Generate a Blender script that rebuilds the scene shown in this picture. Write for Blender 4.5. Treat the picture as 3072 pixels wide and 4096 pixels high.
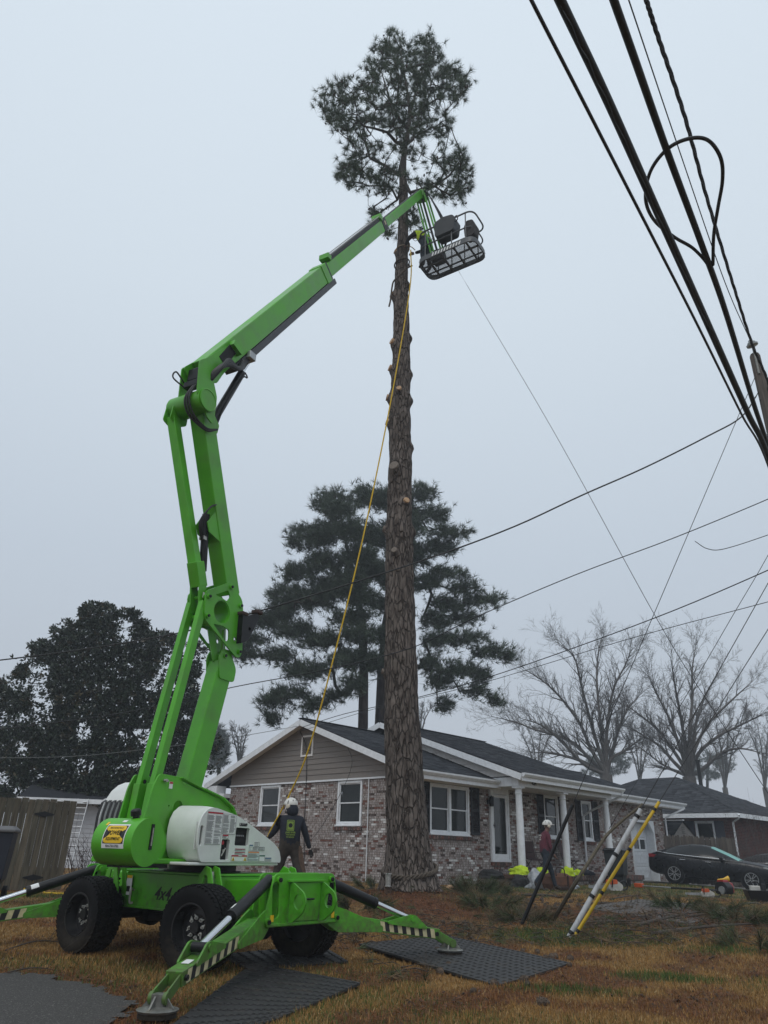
import bpy, bmesh, math, random
import numpy as np
from mathutils import Vector, Matrix, noise as mnoise, geometry as mgeo

for o in list(bpy.data.objects): bpy.data.objects.remove(o)
scn = bpy.context.scene
COL = scn.collection
R = math.radians
PI = math.pi
HAZE_D = .0018

# ---------------------------------------------------------------- camera
FPX, CX, CY, CAMH = 2900.0, 1536.0, 2048.0, 1.6
PITCH, ROLL = R(25.16), R(1.644)
_fw = Vector((0, math.cos(PITCH), math.sin(PITCH)))
_up = Vector((0, -math.sin(PITCH), math.cos(PITCH)))
_rt = Vector((1, 0, 0))
C_R = _rt * math.cos(ROLL) + _up * math.sin(ROLL)
C_U = _up * math.cos(ROLL) - _rt * math.sin(ROLL)
C_O = Vector((0, 0, CAMH))
cam = bpy.data.cameras.new('camera')
cam.sensor_fit = 'VERTICAL'; cam.sensor_height = 24; cam.sensor_width = 18
cam.lens = FPX / 4096 * 24
cam.clip_start = 0.1; cam.clip_end = 2000
camo = bpy.data.objects.new('camera', cam); COL.objects.link(camo)
m = Matrix((C_R, C_U, -_fw)).transposed().to_4x4(); m.translation = C_O
camo.matrix_world = m
scn.camera = camo
scn.render.resolution_x = 768; scn.render.resolution_y = 1024

# ---------------------------------------------------------------- world: flat winter overcast
w = bpy.data.worlds.new('World'); scn.world = w; w.use_nodes = True
nt = w.node_tree; nt.nodes.clear()
wo = nt.nodes.new('ShaderNodeOutputWorld'); bg = nt.nodes.new('ShaderNodeBackground')
sky = nt.nodes.new('ShaderNodeTexSky'); sky.sky_type = 'NISHITA'; sky.sun_disc = False
SUN_EL, SUN_AZ = R(58), R(200)
sky.sun_elevation = SUN_EL; sky.sun_rotation = SUN_AZ
sky.air_density = 1.0; sky.dust_density = 6.0; sky.ozone_density = 1.5
tc = nt.nodes.new('ShaderNodeTexCoord'); sep = nt.nodes.new('ShaderNodeSeparateXYZ')
rampw = nt.nodes.new('ShaderNodeValToRGB'); mixw = nt.nodes.new('ShaderNodeMixRGB')
skm = nt.nodes.new('ShaderNodeMixRGB'); skm.blend_type = 'MULTIPLY'; skm.inputs[0].default_value = 1
skm.inputs[2].default_value = (0.09, 0.09, 0.09, 1)
er = rampw.color_ramp
er.elements[0].position = 0.0; er.elements[0].color = (.53, .575, .640, 1)
er.elements[1].position = 1.0; er.elements[1].color = (.78, .88, .97, 1)
for p_, c_ in ((.12, (.54, .595, .668, 1)), (.35, (.585, .662, .752, 1)), (.65, (.70, .79, .875, 1))):
    e = er.elements.new(p_); e.color = c_
mixw.inputs[0].default_value = .94
L = nt.links.new
L(tc.outputs['Generated'], sep.inputs[0]); L(sep.outputs['Z'], rampw.inputs[0])
L(sky.outputs[0], skm.inputs[1]); L(skm.outputs[0], mixw.inputs[1]); L(rampw.outputs[0], mixw.inputs[2])
L(mixw.outputs[0], bg.inputs[0]); bg.inputs[1].default_value = 1.0
L(bg.outputs[0], wo.inputs[0])
sun = bpy.data.lights.new('sun', 'SUN'); sun.energy = 0.95; sun.angle = R(25); sun.color = (1.0, .97, .93)
suno = bpy.data.objects.new('sun', sun); COL.objects.link(suno)
sd = Vector((math.sin(SUN_AZ) * math.cos(SUN_EL), math.cos(SUN_AZ) * math.cos(SUN_EL), math.sin(SUN_EL)))
suno.rotation_euler = sd.to_track_quat('Z', 'Y').to_euler()
vs = scn.view_settings; vs.view_transform = 'Standard'; vs.look = 'None'; vs.exposure = 0.0; vs.gamma = 1.0; vs.use_curve_mapping = False

# ---------------------------------------------------------------- measuring helpers (3-D places on the site)
def ray(x, y):
    d = _fw * FPX + C_R * (x - CX) - C_U * (y - CY)
    return d / d.y
def at(x, y, Y): return C_O + ray(x, y) * Y
def on_plane(x, y, p0, n):
    d = ray(x, y); n = Vector(n); return C_O + d * ((Vector(p0) - C_O).dot(n) / d.dot(n))
def at_ground(x, y, it=12):
    z = .5
    for _ in range(it):
        d = ray(x, y); p = C_O + d * ((z - CAMH) / d.z); z = gz(p.x, p.y)
    p.z = z
    return p
def lerp_tab(t, v):
    for (a, za), (b, zb) in zip(t, t[1:]):
        if v <= b:
            k = (v - a) / (b - a); k = max(0, min(1, k)); return za + (zb - za) * k
    return t[-1][1]
GT = [(-8, 0.0), (0, 0.0), (3.5, .12), (5, .30), (6.5, .39), (8, .44), (9.85, .46), (11, .53), (13, .62), (15, .69), (18, .72), (22, .74), (26, .78), (40, .80), (200, .9)]
TREE = (0.72, 16.0)
def gz(x, y):
    z = lerp_tab(GT, y)
    d2 = (x - TREE[0]) ** 2 + (y - TREE[1] + .1) ** 2
    z += .30 * math.exp(-d2 / 1.7)
    if y > 24 and x > 11.5: z -= min(.4, .045 * (x - 11.5)) * min(1, (y - 24) / 4)
    return z

# ---------------------------------------------------------------- scene-object helpers
def link(o, parent=None):
    COL.objects.link(o)
    if parent is not None: o.parent = parent
    return o
def empty(name, loc=(0, 0, 0), rz=0.0, label=None, cat=None, group=None, parent=None):
    o = bpy.data.objects.new(name, None); o.empty_display_size = .1
    o.location = loc; o.rotation_euler = (0, 0, rz)
    link(o, parent)
    if label: tag(o, label, cat, group)
    return o
def tag(o, label=None, cat=None, group=None, kind=None):
    if label: o['label'] = label
    if cat: o['category'] = cat
    if group: o['group'] = group
    if kind: o['kind'] = kind
    return o
def copy_tree(o, parent=None):
    c = o.copy(); link(c, parent)
    for ch in list(o.children): copy_tree(ch, c)
    return c

def frame(d, up=(0, 0, 1)):
    d = Vector(d).normalized(); up = Vector(up)
    if abs(d.dot(up)) > .995: up = Vector((1, 0, 0))
    s = d.cross(up).normalized(); u = s.cross(d).normalized()
    return d, s, u
def bez(pts, n=8):
    """Catmull-Rom through pts"""
    P = [Vector(p) for p in pts]; P = [P[0] * 2 - P[1]] + P + [P[-1] * 2 - P[-2]]
    out = []
    for i in range(1, len(P) - 2):
        a, b, c, d = P[i - 1], P[i], P[i + 1], P[i + 2]
        for k in range(n):
            t = k / n
            out.append(.5 * ((2 * b) + (c - a) * t + (2 * a - 5 * b + 4 * c - d) * t * t + (3 * b - a - 3 * c + d) * t ** 3))
    out.append(P[-2]); return out

class MB:
    def __init__(s): s.v = []; s.f = []; s.mi = []
    def add(s, vs, fs, mi=0):
        b = len(s.v); s.v += [tuple(v) for v in vs]
        for f in fs: s.f.append(tuple(i + b for i in f)); s.mi.append(mi)
        return s
    def box(s, c, d, rz=0, mi=0, M=None):
        x, y, z = d[0] / 2, d[1] / 2, d[2] / 2
        vs = [Vector((sx * x, sy * y, sz * z)) for sx in (-1, 1) for sy in (-1, 1) for sz in (-1, 1)]
        if rz: 
            q = Matrix.Rotation(rz, 3, 'Z'); vs = [q @ v for v in vs]
        if M is not None: vs = [M @ v for v in vs]
        vs = [v + Vector(c) for v in vs]
        return s.add(vs, [(0, 1, 3, 2), (4, 6, 7, 5), (0, 4, 5, 1), (2, 3, 7, 6), (0, 2, 6, 4), (1, 5, 7, 3)], mi)
    def beam(s, p0, p1, w, h, up=(0, 0, 1), w1=None, h1=None, mi=0):
        p0 = Vector(p0); p1 = Vector(p1); d, sd, u = frame(p1 - p0, up)
        w1 = w if w1 is None else w1; h1 = h if h1 is None else h1
        vs = []
        for p, a, b in ((p0, w, h), (p1, w1, h1)):
            vs += [p - sd * a / 2 - u * b / 2, p + sd * a / 2 - u * b / 2, p + sd * a / 2 + u * b / 2, p - sd * a / 2 + u * b / 2]
        return s.add(vs, [(0, 3, 2, 1), (4, 5, 6, 7), (0, 1, 5, 4), (1, 2, 6, 5), (2, 3, 7, 6), (3, 0, 4, 7)], mi)
    def cyl(s, p0, p1, r0, r1=None, n=16, cap=True, mi=0):
        p0 = Vector(p0); p1 = Vector(p1); r1 = r0 if r1 is None else r1
        d, a, b = frame(p1 - p0)
        vs = []
        for p, r in ((p0, r0), (p1, r1)):
            for k in range(n):
                t = 2 * PI * k / n; vs.append(p + a * (r * math.cos(t)) + b * (r * math.sin(t)))
        fs = [(k, (k + 1) % n, n + (k + 1) % n, n + k) for k in range(n)]
        if cap: fs += [tuple(range(n - 1, -1, -1)), tuple(range(n, 2 * n))]
        return s.add(vs, fs, mi)
    def tube(s, path, r, n=8, cap=True, closed=False, mi=0):
        P = [Vector(p) for p in path]; m = len(P)
        rs = r if isinstance(r, (list, tuple)) else [r] * m
        vs = []; prev = None
        for i, p in enumerate(P):
            if closed: d = P[(i + 1) % m] - P[i - 1]
            else: d = P[min(i + 1, m - 1)] - P[max(i - 1, 0)]
            if d.length < 1e-9: d = Vector((0, 0, 1))
            d.normalize()
            if prev is None: _, a, b = frame(d)
            else:
                a = prev - d * prev.dot(d)
                if a.length < 1e-6: _, a, b = frame(d)
                a.normalize(); b = d.cross(a)
            prev = a.copy()
            for k in range(n):
                t = 2 * PI * k / n; vs.append(p + a * (rs[i] * math.cos(t)) + b * (rs[i] * math.sin(t)))
        fs = []
        for i in range(m if closed else m - 1):
            j = (i + 1) % m
            for k in range(n): fs.append((i * n + k, i * n + (k + 1) % n, j * n + (k + 1) % n, j * n + k))
        if cap and not closed: fs += [tuple(range(n - 1, -1, -1)), tuple(range((m - 1) * n, m * n))]
        return s.add(vs, fs, mi)
    def lathe(s, prof, o, ax, n=24, mi=0, cap=True):
        """prof: (radius, height along axis)"""
        o = Vector(o); d, a, b = frame(ax); vs = []; m = len(prof)
        for r, h in prof:
            for k in range(n):
                t = 2 * PI * k / n; vs.append(o + d * h + a * (r * math.cos(t)) + b * (r * math.sin(t)))
        fs = [(i * n + k, i * n + (k + 1) % n, (i + 1) * n + (k + 1) % n, (i + 1) * n + k) for i in range(m - 1) for k in range(n)]
        if cap: fs += [tuple(range(n - 1, -1, -1)), tuple(range((m - 1) * n, m * n))]
        return s.add(vs, fs, mi)
    def plate(s, outer, t, X, Y, o=(0, 0, 0), holes=(), mi=0):
        """2-D polygon (with holes) in axes X,Y at o, thickness t centred on the plane"""
        X = Vector(X); Y = Vector(Y); N = X.cross(Y).normalized(); o = Vector(o)
        loops = [list(outer)] + [list(h) for h in holes]
        tri = mgeo.tessellate_polygon([[Vector((p[0], p[1], 0)) for p in l] for l in loops])
        flat = [p for l in loops for p in l]; k = len(flat)
        vs = [o + X * p[0] + Y * p[1] + N * (t / 2) for p in flat] + [o + X * p[0] + Y * p[1] - N * (t / 2) for p in flat]
        fs = []
        for a, b, c in tri:
            pa, pb, pc = flat[a], flat[b], flat[c]
            if (pb[0] - pa[0]) * (pc[1] - pa[1]) - (pb[1] - pa[1]) * (pc[0] - pa[0]) < 0: b, c = c, b
            fs += [(a, b, c), (a + k, c + k, b + k)]
        st = 0
        for li, l in enumerate(loops):
            m_ = len(l); ar = sum(l[i][0] * l[(i + 1) % m_][1] - l[(i + 1) % m_][0] * l[i][1] for i in range(m_))
            ccw = (ar > 0) == (li == 0)
            for i in range(m_):
                a, b = st + i, st + (i + 1) % m_
                fs.append((a, a + k, b + k, b) if ccw else (a, b, b + k, a + k))
            st += m_
        return s.add(vs, fs, mi)
    def sphere(s, c, r, n=12, m=8, mi=0):
        r = r if isinstance(r, (tuple, list)) else (r, r, r); vs = []; fs = []
        for i in range(m + 1):
            t = PI * i / m
            for k in range(n):
                p = 2 * PI * k / n
                vs.append((c[0] + r[0] * math.sin(t) * math.cos(p), c[1] + r[1] * math.sin(t) * math.sin(p), c[2] + r[2] * math.cos(t)))
        for i in range(m):
            for k in range(n): fs.append((i * n + k, (i + 1) * n + k, (i + 1) * n + (k + 1) % n, i * n + (k + 1) % n))
        return s.add(vs, fs, mi)
    def loft(s, rings, cap=True, mi=0):
        n = len(rings[0]); vs = [p for r in rings for p in r]; m = len(rings)
        fs = [(i * n + k, i * n + (k + 1) % n, (i + 1) * n + (k + 1) % n, (i + 1) * n + k) for i in range(m - 1) for k in range(n)]
        if cap: fs += [tuple(range(n - 1, -1, -1)), tuple(range((m - 1) * n, m * n))]
        return s.add(vs, fs, mi)
    def build(s, name, mat, parent=None, smooth=False, bevel=0, loc=None, rot=None, recalc=False):
        me = bpy.data.meshes.new(name); me.from_pydata(s.v, [], s.f)
        mats = mat if isinstance(mat, (list, tuple)) else [mat]
        for a in mats: me.materials.append(a)
        if len(mats) > 1: me.polygons.foreach_set('material_index', s.mi)
        if recalc:
            b = bmesh.new(); b.from_mesh(me); bmesh.ops.remove_doubles(b, verts=b.verts, dist=1e-5); bmesh.ops.recalc_face_normals(b, faces=b.faces); b.to_mesh(me); b.free()
        if smooth:
            me.polygons.foreach_set('use_smooth', [True] * len(me.polygons))
            try: me.set_sharp_from_angle(angle=R(38))
            except Exception: pass
        me.update()
        o = bpy.data.objects.new(name, me); link(o, parent)
        if loc is not None: o.location = loc
        if rot is not None: o.rotation_euler = rot
        if bevel:
            bm = o.modifiers.new('bevel', 'BEVEL'); bm.width = bevel; bm.segments = 2; bm.limit_method = 'ANGLE'; bm.angle_limit = R(40)
            bm.harden_normals = False
        return o
def raw_mesh(name, V, F, mat, parent=None, cols=None, smooth=False, mi=None):
    """fast numpy mesh: V (n,3), F (m,k)"""
    V = np.asarray(V, dtype=np.float32); F = np.asarray(F, dtype=np.int32); k = F.shape[1]
    me = bpy.data.meshes.new(name)
    me.vertices.add(len(V)); me.vertices.foreach_set('co', V.ravel())
    me.loops.add(F.size); me.loops.foreach_set('vertex_index', F.ravel())
    me.polygons.add(len(F)); me.polygons.foreach_set('loop_start', np.arange(0, F.size, k, dtype=np.int32))
    if smooth: me.polygons.foreach_set('use_smooth', np.ones(len(F), dtype=bool))
    mats = mat if isinstance(mat, (list, tuple)) else [mat]
    for a in mats: me.materials.append(a)
    if mi is not None: me.polygons.foreach_set('material_index', np.asarray(mi, dtype=np.int32))
    if cols is not None:
        ca = me.color_attributes.new('tone', 'FLOAT_COLOR', 'POINT')
        c4 = np.ones((len(V), 4), dtype=np.float32); c4[:, :3] = cols
        ca.data.foreach_set('color', c4.ravel())
    me.update(calc_edges=True); me.validate()
    o = bpy.data.objects.new(name, me); link(o, parent); return o

# ---------------------------------------------------------------- materials
MATS = {}
def mat(name, col, rough=.6, metal=0.0, var=0.0, vscale=6.0, bump=0.0, bscale=40.0, col2=None, fac=(.35, .65), spec=.5, stretch=None, attr=None, coat=0, detail=4, trans=0, coords='Object', alpha=None):
    if name in MATS: return MATS[name]
    M = bpy.data.materials.new(name); M.use_nodes = True; t = M.node_tree; b = t.nodes['Principled BSDF']
    b.inputs['Roughness'].default_value = rough; b.inputs['Metallic'].default_value = metal
    b.inputs['Specular IOR Level'].default_value = spec
    if coat: b.inputs['Coat Weight'].default_value = coat
    if trans: b.inputs['Transmission Weight'].default_value = trans
    N = t.nodes.new; K = t.links.new
    tc = N('ShaderNodeTexCoord'); mp = N('ShaderNodeMapping'); K(tc.outputs[coords], mp.inputs[0])
    if stretch: mp.inputs['Scale'].default_value = stretch
    src = None
    if attr:
        a = N('ShaderNodeAttribute'); a.attribute_name = attr; src = a.outputs['Color']
    if col2 is not None:
        nz = N('ShaderNodeTexNoise'); nz.inputs['Scale'].default_value = vscale; nz.inputs['Detail'].default_value = detail
        K(mp.outputs[0], nz.inputs[0])
        rp = N('ShaderNodeValToRGB'); rp.color_ramp.elements[0].position = fac[0]; rp.color_ramp.elements[1].position = fac[1]
        rp.color_ramp.elements[0].color = (*col, 1); rp.color_ramp.elements[1].color = (*col2, 1)
        K(nz.outputs['Fac'], rp.inputs[0]); src = rp.outputs[0]
    if var:
        nz = N('ShaderNodeTexNoise'); nz.inputs['Scale'].default_value = vscale * 1.7; nz.inputs['Detail'].default_value = detail
        K(mp.outputs[0], nz.inputs[0])
        mr = N('ShaderNodeMapRange'); mr.inputs['From Min'].default_value = .3; mr.inputs['From Max'].default_value = .7
        mr.inputs['To Min'].default_value = 1 - var; mr.inputs['To Max'].default_value = 1 + var
        K(nz.outputs['Fac'], mr.inputs[0])
        mx = N('ShaderNodeMixRGB'); mx.blend_type = 'MULTIPLY'; mx.inputs[0].default_value = 1
        if src: K(src, mx.inputs[1])
        else: mx.inputs[1].default_value = (*col, 1)
        K(mr.outputs[0], mx.inputs[2]); src = mx.outputs[0]
        if rough < .9:
            m2 = N('ShaderNodeMapRange'); m2.inputs['From Min'].default_value = .3; m2.inputs['From Max'].default_value = .7
            m2.inputs['To Min'].default_value = max(0, rough - .08); m2.inputs['To Max'].default_value = min(1, rough + .12)
            K(nz.outputs['Fac'], m2.inputs[0]); K(m2.outputs[0], b.inputs['Roughness'])
    if src: K(src, b.inputs['Base Color'])
    else: b.inputs['Base Color'].default_value = (*col, 1)
    if bump:
        nb = N('ShaderNodeTexNoise'); nb.inputs['Scale'].default_value = bscale; nb.inputs['Detail'].default_value = 5
        K(mp.outputs[0], nb.inputs[0]); bp = N('ShaderNodeBump'); bp.inputs['Strength'].default_value = bump; bp.inputs['Distance'].default_value = .02
        K(nb.outputs['Fac'], bp.inputs['Height']); K(bp.outputs[0], b.inputs['Normal'])
    MATS[name] = M; return M
GREEN = mat('green_paint', (.074, .36, .012), .38, var=.13, vscale=2.2, spec=.5, bump=.05, bscale=5, col2=(.085, .25, .03), fac=(.50, .78), detail=9)
def muddy(M, z0, z1, mud, sc=14):
    """dried mud splashed up from the ground, thinning with height"""
    t = M.node_tree; b = t.nodes['Principled BSDF']; src = b.inputs['Base Color'].links[0].from_socket; N = t.nodes.new; K = t.links.new
    g = N('ShaderNodeNewGeometry'); sp = N('ShaderNodeSeparateXYZ'); K(g.outputs['Position'], sp.inputs[0])
    mr = N('ShaderNodeMapRange'); mr.inputs['From Min'].default_value = z0; mr.inputs['From Max'].default_value = z1; mr.inputs['To Min'].default_value = .60; mr.inputs['To Max'].default_value = .0; K(sp.outputs['Z'], mr.inputs[0])
    nz = N('ShaderNodeTexNoise'); nz.inputs['Scale'].default_value = sc; nz.inputs['Detail'].default_value = 8; nz.inputs['Roughness'].default_value = .7; K(g.outputs['Position'], nz.inputs[0])
    ad = N('ShaderNodeMath'); ad.operation = 'ADD'; K(mr.outputs[0], ad.inputs[0]); K(nz.outputs['Fac'], ad.inputs[1])
    rp = N('ShaderNodeMapRange'); rp.inputs['From Min'].default_value = .66; rp.inputs['From Max'].default_value = .98; rp.inputs['To Max'].default_value = .75; K(ad.outputs[0], rp.inputs[0])
    mx = N('ShaderNodeMixRGB'); mx.inputs[2].default_value = (*mud, 1); K(rp.outputs[0], mx.inputs[0]); K(src, mx.inputs[1]); K(mx.outputs[0], b.inputs['Base Color'])
muddy(GREEN, .45, 1.35, (.075, .06, .035))
GREEND = mat('green_paint_worn', (.06, .28, .012), .5, var=.22, vscale=9, col2=(.10, .13, .03), fac=(.60, .80))
BLACK = mat('black_paint', (.008, .008, .009), .42, var=.2, spec=.3)
RUBBER = mat('tyre_rubber', (.007, .007, .0075), .85, var=.3, vscale=8, bump=.15, bscale=60, spec=.2)
HOSE = mat('rubber_hose', (.012, .012, .013), .55)
CHROME = mat('chrome_rod', (.62, .64, .66), .16, 1.0)
STEEL = mat('zinc_steel', (.42, .41, .38), .42, .85, var=.2, vscale=20)
ALU = mat('dull_aluminium', (.36, .37, .38), .45, .8, var=.15, vscale=12)
WHITEGRP = mat('white_fibreglass', (.66, .68, .65), .38, var=.07, vscale=3)
WHITEP = mat('white_trim_paint', (.74, .76, .78), .5, var=.08, vscale=5)
muddy(RUBBER, .40, 1.0, (.035, .028, .020), 22)
DARKVOID = mat('dark_recess', (.006, .006, .007), .8)  # near-black colour stands in for the shade inside openings
STICKW = mat('white_sticker', (.70, .71, .70), .45)
STICKY = mat('yellow_sticker', (.72, .46, .01), .45)
STICKR = mat('red_sticker', (.42, .012, .03), .45)
STICKO = mat('orange_sticker', (.66, .25, .10), .45)
STICKB = mat('blue_sticker', (.04, .13, .24), .45)
STICKG = mat('green_sticker', (.02, .14, .09), .45)
INK = mat('black_ink', (.01, .01, .01), .5)
INKGREY = mat('grey_print', (.22, .23, .23), .6)
CREAM = mat('cream_tape', (.52, .47, .27), .5, var=.15, vscale=14)
GALV = mat('galvanised_steel', (.20, .20, .185), .5, .6, var=.25, vscale=10, col2=(.16, .14, .10), fac=(.55, .75))

def text_mesh(s, size, name, material, parent, origin, X, Y, italic=0, bold=.012, align='CENTER', squash=1.0, lift=.0):
    cu = bpy.data.curves.new('txt', 'FONT'); cu.body = s; cu.size = size; cu.align_x = align; cu.align_y = 'CENTER'; cu.shear = italic; cu.offset = bold * size
    cu.extrude = .0012
    ob = bpy.data.objects.new('txt', cu); COL.objects.link(ob)
    dg = bpy.context.evaluated_depsgraph_get()
    me = bpy.data.meshes.new_from_object(ob.evaluated_get(dg)); bpy.data.objects.remove(ob)
    X = Vector(X); Y = Vector(Y); Z = X.cross(Y).normalized(); o = Vector(origin)
    for v in me.vertices: v.co = o + X * (v.co.x * squash) + Y * v.co.y + Z * (v.co.z + lift)
    me.materials.clear(); me.materials.append(material); me.name = name
    t = bpy.data.objects.new(name, me); link(t, parent); return t
# ================================================================ GROUND
rng = np.random.default_rng(7); random.seed(7)
def vnoise(x, y, s, o=0.0): return mnoise.fractal(Vector((x * s + o, y * s - o, o * 1.7)), 1.0, 2.0, 3)
def pnoise_np(X, Y, s, seed=0):
    """smooth value noise, vectorised"""
    r = np.random.default_rng(100 + seed); g = r.random((64, 64))
    x = X * s; y = Y * s; xi = np.floor(x).astype(int); yi = np.floor(y).astype(int)
    fx = x - xi; fy = y - yi; fx = fx * fx * (3 - 2 * fx); fy = fy * fy * (3 - 2 * fy)
    a = g[xi % 64, yi % 64]; b = g[(xi + 1) % 64, yi % 64]; c = g[xi % 64, (yi + 1) % 64]; d = g[(xi + 1) % 64, (yi + 1) % 64]
    return (a * (1 - fx) + b * fx) * (1 - fy) + (c * (1 - fx) + d * fx) * fy
GTx = np.array([a for a, b in GT]); GTz = np.array([b for a, b in GT])
def gz_np(X, Y):
    z = np.interp(Y, GTx, GTz)
    z = z + .30 * np.exp(-((X - TREE[0]) ** 2 + (Y - TREE[1] + .1) ** 2) / 1.7)
    k = np.clip((Y - 24) / 4, 0, 1) * np.minimum(.4, .045 * np.maximum(0, X - 11.5))
    return z - k
ap = [(-300, 3900), (-120, 3903), (0, 3905), (60, 3898), (130, 3906), (210, 3912), (250, 3925), (300, 3931), (350, 3950), (400, 3968), (450, 3985), (495, 4005), (540, 4030), (520, 4060), (480, 4085), (440, 4110), (380, 4180), (200, 4400), (-600, 4400), (-900, 3990)]
P = []
_rr = random.Random(3)
for i, (x, y) in enumerate(ap):
    x2, y2 = ap[(i + 1) % len(ap)]
    for k in range(4):
        q = at_ground(x + (x2 - x) * k / 4, y + (y2 - y) * k / 4); P.append((q.x + _rr.gauss(0, .03), q.y + _rr.gauss(0, .05)))
APRON = P
def in_poly(X, Y, P):
    X = np.asarray(X); Y = np.asarray(Y); r = np.zeros(X.shape, bool); j = len(P) - 1
    for i in range(len(P)):
        xi, yi = P[i]; xj, yj = P[j]
        c = ((yi > Y) != (yj > Y)) & (X < (xj - xi) * (Y - yi) / (yj - yi + 1e-12) + xi)
        r ^= c; j = i
    return r
def dist_poly(X, Y, P):
    d = np.full(np.shape(X), 1e9)
    for i in range(len(P)):
        ax, ay = P[i]; bx_, by_ = P[(i + 1) % len(P)]; ex, ey = bx_ - ax, by_ - ay; l2 = ex * ex + ey * ey + 1e-9
        t = np.clip(((X - ax) * ex + (Y - ay) * ey) / l2, 0, 1); d = np.minimum(d, np.hypot(X - ax - t * ex, Y - ay - t * ey))
    return d
def zones(X, Y):
    """straw (0..1): pine straw and bark litter; green (0..1): live grass and clover"""
    n1 = pnoise_np(X, Y, .9, 1); n2 = pnoise_np(X, Y, 2.3, 2); n3 = pnoise_np(X, Y, .45, 3)
    d = np.hypot(X - TREE[0], (Y - TREE[1]))
    straw = np.clip(1.35 - d / 2.6 + (n1 - .5) * 1.1, 0, 1)
    deb = np.clip(1 - np.abs(Y - 14.6) / 3.3, 0, 1) * np.clip((X + .5) / 1.5, 0, 1) * np.clip((8.5 - X) / 2, 0, 1)
    straw = np.maximum(straw, np.clip(deb * 1.7 * (.45 + n2) - .15, 0, 1))
    straw = np.maximum(straw, np.clip((n2 * .6 + n1 * .6 - .61) * 4.5, 0, .85))
    edge = np.clip(1.25 - dist_poly(X, Y, APRON) / .42, 0, 1)
    straw = np.maximum(straw, np.clip(edge * (.75 + .6 * n2), 0, 1))
    g = np.clip(1 - np.hypot((X - 2.9) / 1.7, (Y - 11.9) / .95), 0, 1) * 2.0
    g = np.maximum(g, np.clip(1 - np.hypot((X - 3.2) / .75, (Y - 9.15) / .35), 0, 1) * 2.2)
    g = np.maximum(g, np.clip(1 - np.hypot((X - 1.9) / .8, (Y - 8.2) / .35), 0, 1) * 1.5)
    g = np.maximum(g, np.clip(1 - np.hypot((X - 4.7) / 1.0, (Y - 11.2) / .5), 0, 1) * 1.2)
    g = np.maximum(g, np.clip(1 - np.hypot((X + 5.8) / 1.8, (Y - 15.6) / 1.0), 0, 1) * 1.4)
    g = np.maximum(g, np.clip((Y - 21.2) / 1.2, 0, .8) * (X > 3))
    g = np.clip(g * (.55 + n2), 0, 1)
    g = np.maximum(g, np.clip((n3 - .70) * 3, 0, .35))
    return straw, g
xs = np.concatenate([np.linspace(-300, -14, 14), np.linspace(-13, 15, 150), np.linspace(16, 300, 14)])
ys = np.concatenate([np.linspace(-40, 3, 8), np.linspace(3.4, 26, 130), np.linspace(27, 60, 20), np.linspace(70, 600, 12)])
GX, GY = np.meshgrid(xs, ys)
GZ = gz_np(GX, GY) + (pnoise_np(GX, GY, 1.6, 5) - .5) * .035 * ((GY > 4) & (GY < 24))
st_, gr_ = zones(GX, GY)
soil = np.array([.075, .048, .028]); tan = np.array([.19, .118, .048]); strawc = np.array([.095, .042, .022]); grn = np.array([.045, .06, .02])
cc = tan[None, None] * (1 - st_[..., None]) + strawc * st_[..., None]
cc = cc * (1 - .75 * gr_[..., None]) + grn * .75 * gr_[..., None]
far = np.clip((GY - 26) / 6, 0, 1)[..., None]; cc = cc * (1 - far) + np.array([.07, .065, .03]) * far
nx_, ny_ = len(xs), len(ys)
idx = np.arange(nx_ * ny_).reshape(ny_, nx_)
F = np.stack([idx[:-1, :-1], idx[:-1, 1:], idx[1:, 1:], idx[1:, :-1]], -1).reshape(-1, 4)
GROUNDM = mat('lawn_soil', (.1, .07, .04), .95, attr='tone', var=.45, vscale=14, bump=.6, bscale=55, spec=.15, detail=8)
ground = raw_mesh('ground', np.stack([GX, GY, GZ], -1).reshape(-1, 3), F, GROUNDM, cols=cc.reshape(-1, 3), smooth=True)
tag(ground, 'dormant brown lawn rising gently from the street to the houses', kind='structure')

# asphalt apron at lower left, with a ragged edge under the straw
ASPH = mat('old_asphalt', (.060, .057, .054), .92, col2=(.20, .19, .175), vscale=70, fac=(.56, .74), var=.35, bump=.8, bscale=90, spec=.25, detail=6)
mb = MB(); cxp = sum(p[0] for p in P) / len(P); cyp = sum(p[1] for p in P) / len(P)
gs = .05; gx = np.arange(min(p[0] for p in P), max(p[0] for p in P), gs); gy = np.arange(max(3.2, min(p[1] for p in P)), max(p[1] for p in P), gs); AX, AY = np.meshgrid(gx, gy)
AX2 = AX + (pnoise_np(AX, AY, 9, 11) - .5) * .05; AY2 = AY + (pnoise_np(AX, AY, 9, 12) - .5) * .05
ins_ = in_poly(AX[:-1, :-1] + gs / 2, AY[:-1, :-1] + gs / 2, P); ia = np.arange(AX.size).reshape(AX.shape)
F = np.stack([ia[:-1, :-1][ins_], ia[:-1, 1:][ins_], ia[1:, 1:][ins_], ia[1:, :-1][ins_]], -1)
V = np.stack([AX2, AY2, gz_np(AX2, AY2) + .024 + .006 * pnoise_np(AX, AY, 2, 13)], -1).reshape(-1, 3)
o = raw_mesh('asphalt_apron', V, F, ASPH, smooth=True)
tag(o, 'patch of worn grey asphalt at the lawn edge', kind='structure')
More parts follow.
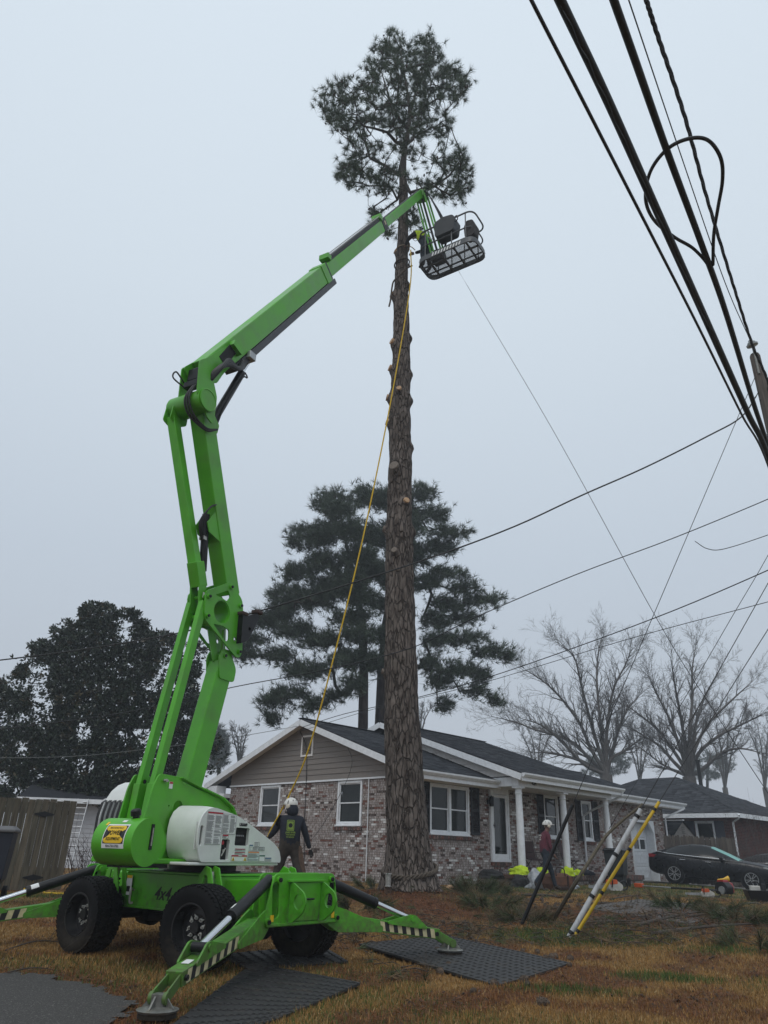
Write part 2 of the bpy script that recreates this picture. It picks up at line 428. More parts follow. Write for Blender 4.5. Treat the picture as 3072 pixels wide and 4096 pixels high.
# concrete driveway by the garage
CONC = mat('driveway_concrete', (.20, .195, .18), .85, var=.2, vscale=3, bump=.2, bscale=90, spec=.3)
KX, KY = 1.05, 23.5
HD1 = Vector((math.sin(R(44)), math.cos(R(44)), 0)); HD2 = Vector((-HD1.y, HD1.x, 0))
def HP(s, t, z=0): return Vector((KX, KY, z)) + HD1 * s + HD2 * t
mb = MB(); NS, NT = 8, 16
for i in range(NS + 1):
    for j in range(NT + 1):
        p = HP(13.6 + 7.4 * i / NS, .25 - 16.0 * j / NT); p.z = gz(p.x, p.y) + .035; mb.v.append(tuple(p))
for i in range(NS):
    for j in range(NT):
        a = i * (NT + 1) + j; mb.f.append((a, a + 1, a + NT + 2, a + NT + 1)); mb.mi.append(0)
o = mb.build('driveway', CONC, recalc=True); tag(o, 'pale concrete driveway running down from the garage', kind='structure')
DRIVE = [tuple(HP(a, b).xy) for a, b in ((13.6, .25), (21, .25), (21, -15.75), (13.6, -15.75))]

# ================================================================ HOUSE
def wmat(name, col, col2, fac, sc, stretch, rough=.85, bump=.25):
    """brick face colour with a lime-wash smear laid out in world space"""
    M = mat(name, col, rough, col2=col2, fac=fac, vscale=sc, stretch=stretch, bump=bump, bscale=60, spec=.25, var=.12)
    t = M.node_tree; mp = [n for n in t.nodes if n.type == 'MAPPING'][0]
    g = t.nodes.new('ShaderNodeNewGeometry'); t.links.new(g.outputs['Position'], mp.inputs[0]); return M
BR = [wmat('brick_limewashed_tan', (.215, .168, .150), (.47, .435, .415), (.42, .62), 1, (26, 26, 9)),
      wmat('brick_red_brown', (.155, .068, .052), (.37, .30, .275), (.52, .72), 1, (22, 22, 8)),
      wmat('brick_dark_umber', (.082, .060, .053), (.27, .235, .215), (.54, .72), 1, (24, 24, 9)),
      wmat('brick_grey', (.24, .205, .19), (.48, .455, .44), (.48, .66), 1, (25, 25, 10)),
      wmat('brick_white', (.58, .57, .55), (.70, .69, .68), (.4, .6), 1, (20, 20, 9))]
MORTAR = mat('mortar', (.155, .135, .118), .95, var=.2, vscale=20)
GLASS = mat('window_glass', (.010, .014, .014), .06, spec=.6)
SHADE = mat('pulled_roller_blind', (.075, .092, .085), .5)
SHUT = mat('black_shutter', (.012, .013, .017), .55)
SIDING = mat('taupe_vinyl_siding', (.20, .175, .155), .6, var=.06, vscale=4)
SOFF = mat('soffit_vinyl', (.78, .75, .72), .6, var=.06, vscale=4)
SH = [mat('shingle_%s' % n, c, .9, var=.25, vscale=30, bump=.4, bscale=150, spec=.2) for n, c in (('charcoal', (.036, .039, .046)), ('slate', (.050, .054, .062)), ('dark', (.024, .026, .031)), ('grey', (.068, .072, .080)))]
house = empty('brick_house', (KX, KY, 0), R(46), 'single storey house of whitewashed red brick with white porch columns', 'house')
hz0 = .66

def wall_bricks(parent, nm, X, Y0, N, length, z0, z1, openings, single, seed):
    """running-bond veneer on a wall: bricks in `single` become objects, the rest one joined part"""
    r = random.Random(seed); CH, CLn = .0677, .2032
    protos = []
    for i, mtl in enumerate(BR):
        b = MB(); b.box((0, 0, 0), (.193, .022, .0575)); pm = b.build('brick', mtl); me = pm.data; bpy.data.objects.remove(pm); protos.append(me)
    join = MB(); nsing = 0
    rows = int((z1 - z0) / CH); ang = math.atan2(X[1], X[0])
    for j in range(rows):
        z = z0 + (j + .5) * CH
        off = (j % 2) * CLn / 2 - CLn / 2
        k = 0
        while True:
            x0 = off + k * CLn; x1 = x0 + CLn; k += 1
            if x0 > length: break
            x0c, x1c = max(x0, 0), min(x1, length)
            if x1c - x0c < .06: continue
            segs = [(x0c, x1c)]
            for (a, b, c, d) in openings:
                if c < z < d:
                    ns = []
                    for (p, q) in segs:
                        if q <= a or p >= b: ns.append((p, q))
                        else:
                            if p < a - .03: ns.append((p, a))
                            if q > b + .03: ns.append((b, q))
                    segs = ns
            for (p, q) in segs:
                if q - p < .04: continue
                u = r.random() + .14 * math.sin(z * 2.3 + seed) * math.sin(p * .9)
                mi = 0 if u < .58 else 1 if u < .70 else 2 if u < .75 else 3 if u < .975 else 4
                cx_ = (p + q) / 2; dep = r.uniform(-.003, .003)
                c = Vector(X) * cx_ + Vector(Y0) + Vector(N) * (dep - .011); c.z = z
                if single(cx_, z) and q - p > .19 and nsing < 300:
                    nsing += 1
                    o = bpy.data.objects.new('brick', protos[mi]); link(o, parent); o.location = c; o.rotation_euler = (0, 0, ang)
                else:
                    join.box(c, (q - p - .010, .022, .0575), rz=ang, mi=mi)
    if join.v:
        o = join.build('brick_courses', BR, parent); o['kind'] = 'stuff'
    return nsing

# --- walls (backing slab = mortar) -------------------------------------------------
gable_open = [(2.06, 3.24, 2.33, 3.78), (6.21, 7.38, 2.33, 3.78)]
front_open = [(.88, 2.92, 2.13, 3.66), (4.02, 5.10, 1.42, 3.76), (7.42, 8.46, 2.20, 3.74), (10.14, 10.98, 2.20, 3.70), (14.2, 16.5, .60, 3.20)]
def rect(a, b, c, d): return [(a, c), (b, c), (b, d), (a, d)]
def wall_part(name, X, o, outer, opens):
    m_ = MB(); N = Vector(X).cross(Vector((0, 0, 1)))
    m_.plate(outer, .16, X, (0, 0, 1), Vector(o) - N * .096, holes=[rect(*q) for q in opens]); return m_.build(name, MORTAR, house)
fw_ = wall_part('front_wall', (1, 0, 0), (0, 0, 0), rect(0.02, 17.63, .5, 3.80), [(a, b, max(c, .51), d) for a, b, c, d in front_open])
gw_ = wall_part('gable_wall', (0, -1, 0), (0, 0, 0), [(-9.24, .5), (-.02, .5), (-.02, 3.74), (-9.24, 3.74)], [(-b, -a, c, min(d, 3.73)) for a, b, c, d in gable_open])
n1 = wall_bricks(gw_, 'gable', (0, 1, 0), (0, 0, 0), (-1, 0, 0), 9.24, hz0, 3.75, gable_open, lambda x, z: .4 < x < 5.7 and 1.15 < z < 1.98, 3)
n2 = wall_bricks(fw_, 'front', (1, 0, 0), (0, 0, 0), (0, -1, 0), 17.65, hz0, 3.78, front_open, lambda x, z: False, 5)
mb = MB(); mb.box((17.56, 4.6, 2.2), (.16, 9.2, 3.3)).box((8.8, 9.2, 2.2), (17.4, .1, 3.3)); mb.build('rear_wall', MORTAR, house)

# --- windows ------------------------------------------------------------------------
def window(parent, X, N, o, w, h, n=1, name='window', blind=True, top=.0, grid=False):
    X = Vector(X); N = Vector(N); Z = Vector((0, 0, 1)); o = Vector(o)
    fr = MB(); f_ = .075
    fr.plate(rect(0, w, 0, h), .09, X, Z, o - N * .03, holes=[rect(f_ + i * (w / n) * 1.0 - (0 if i == 0 else .02), (i + 1) * (w / n) - (f_ if i == n - 1 else .05), f_, h - f_ - top) for i in range(n)])
    fr.plate(rect(-.02, w + .02, -.035, 0), .14, X, Z, o - N * .01)
    wo = fr.build(name, WHITEP, parent, bevel=.006)
    for i in range(n):
        a = f_ + i * (w / n) - (0 if i == 0 else .02); b = (i + 1) * (w / n) - (f_ if i == n - 1 else .05); c, d = f_, h - f_ - top; mid = (c + d) / 2
        for (c0, d0, dep) in ((c, mid + .02, .062), (mid - .02, d, .042)):
            s_ = MB(); s_.plate(rect(a, b, c0, d0), .03, X, Z, o - N * dep, holes=[rect(a + .032, b - .032, c0 + .035, d0 - .035)])
            so = s_.build('sash', WHITEP, wo)
            g = MB(); g.plate(rect(a + .03, b - .03, c0 + .03, d0 - .03), .006, X, Z, o - N * (dep + .004)); g.build('pane', GLASS if not blind else MATS['window_glass_over_blind'], wo)
        g = MB(); g.plate(rect(a, b, c, d), .01, X, Z, o - N * .14); g.build('blind', SHADE if blind else DARKVOID, wo)  # with no blind, a black sheet stands for the unlit room
    return wo
M_ = mat('window_glass_over_blind', (.012, .016, .016), .05, spec=.6); _b = M_.node_tree.nodes['Principled BSDF']
_b.inputs['Alpha'].default_value = .45
window(house, (0, -1, 0), (-1, 0, 0), (0, 3.22, 2.37), 1.14, 1.34)
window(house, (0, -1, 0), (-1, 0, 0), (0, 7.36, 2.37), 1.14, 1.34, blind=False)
window(house, (1, 0, 0), (0, -1, 0), (.90, 0, 2.17), 2.0, 1.46, n=2)
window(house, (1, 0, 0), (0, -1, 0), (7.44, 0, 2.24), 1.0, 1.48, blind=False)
window(house, (1, 0, 0), (0, -1, 0), (10.16, 0, 2.24), .80, 1.44, blind=True)
# rowlock brick sills
def sill(parent, X, N, o, w):
    s_ = MB(); X = Vector(X); N = Vector(N); k = int(w / .068); ang = math.atan2(X.y, X.x); rr = random.Random(int(w * 100))
    for i in range(k):
        c = Vector(o) + X * ((i + .5) * w / k) + N * .015; s_.box(c, (.058, .10 + rr.uniform(-.004, .004), .10 + rr.uniform(-.004, .004)), rz=ang, mi=rr.choice([0, 1, 1, 0]))
    s_.build('rowlock_sill', [BR[2], BR[1]], parent)
sill(house, (0, 1, 0), (-1, 0, 0), (0, 2.0, 2.27), 1.30); sill(house, (0, 1, 0), (-1, 0, 0), (0, 6.15, 2.27), 1.30)
sill(house, (1, 0, 0), (0, -1, 0), (.82, 0, 2.075), 2.2); sill(house, (1, 0, 0), (0, -1, 0), (7.36, 0, 2.14), 1.16); sill(house, (1, 0, 0), (0, -1, 0), (10.08, 0, 2.14), .98)
sill(house, (1, 0, 0), (0, -1, 0), (4.0, 0, 1.36), 1.12)
# shutters
for a, b, c, d in ((.42, .86, 2.19, 3.66), (2.96, 3.42, 2.19, 3.68), (6.98, 7.40, 2.24, 3.72), (8.50, 8.92, 2.24, 3.72), (9.70, 10.11, 2.22, 3.70), (11.02, 11.46, 2.22, 3.70)):
    s_ = MB(); w_ = b - a
    s_.plate(rect(a, b, c, d), .03, (1, 0, 0), (0, 0, 1), (0, -.03, 0), holes=[rect(a + .05, b - .05, c + .07, (c + d) / 2 - .04), rect(a + .05, b - .05, (c + d) / 2 + .04, d - .07)])
    so = s_.build('shutter', SHUT, house)
    l_ = MB(); k = 20
    for i in range(k * 2):
        lo = c + .07 if i < k else (c + d) / 2 + .04; hi = (c + d) / 2 - .04 if i < k else d - .07
        zz = lo + (hi - lo) * ((i % k) + .5) / k
        l_.beam((a + .05, -.028, zz), (b - .05, -.028, zz), .028, .008, up=(0, -.7, .7))
    l_.build('louvres', SHUT, so)
# front door with white storm door
d_ = MB(); d_.plate(rect(4.02, 5.10, 1.42, 3.74), .12, (1, 0, 0), (0, 0, 1), (0, -.01, 0), holes=[rect(4.10, 5.02, 1.50, 3.52)])
fr = d_.build('door_frame', WHITEP, house, bevel=.006)
d_ = MB(); d_.plate(rect(4.11, 5.01, 1.50, 3.51), .04, (1, 0, 0), (0, 0, 1), (0, -.03, 0), holes=[rect(4.21, 4.91, 1.66, 3.41)])
dr = d_.build('storm_door', WHITEP, house, bevel=.006)
MB().box((4.56, -.02, 2.53), (.70, .012, 1.76)).build('glass_panel', GLASS, dr)
MB().cyl((4.16, -.09, 2.45), (4.16, -.09, 2.62), .012).box((4.20, -.07, 2.53), (.10, .03, .03)).build('handle', BLACK, dr)
l_ = MB(); l_.box((3.93, -.03, 3.25), (.09, .05, .14)).box((3.93, -.14, 3.40), (.05, .22, .03)).lathe([(.02, .30), (.10, .20), (.085, .19), (.085, -.02), (.06, -.04)], (3.93, -.17, 3.14), (0, 0, 1), 6)
l_.build('porch_lantern', BLACK, house)
# gable siding boards, frieze, vent
RZ, RT, SL = 5.85, 4.9, .36      # left wing ridge
def roofz(t): return RZ - SL * abs(t - RT)
nb = 11; bh = (RZ - .1 - 3.79) / nb
for i in range(nb):
    za = 3.79 + i * bh; zb = za + bh
    def half(z): return max(.05, (RZ - .06 - z) / SL)
    s_ = MB(); y0a, y0b = max(RT - half(za), -.0), max(RT - half(zb), -.0); y1a, y1b = min(RT + half(za), 9.24), min(RT + half(zb), 9.24)
    vs = [(-.030, y0a, za), (-.030, y1a, za), (-.008, y1b, zb), (-.008, y0b, zb), (.02, y0a, za), (.02, y1a, za), (.02, y1b, zb), (.02, y0b, zb)]
    s_.add(vs, [(0, 3, 2, 1), (4, 5, 6, 7), (0, 1, 5, 4), (1, 2, 6, 5), (2, 3, 7, 6), (3, 0, 4, 7)]); s_.build('siding_board', SIDING, house)
MB().box((-.03, 4.62, 3.755), (.05, 9.26, .055)).build('frieze_trim', WHITEP, house)
v_ = MB(); v_.plate(rect(-5.18, -4.55, 4.60, 5.32), .05, (0, -1, 0), (0, 0, 1), (-.04, 0, 0), holes=[rect(-5.12, -4.61, 4.66, 5.26)])
vo = v_.build('gable_vent', SOFF, house)
for i in range(9): MB().beam((-.03, 4.61, 4.69 + i * .066), (-.03, 5.12, 4.69 + i * .066), .05, .012, up=(-.7, 0, .7)).build('slat', SIDING, vo)

# --- roofs ---------------------------------------------------------------------------
def shingles(parent, el, er, rl, rr, seed, name='shingle_courses'):
    """shingle tabs on the slope with eave el->er and ridge rl->rr"""
    el, er, rl, rr = map(Vector, (el, er, rl, rr)); rd = random.Random(seed)
    N = (er - el).cross(rl - el).normalized(); N = N if N.z > 0 else -N
    H = ((rl + rr) / 2 - (el + er) / 2).length; rows = int(H / .145); V = []; F = []; MI = []
    for j in range(rows):
        a0, b0 = el.lerp(rl, j / rows), er.lerp(rr, j / rows); a1, b1 = el.lerp(rl, (j + 1) / rows), er.lerp(rr, (j + 1) / rows)
        n = max(1, int((b0 - a0).length / .30)); sh = (j * .37) % 1.0
        for k in range(-1, n):
            u0 = max(0, (k + sh) / n); u1 = min(1, (k + 1 + sh) / n)
            if u1 <= u0: continue
            lift = .011 + rd.uniform(-.003, .005); i0 = len(V)
            p0, p1, p2, p3 = a0.lerp(b0, u0), a0.lerp(b0, u1), a1.lerp(b1, u1), a1.lerp(b1, u0)
            V += [p0 + N * lift, p1 + N * lift, p2 + N * .002, p3 + N * .002, p0 - N * .004, p1 - N * .004]
            F += [(i0, i0 + 1, i0 + 2, i0 + 3), (i0 + 4, i0 + 5, i0 + 1, i0)]; q = rd.choice([0, 0, 1, 1, 2, 3]); MI += [q, q]
    o = raw_mesh(name, [tuple(v) for v in V], F, SH, parent, mi=MI); o['kind'] = 'stuff'; return o
def gable_roof(s0, s1, te, ze, tr, zr, tb, zb, seed, rake_l=True, rake_r=True, front=True):
    """deck with thickness; returns roof part"""
    th = .09
    m_ = MB()
    for a, za, b, zb_ in ((te, ze, tr, zr), (tr, zr, tb, zb)):
        vs = [(s0, a, za), (s1, a, za), (s1, b, zb_), (s0, b, zb_)]; vs += [(x, y, z - th) for x, y, z in vs]
        m_.add(vs, [(0, 1, 2, 3), (7, 6, 5, 4), (0, 4, 5, 1), (1, 5, 6, 2), (2, 6, 7, 3), (3, 7, 4, 0)])
    ro = m_.build('roof', SH[2], house)
    shingles(ro, (s0 - .015, te - .02, ze + .006), (s1 + .015, te - .02, ze + .006), (s0 - .015, tr, zr + .006), (s1 + .015, tr, zr + .006), seed)
    c = MB(); c.beam((s0 - .01, tr, zr + .02), (s1 + .01, tr, zr + .02), .22, .03); c.build('ridge_cap', SH[2], ro)
    for f, s_ in ((rake_l, s0), (rake_r, s1)):
        if f:
            r_ = MB(); sg = -1 if s_ == s0 else 1
            for a, za, b, zb_ in ((te, ze, tr, zr), (tr, zr, tb, zb)):
                r_.beam((s_ + sg * .012, a, za - .125), (s_ + sg * .012, b, zb_ - .125), .028, .20)
            r_.build('rake_board', WHITEP, ro)
    return ro
r1 = gable_roof(-.42, 3.9, -.60, 3.88, RT, RZ, 10.4, 3.87, 11, rake_r=False)
r2 = gable_roof(3.45, 10.35, -1.72, 4.06, 4.7, 6.25, 10.6, 4.2, 12)
r3 = gable_roof(10.0, 18.95, -.52, 4.06, 4.7, 5.66, 10.2, 4.0, 13, rake_l=False)
# eave return box at the rear corner of the gable, front corner too
MB().box((-.2, 10.0, 3.62), (.44, .85, .30)).build('eave_return', WHITEP, r1, bevel=.01); MB().box((-.2, -.30, 3.70), (.44, .58, .14)).build('eave_return', WHITEP, r1, bevel=.01)
# soffit under the gable overhang and eaves
MB().box((1.75, -.30, 3.655), (4.2, .58, .03)).box((14.4, -.26, 3.80), (8.9, .52, .03)).build('soffit', SOFF, house)
s_ = MB(); s_.beam((-.22, -.55, roofz(-.55) - .10), (-.22, RT, RZ - .10), .40, .02).beam((-.22, RT, RZ - .10), (-.22, 10.3, roofz(10.3) - .10), .40, .02); s_.build('gable_soffit', SOFF, house)
# boarded soffit under the porch-roof overhang
for i in range(21):
    ta = -1.66 + i * .30; za = 4.06 + (ta + 1.72) * .341 - .10; zb2 = za + .282 * .341
    MB().add([(3.47, ta, za), (4.42, ta, za), (4.42, ta + .282, zb2), (3.47, ta + .282, zb2), (3.47, ta, za - .018), (4.42, ta, za - .018), (4.42, ta + .282, zb2 - .018), (3.47, ta + .282, zb2 - .018)], [(0, 1, 2, 3), (7, 6, 5, 4), (0, 4, 5, 1), (1, 5, 6, 2), (2, 6, 7, 3), (3, 7, 4, 0)]).build('soffit_board', SOFF, house)
# siding on the porch gable above the lower roof: one board per course
for i in range(9):
    za = 4.02 + i * .235; zb = za + .235
    def tm(z): return -1.72 + (z - 4.0 + .08) / .341
    def tl(z): return max(-1.6, RT - (RZ - z + .02) / SL) if z > 3.9 else -1.6
    y0, y1 = tm(za), tl(za); y2, y3 = tl(zb), tm(zb)
    if y3 > 4.7 or y2 < y3 - 8: break
    vs = [(3.82, y0, za), (3.82, max(y1, y0 + .03), za), (3.86, max(y2, y3 + .03), zb), (3.86, y3, zb)]
    vs += [(3.90, p[1], p[2]) for p in vs]
    MB().add(vs, [(0, 3, 2, 1), (4, 5, 6, 7), (0, 1, 5, 4), (1, 2, 6, 5), (2, 3, 7, 6), (3, 0, 4, 7)]).build('siding_board', SOFF, house)
# fascia + gutters
def gutter(s0, s1, t, z):
    g = MB(); pr = [(0, 0), (-.05, 0), (-.12, .07), (-.125, .12), (-.11, .12), (-.10, .075), (-.05, .015), (0, .015)]
    vs = [(s0, t + a, z + b) for a, b in pr] + [(s1, t + a, z + b) for a, b in pr]; n = len(pr)
    g.add(vs, [(k, (k + 1) % n, n + (k + 1) % n, n + k) for k in range(n)] + [tuple(range(n)), tuple(range(2 * n - 1, n - 1, -1))])
    for s_ in (s0, s1): g.plate([(0, 0), (-.05, 0), (-.12, .07), (-.125, .12), (0, .12)], .012, (0, 1, 0), (0, 0, 1), (s_, t, z))
    g.build('gutter', WHITEP, house)
    MB().box(((s0 + s1) / 2, t + .017, z - .0), (s1 - s0 - .01, .03, .24)).build('fascia', WHITEP, house)
gutter(-.44, 3.86, -.62, 3.76); gutter(3.47, 10.35, -1.74, 3.94); gutter(10.42, 18.97, -.545, 3.94)
def downspout(pts): MB().tube(pts, .042, n=6).build('downspout', WHITEP, house)
downspout([(10.25, -1.80, 3.95), (10.25, -1.78, 3.82), (10.15, -1.0, 3.50), (10.12, -.35, 3.25), (10.12, -.10, 3.1), (10.12, -.08, .9)])
downspout([(18.6, -.62, 3.95), (18.6, -.6, 3.80), (17.8, -.25, 3.50), (17.66, -.10, 3.38), (17.66, -.08, 3.2), (17.66, -.08, .8)])
# porch
MB().box((7.6, -.80, 1.03), (8.1, 1.62, .10)).build('porch_floor', mat('porch_brick_paving', (.10, .055, .042), .9, var=.3, vscale=12), house)
pf = MB().box((7.6, -.80, .74), (7.98, 1.52, .5)).build('porch_base', MORTAR, house)
wall_bricks(pf, 'porch', (1, 0, 0), (3.6, -1.575, 0), (0, -1, 0), 8.0, .62, .93, [], lambda x, z: False, 9)
s_ = MB(); rr = random.Random(4)
for i in range(117): s_.box((3.62 + (i + .5) * .0683, -1.60, 1.0), (.058, .07, .15 + rr.uniform(-.003, .003)), mi=rr.choice([0, 0, 1]))
so_ = s_.build('soldier_course', [BR[2], BR[1]], pf)
for s0_ in (3.87, 6.62, 9.72):
    c = MB(); c.lathe([(.115, .10), (.118, .35), (.122, .9), (.118, 1.6), (.102, 2.35), (.100, 2.42)], (s0_, -1.3, 1.08), (0, 0, 1), 24)
    co = c.build('porch_column', WHITEP, house, smooth=True)
    MB().box((s0_, -1.3, 1.115), (.33, .33, .07)).lathe([(.15, 1.15 - 1.08), (.155, .10), (.14, .13), (.12, .15)], (s0_, -1.3, 1.08), (0, 0, 1), 20).build('base', WHITEP, co)
    MB().lathe([(.102, 2.36), (.118, 2.38), (.118, 2.41), (.104, 2.43), (.104, 2.50), (.135, 2.55)], (s0_, -1.3, 1.08), (0, 0, 1), 20).box((s0_, -1.3, 3.655), (.31, .31, .05)).build('capital', WHITEP, co)
pb = MB().box((6.85, -1.3, 3.83), (6.30, .26, .29)).box((3.83, -.60, 3.83), (.26, 1.13, .286)).box((9.87, -.60, 3.83), (.26, 1.13, .286)).build('porch_beam', WHITEP, house, bevel=.008)
text_mesh('4064', .17, 'house_number', BLACK, pb, (4.62, -1.434, 3.83), (1, 0, 0), (0, 0, 1), bold=.03, squash=.85)
MB().box((6.9, -.65, 3.715), (5.8, 1.25, .02)).build('porch_ceiling', SOFF, house)
# garage door, recessed, with chamfered head
g_ = MB(); g_.plate([(14.2, .55), (16.5, .55), (16.5, 3.2), (14.2, 3.2)], .10, (1, 0, 0), (0, 0, 1), (0, .02, 0), holes=[[(14.32, .56), (16.38, .56), (16.38, 2.72), (16.02, 3.10), (14.68, 3.10), (14.32, 2.72)]])
go = g_.build('garage_door_surround', WHITEP, house)
g_ = MB(); g_.box((16.43, .23, 1.85), (.06, .40, 2.6)).box((14.27, .23, 1.85), (.06, .40, 2.6)).box((15.35, .23, 3.14), (2.2, .40, .06)); g_.build('reveal', WHITEP, go)
for i in range(4):
    z0_ = .78 + i * .58; p_ = MB(); hol = []
    if i == 2: hol = [rect(14.52 + k * .60, 15.00 + k * .60, z0_ + .10, z0_ + .48) for k in range(3)]
    p_.plate(rect(14.33, 16.39, z0_, z0_ + .572), .04, (1, 0, 0), (0, 0, 1), (0, .36, 0), holes=hol)
    po = p_.build('door_section', WHITEP, go, bevel=.006)
    for k in range(3):
        x_ = 14.52 + k * .60
        if i == 2: MB().box((x_ + .24, .375, z0_ + .29), (.50, .008, .40)).build('pane', GLASS, po); MB().box((x_ + .24, .42, z0_ + .29), (.5, .01, .4)).build('curtain', mat('cream_curtain', (.30, .27, .22), .8, var=.3, vscale=20, stretch=(3, 1, .2)), po)
        else: MB().plate(rect(x_ - .02, x_ + .50, z0_ + .12, z0_ + .46), .03, (1, 0, 0), (0, 0, 1), (0, .338, 0), holes=[rect(x_ + .03, x_ + .45, z0_ + .17, z0_ + .41)]).build('raised_panel', WHITEP, po)
# roof vent pipe, screened lean-to at the back corner
MB().lathe([(.09, -.3), (.09, .16), (.14, .17), (.14, .25), (.05, .28)], (1.9, 6.2, roofz(6.2)), (0, 0, 1), 14).build('roof_vent', BLACK, r1)
SCREEN = mat('dark_screen', (.02, .022, .026), .6)
sp = MB(); sp.box((1.3, 11.0, 3.42), (3.2, 3.5, .14)); spo = sp.build('lean_to_roof', WHITEP, house)
for i in range(4): MB().box((.12, 9.34 + i * 1.0, 2.15), (.06, .06, 2.4)).build('post', WHITEP, spo)
MB().box((.16, 11.0, 2.5), (.02, 3.2, 1.8)).box((.16, 11.0, 1.15), (.06, 3.2, .9)).build('screen', SCREEN, spo)
# conduit and cables on the gable
MB().cyl((-.04, 1.75, .8), (-.04, 1.75, 3.74), .016, n=6).build('conduit', WHITEP, house)
MB().tube(bez([(-.28, 5.05, 5.45), (-.05, 4.92, 4.9), (-.06, 4.78, 3.75), (-.05, 4.75, 2.6), (-.08, 4.6, 1.2), (-.1, 4.7, .8)]), .014, n=5).build('service_cable', HOSE, house)
MB().tube(bez([(-.25, 2.6, 4.78), (-.10, 2.5, 4.2), (-.25, 2.9, 3.2), (-.6, 3.6, 2.0), (-1.4, 4.4, .95)]), .008, n=5).build('loose_cable', HOSE, house)
MB().box((-.05, .9, 1.02), (.02, .4, .2)).build('crawl_vent', DARKVOID, house)
# ================================================================ BOOM LIFT
LT = Vector((-2.08, 9.85, .46)); LYAW = R(-38); SROT = R(61) - LYAW
lift = empty('boom_lift', LT, LYAW, 'bright green self-propelled boom lift on outriggers with a raised basket', 'boom lift')
B_ = .46
def cz(z): return z - B_
def circ(cx_, cy_, r, n=24, ry=None): return [(cx_ + r * math.cos(2 * PI * k / n), cy_ + (ry or r) * math.sin(2 * PI * k / n)) for k in range(n)]
def slot(cx_, cy_, w, h, n=8):
    """vertical stadium"""
    r = w / 2; return [(cx_ + r * math.cos(PI * k / n), cy_ + h / 2 - r + r * math.sin(PI * k / n)) for k in range(n + 1)] + [(cx_ + r * math.cos(PI + PI * k / n), cy_ - h / 2 + r + r * math.sin(PI + PI * k / n)) for k in range(n + 1)]
def rpoly(P, r, n=4):
    """round the corners of a 2-D polygon"""
    out = []; m_ = len(P)
    for i in range(m_):
        a, b, c = Vector(P[i - 1]), Vector(P[i]), Vector(P[(i + 1) % m_]); d0 = (a - b); d1 = (c - b)
        rr = min(r, d0.length * .45, d1.length * .45); p0 = b + d0.normalized() * rr; p1 = b + d1.normalized() * rr
        for k in range(n + 1):
            t = k / n; q = p0 * (1 - t) ** 2 + b * 2 * t * (1 - t) + p1 * t * t; out.append((q.x, q.y))
    return out
XS, YS, ZS = Vector((1, 0, 0)), Vector((0, 1, 0)), Vector((0, 0, 1))

# --- chassis ---------------------------------------------------------------------
c = MB(); c.plate(rpoly([(-.80, -.52), (.80, -.52), (.80, .52), (-.80, .52)], .06), .37, XS, YS, (0, 0, cz(1.125)))
cho = c.build('chassis', GREEN, lift, bevel=.012)
MB().box((0, 0, cz(1.325)), (1.62, 1.07, .022)).build('deck_plate', GREEN, cho, bevel=.004)
for sy in (-1, 1):
    MB().box((0, sy * .53, cz(.948)), (1.6, .03, .016)).build('flange', GREEN, cho)
text_mesh('4x4', .19, 'lettering', BLACK, cho, (-.04, -.5205, cz(1.10)), XS, ZS, italic=.35, bold=.02)
MB().box((.12, -.30, cz(.83)), (.30, .30, .22)).build('belly_box', GREEND, cho, bevel=.01)
for sx in (-1, 1):
    MB().beam((sx * .75, 0, cz(1.13)), (sx * 1.66, 0, cz(1.12)), .62, .30, w1=.70, h1=.40).build('end_frame', GREEN, lift, bevel=.01)
    ax = MB(); ax.cyl((sx * 1.0, -.60, cz(.86)), (sx * 1.0, .60, cz(.86)), .07, n=14).lathe([(.06, -.17), (.15, -.10), (.16, .10), (.06, .17)], (sx * 1.0, .05, cz(.86)), XS, 14)
    ax.build('axle', BLACK, lift, smooth=True)
    for sy in (-1, 1):
        b = MB(); pr = [(-.17, .98), (.17, .98), (.17, 1.14), (.06, 1.40), (-.02, 1.42), (-.10, 1.34), (-.17, 1.16)]
        for off in (.54, .66):
            b.plate([(p, q - B_) for p, q in pr], .018, XS, ZS, (sx * .86, sy * off, 0), holes=[rpoly([(-.06, cz(1.15)), (.07, cz(1.15)), (.02, cz(1.33)), (-.03, cz(1.33))], .03)])
        b.box((sx * .86, sy * .60, cz(1.06)), (.34, .12, .02))
        bo = b.build('suspension_bracket', GREEN, lift, bevel=.004)
        MB().cyl((sx * .86, sy * .60, cz(1.36)), (sx * .92, sy * .58, cz(.90)), .034, n=12).build('damper', STEEL, bo, smooth=True)
        sp_ = MB(); sp_.tube([(sx * (.87 + .05 * k / 60) + .055 * math.cos(k * .63), sy * .60 + .055 * math.sin(k * .63), cz(1.24) - .30 * k / 60) for k in range(61)], .012, n=5); sp_.build('coil_spring', BLACK, bo, smooth=True)
MB().beam((-.95, 0, cz(.80)), (.95, 0, cz(.86)), .09, .09).build('drive_shaft', BLACK, lift)
st = MB(); st.box((-.66, -.545, cz(1.17)), (.11, .004, .21)); so = st.build('warning_sticker', STICKW, cho)
MB().box((-.66, -.548, cz(1.26)), (.10, .004, .03)).build('sticker_header', STICKY, so)
MB().box((-.66, -.548, cz(1.13)), (.06, .004, .06)).build('sticker_mark', INK, so)
# fork + tie hooks on the side
MB().tube(bez([(-.52, -.56, cz(1.12)), (-.52, -.60, cz(1.13)), (-.52, -.60, cz(1.00)), (-.50, -.57, cz(.99))]), .014, n=6).build('tie_hook', STEEL, cho, smooth=True)

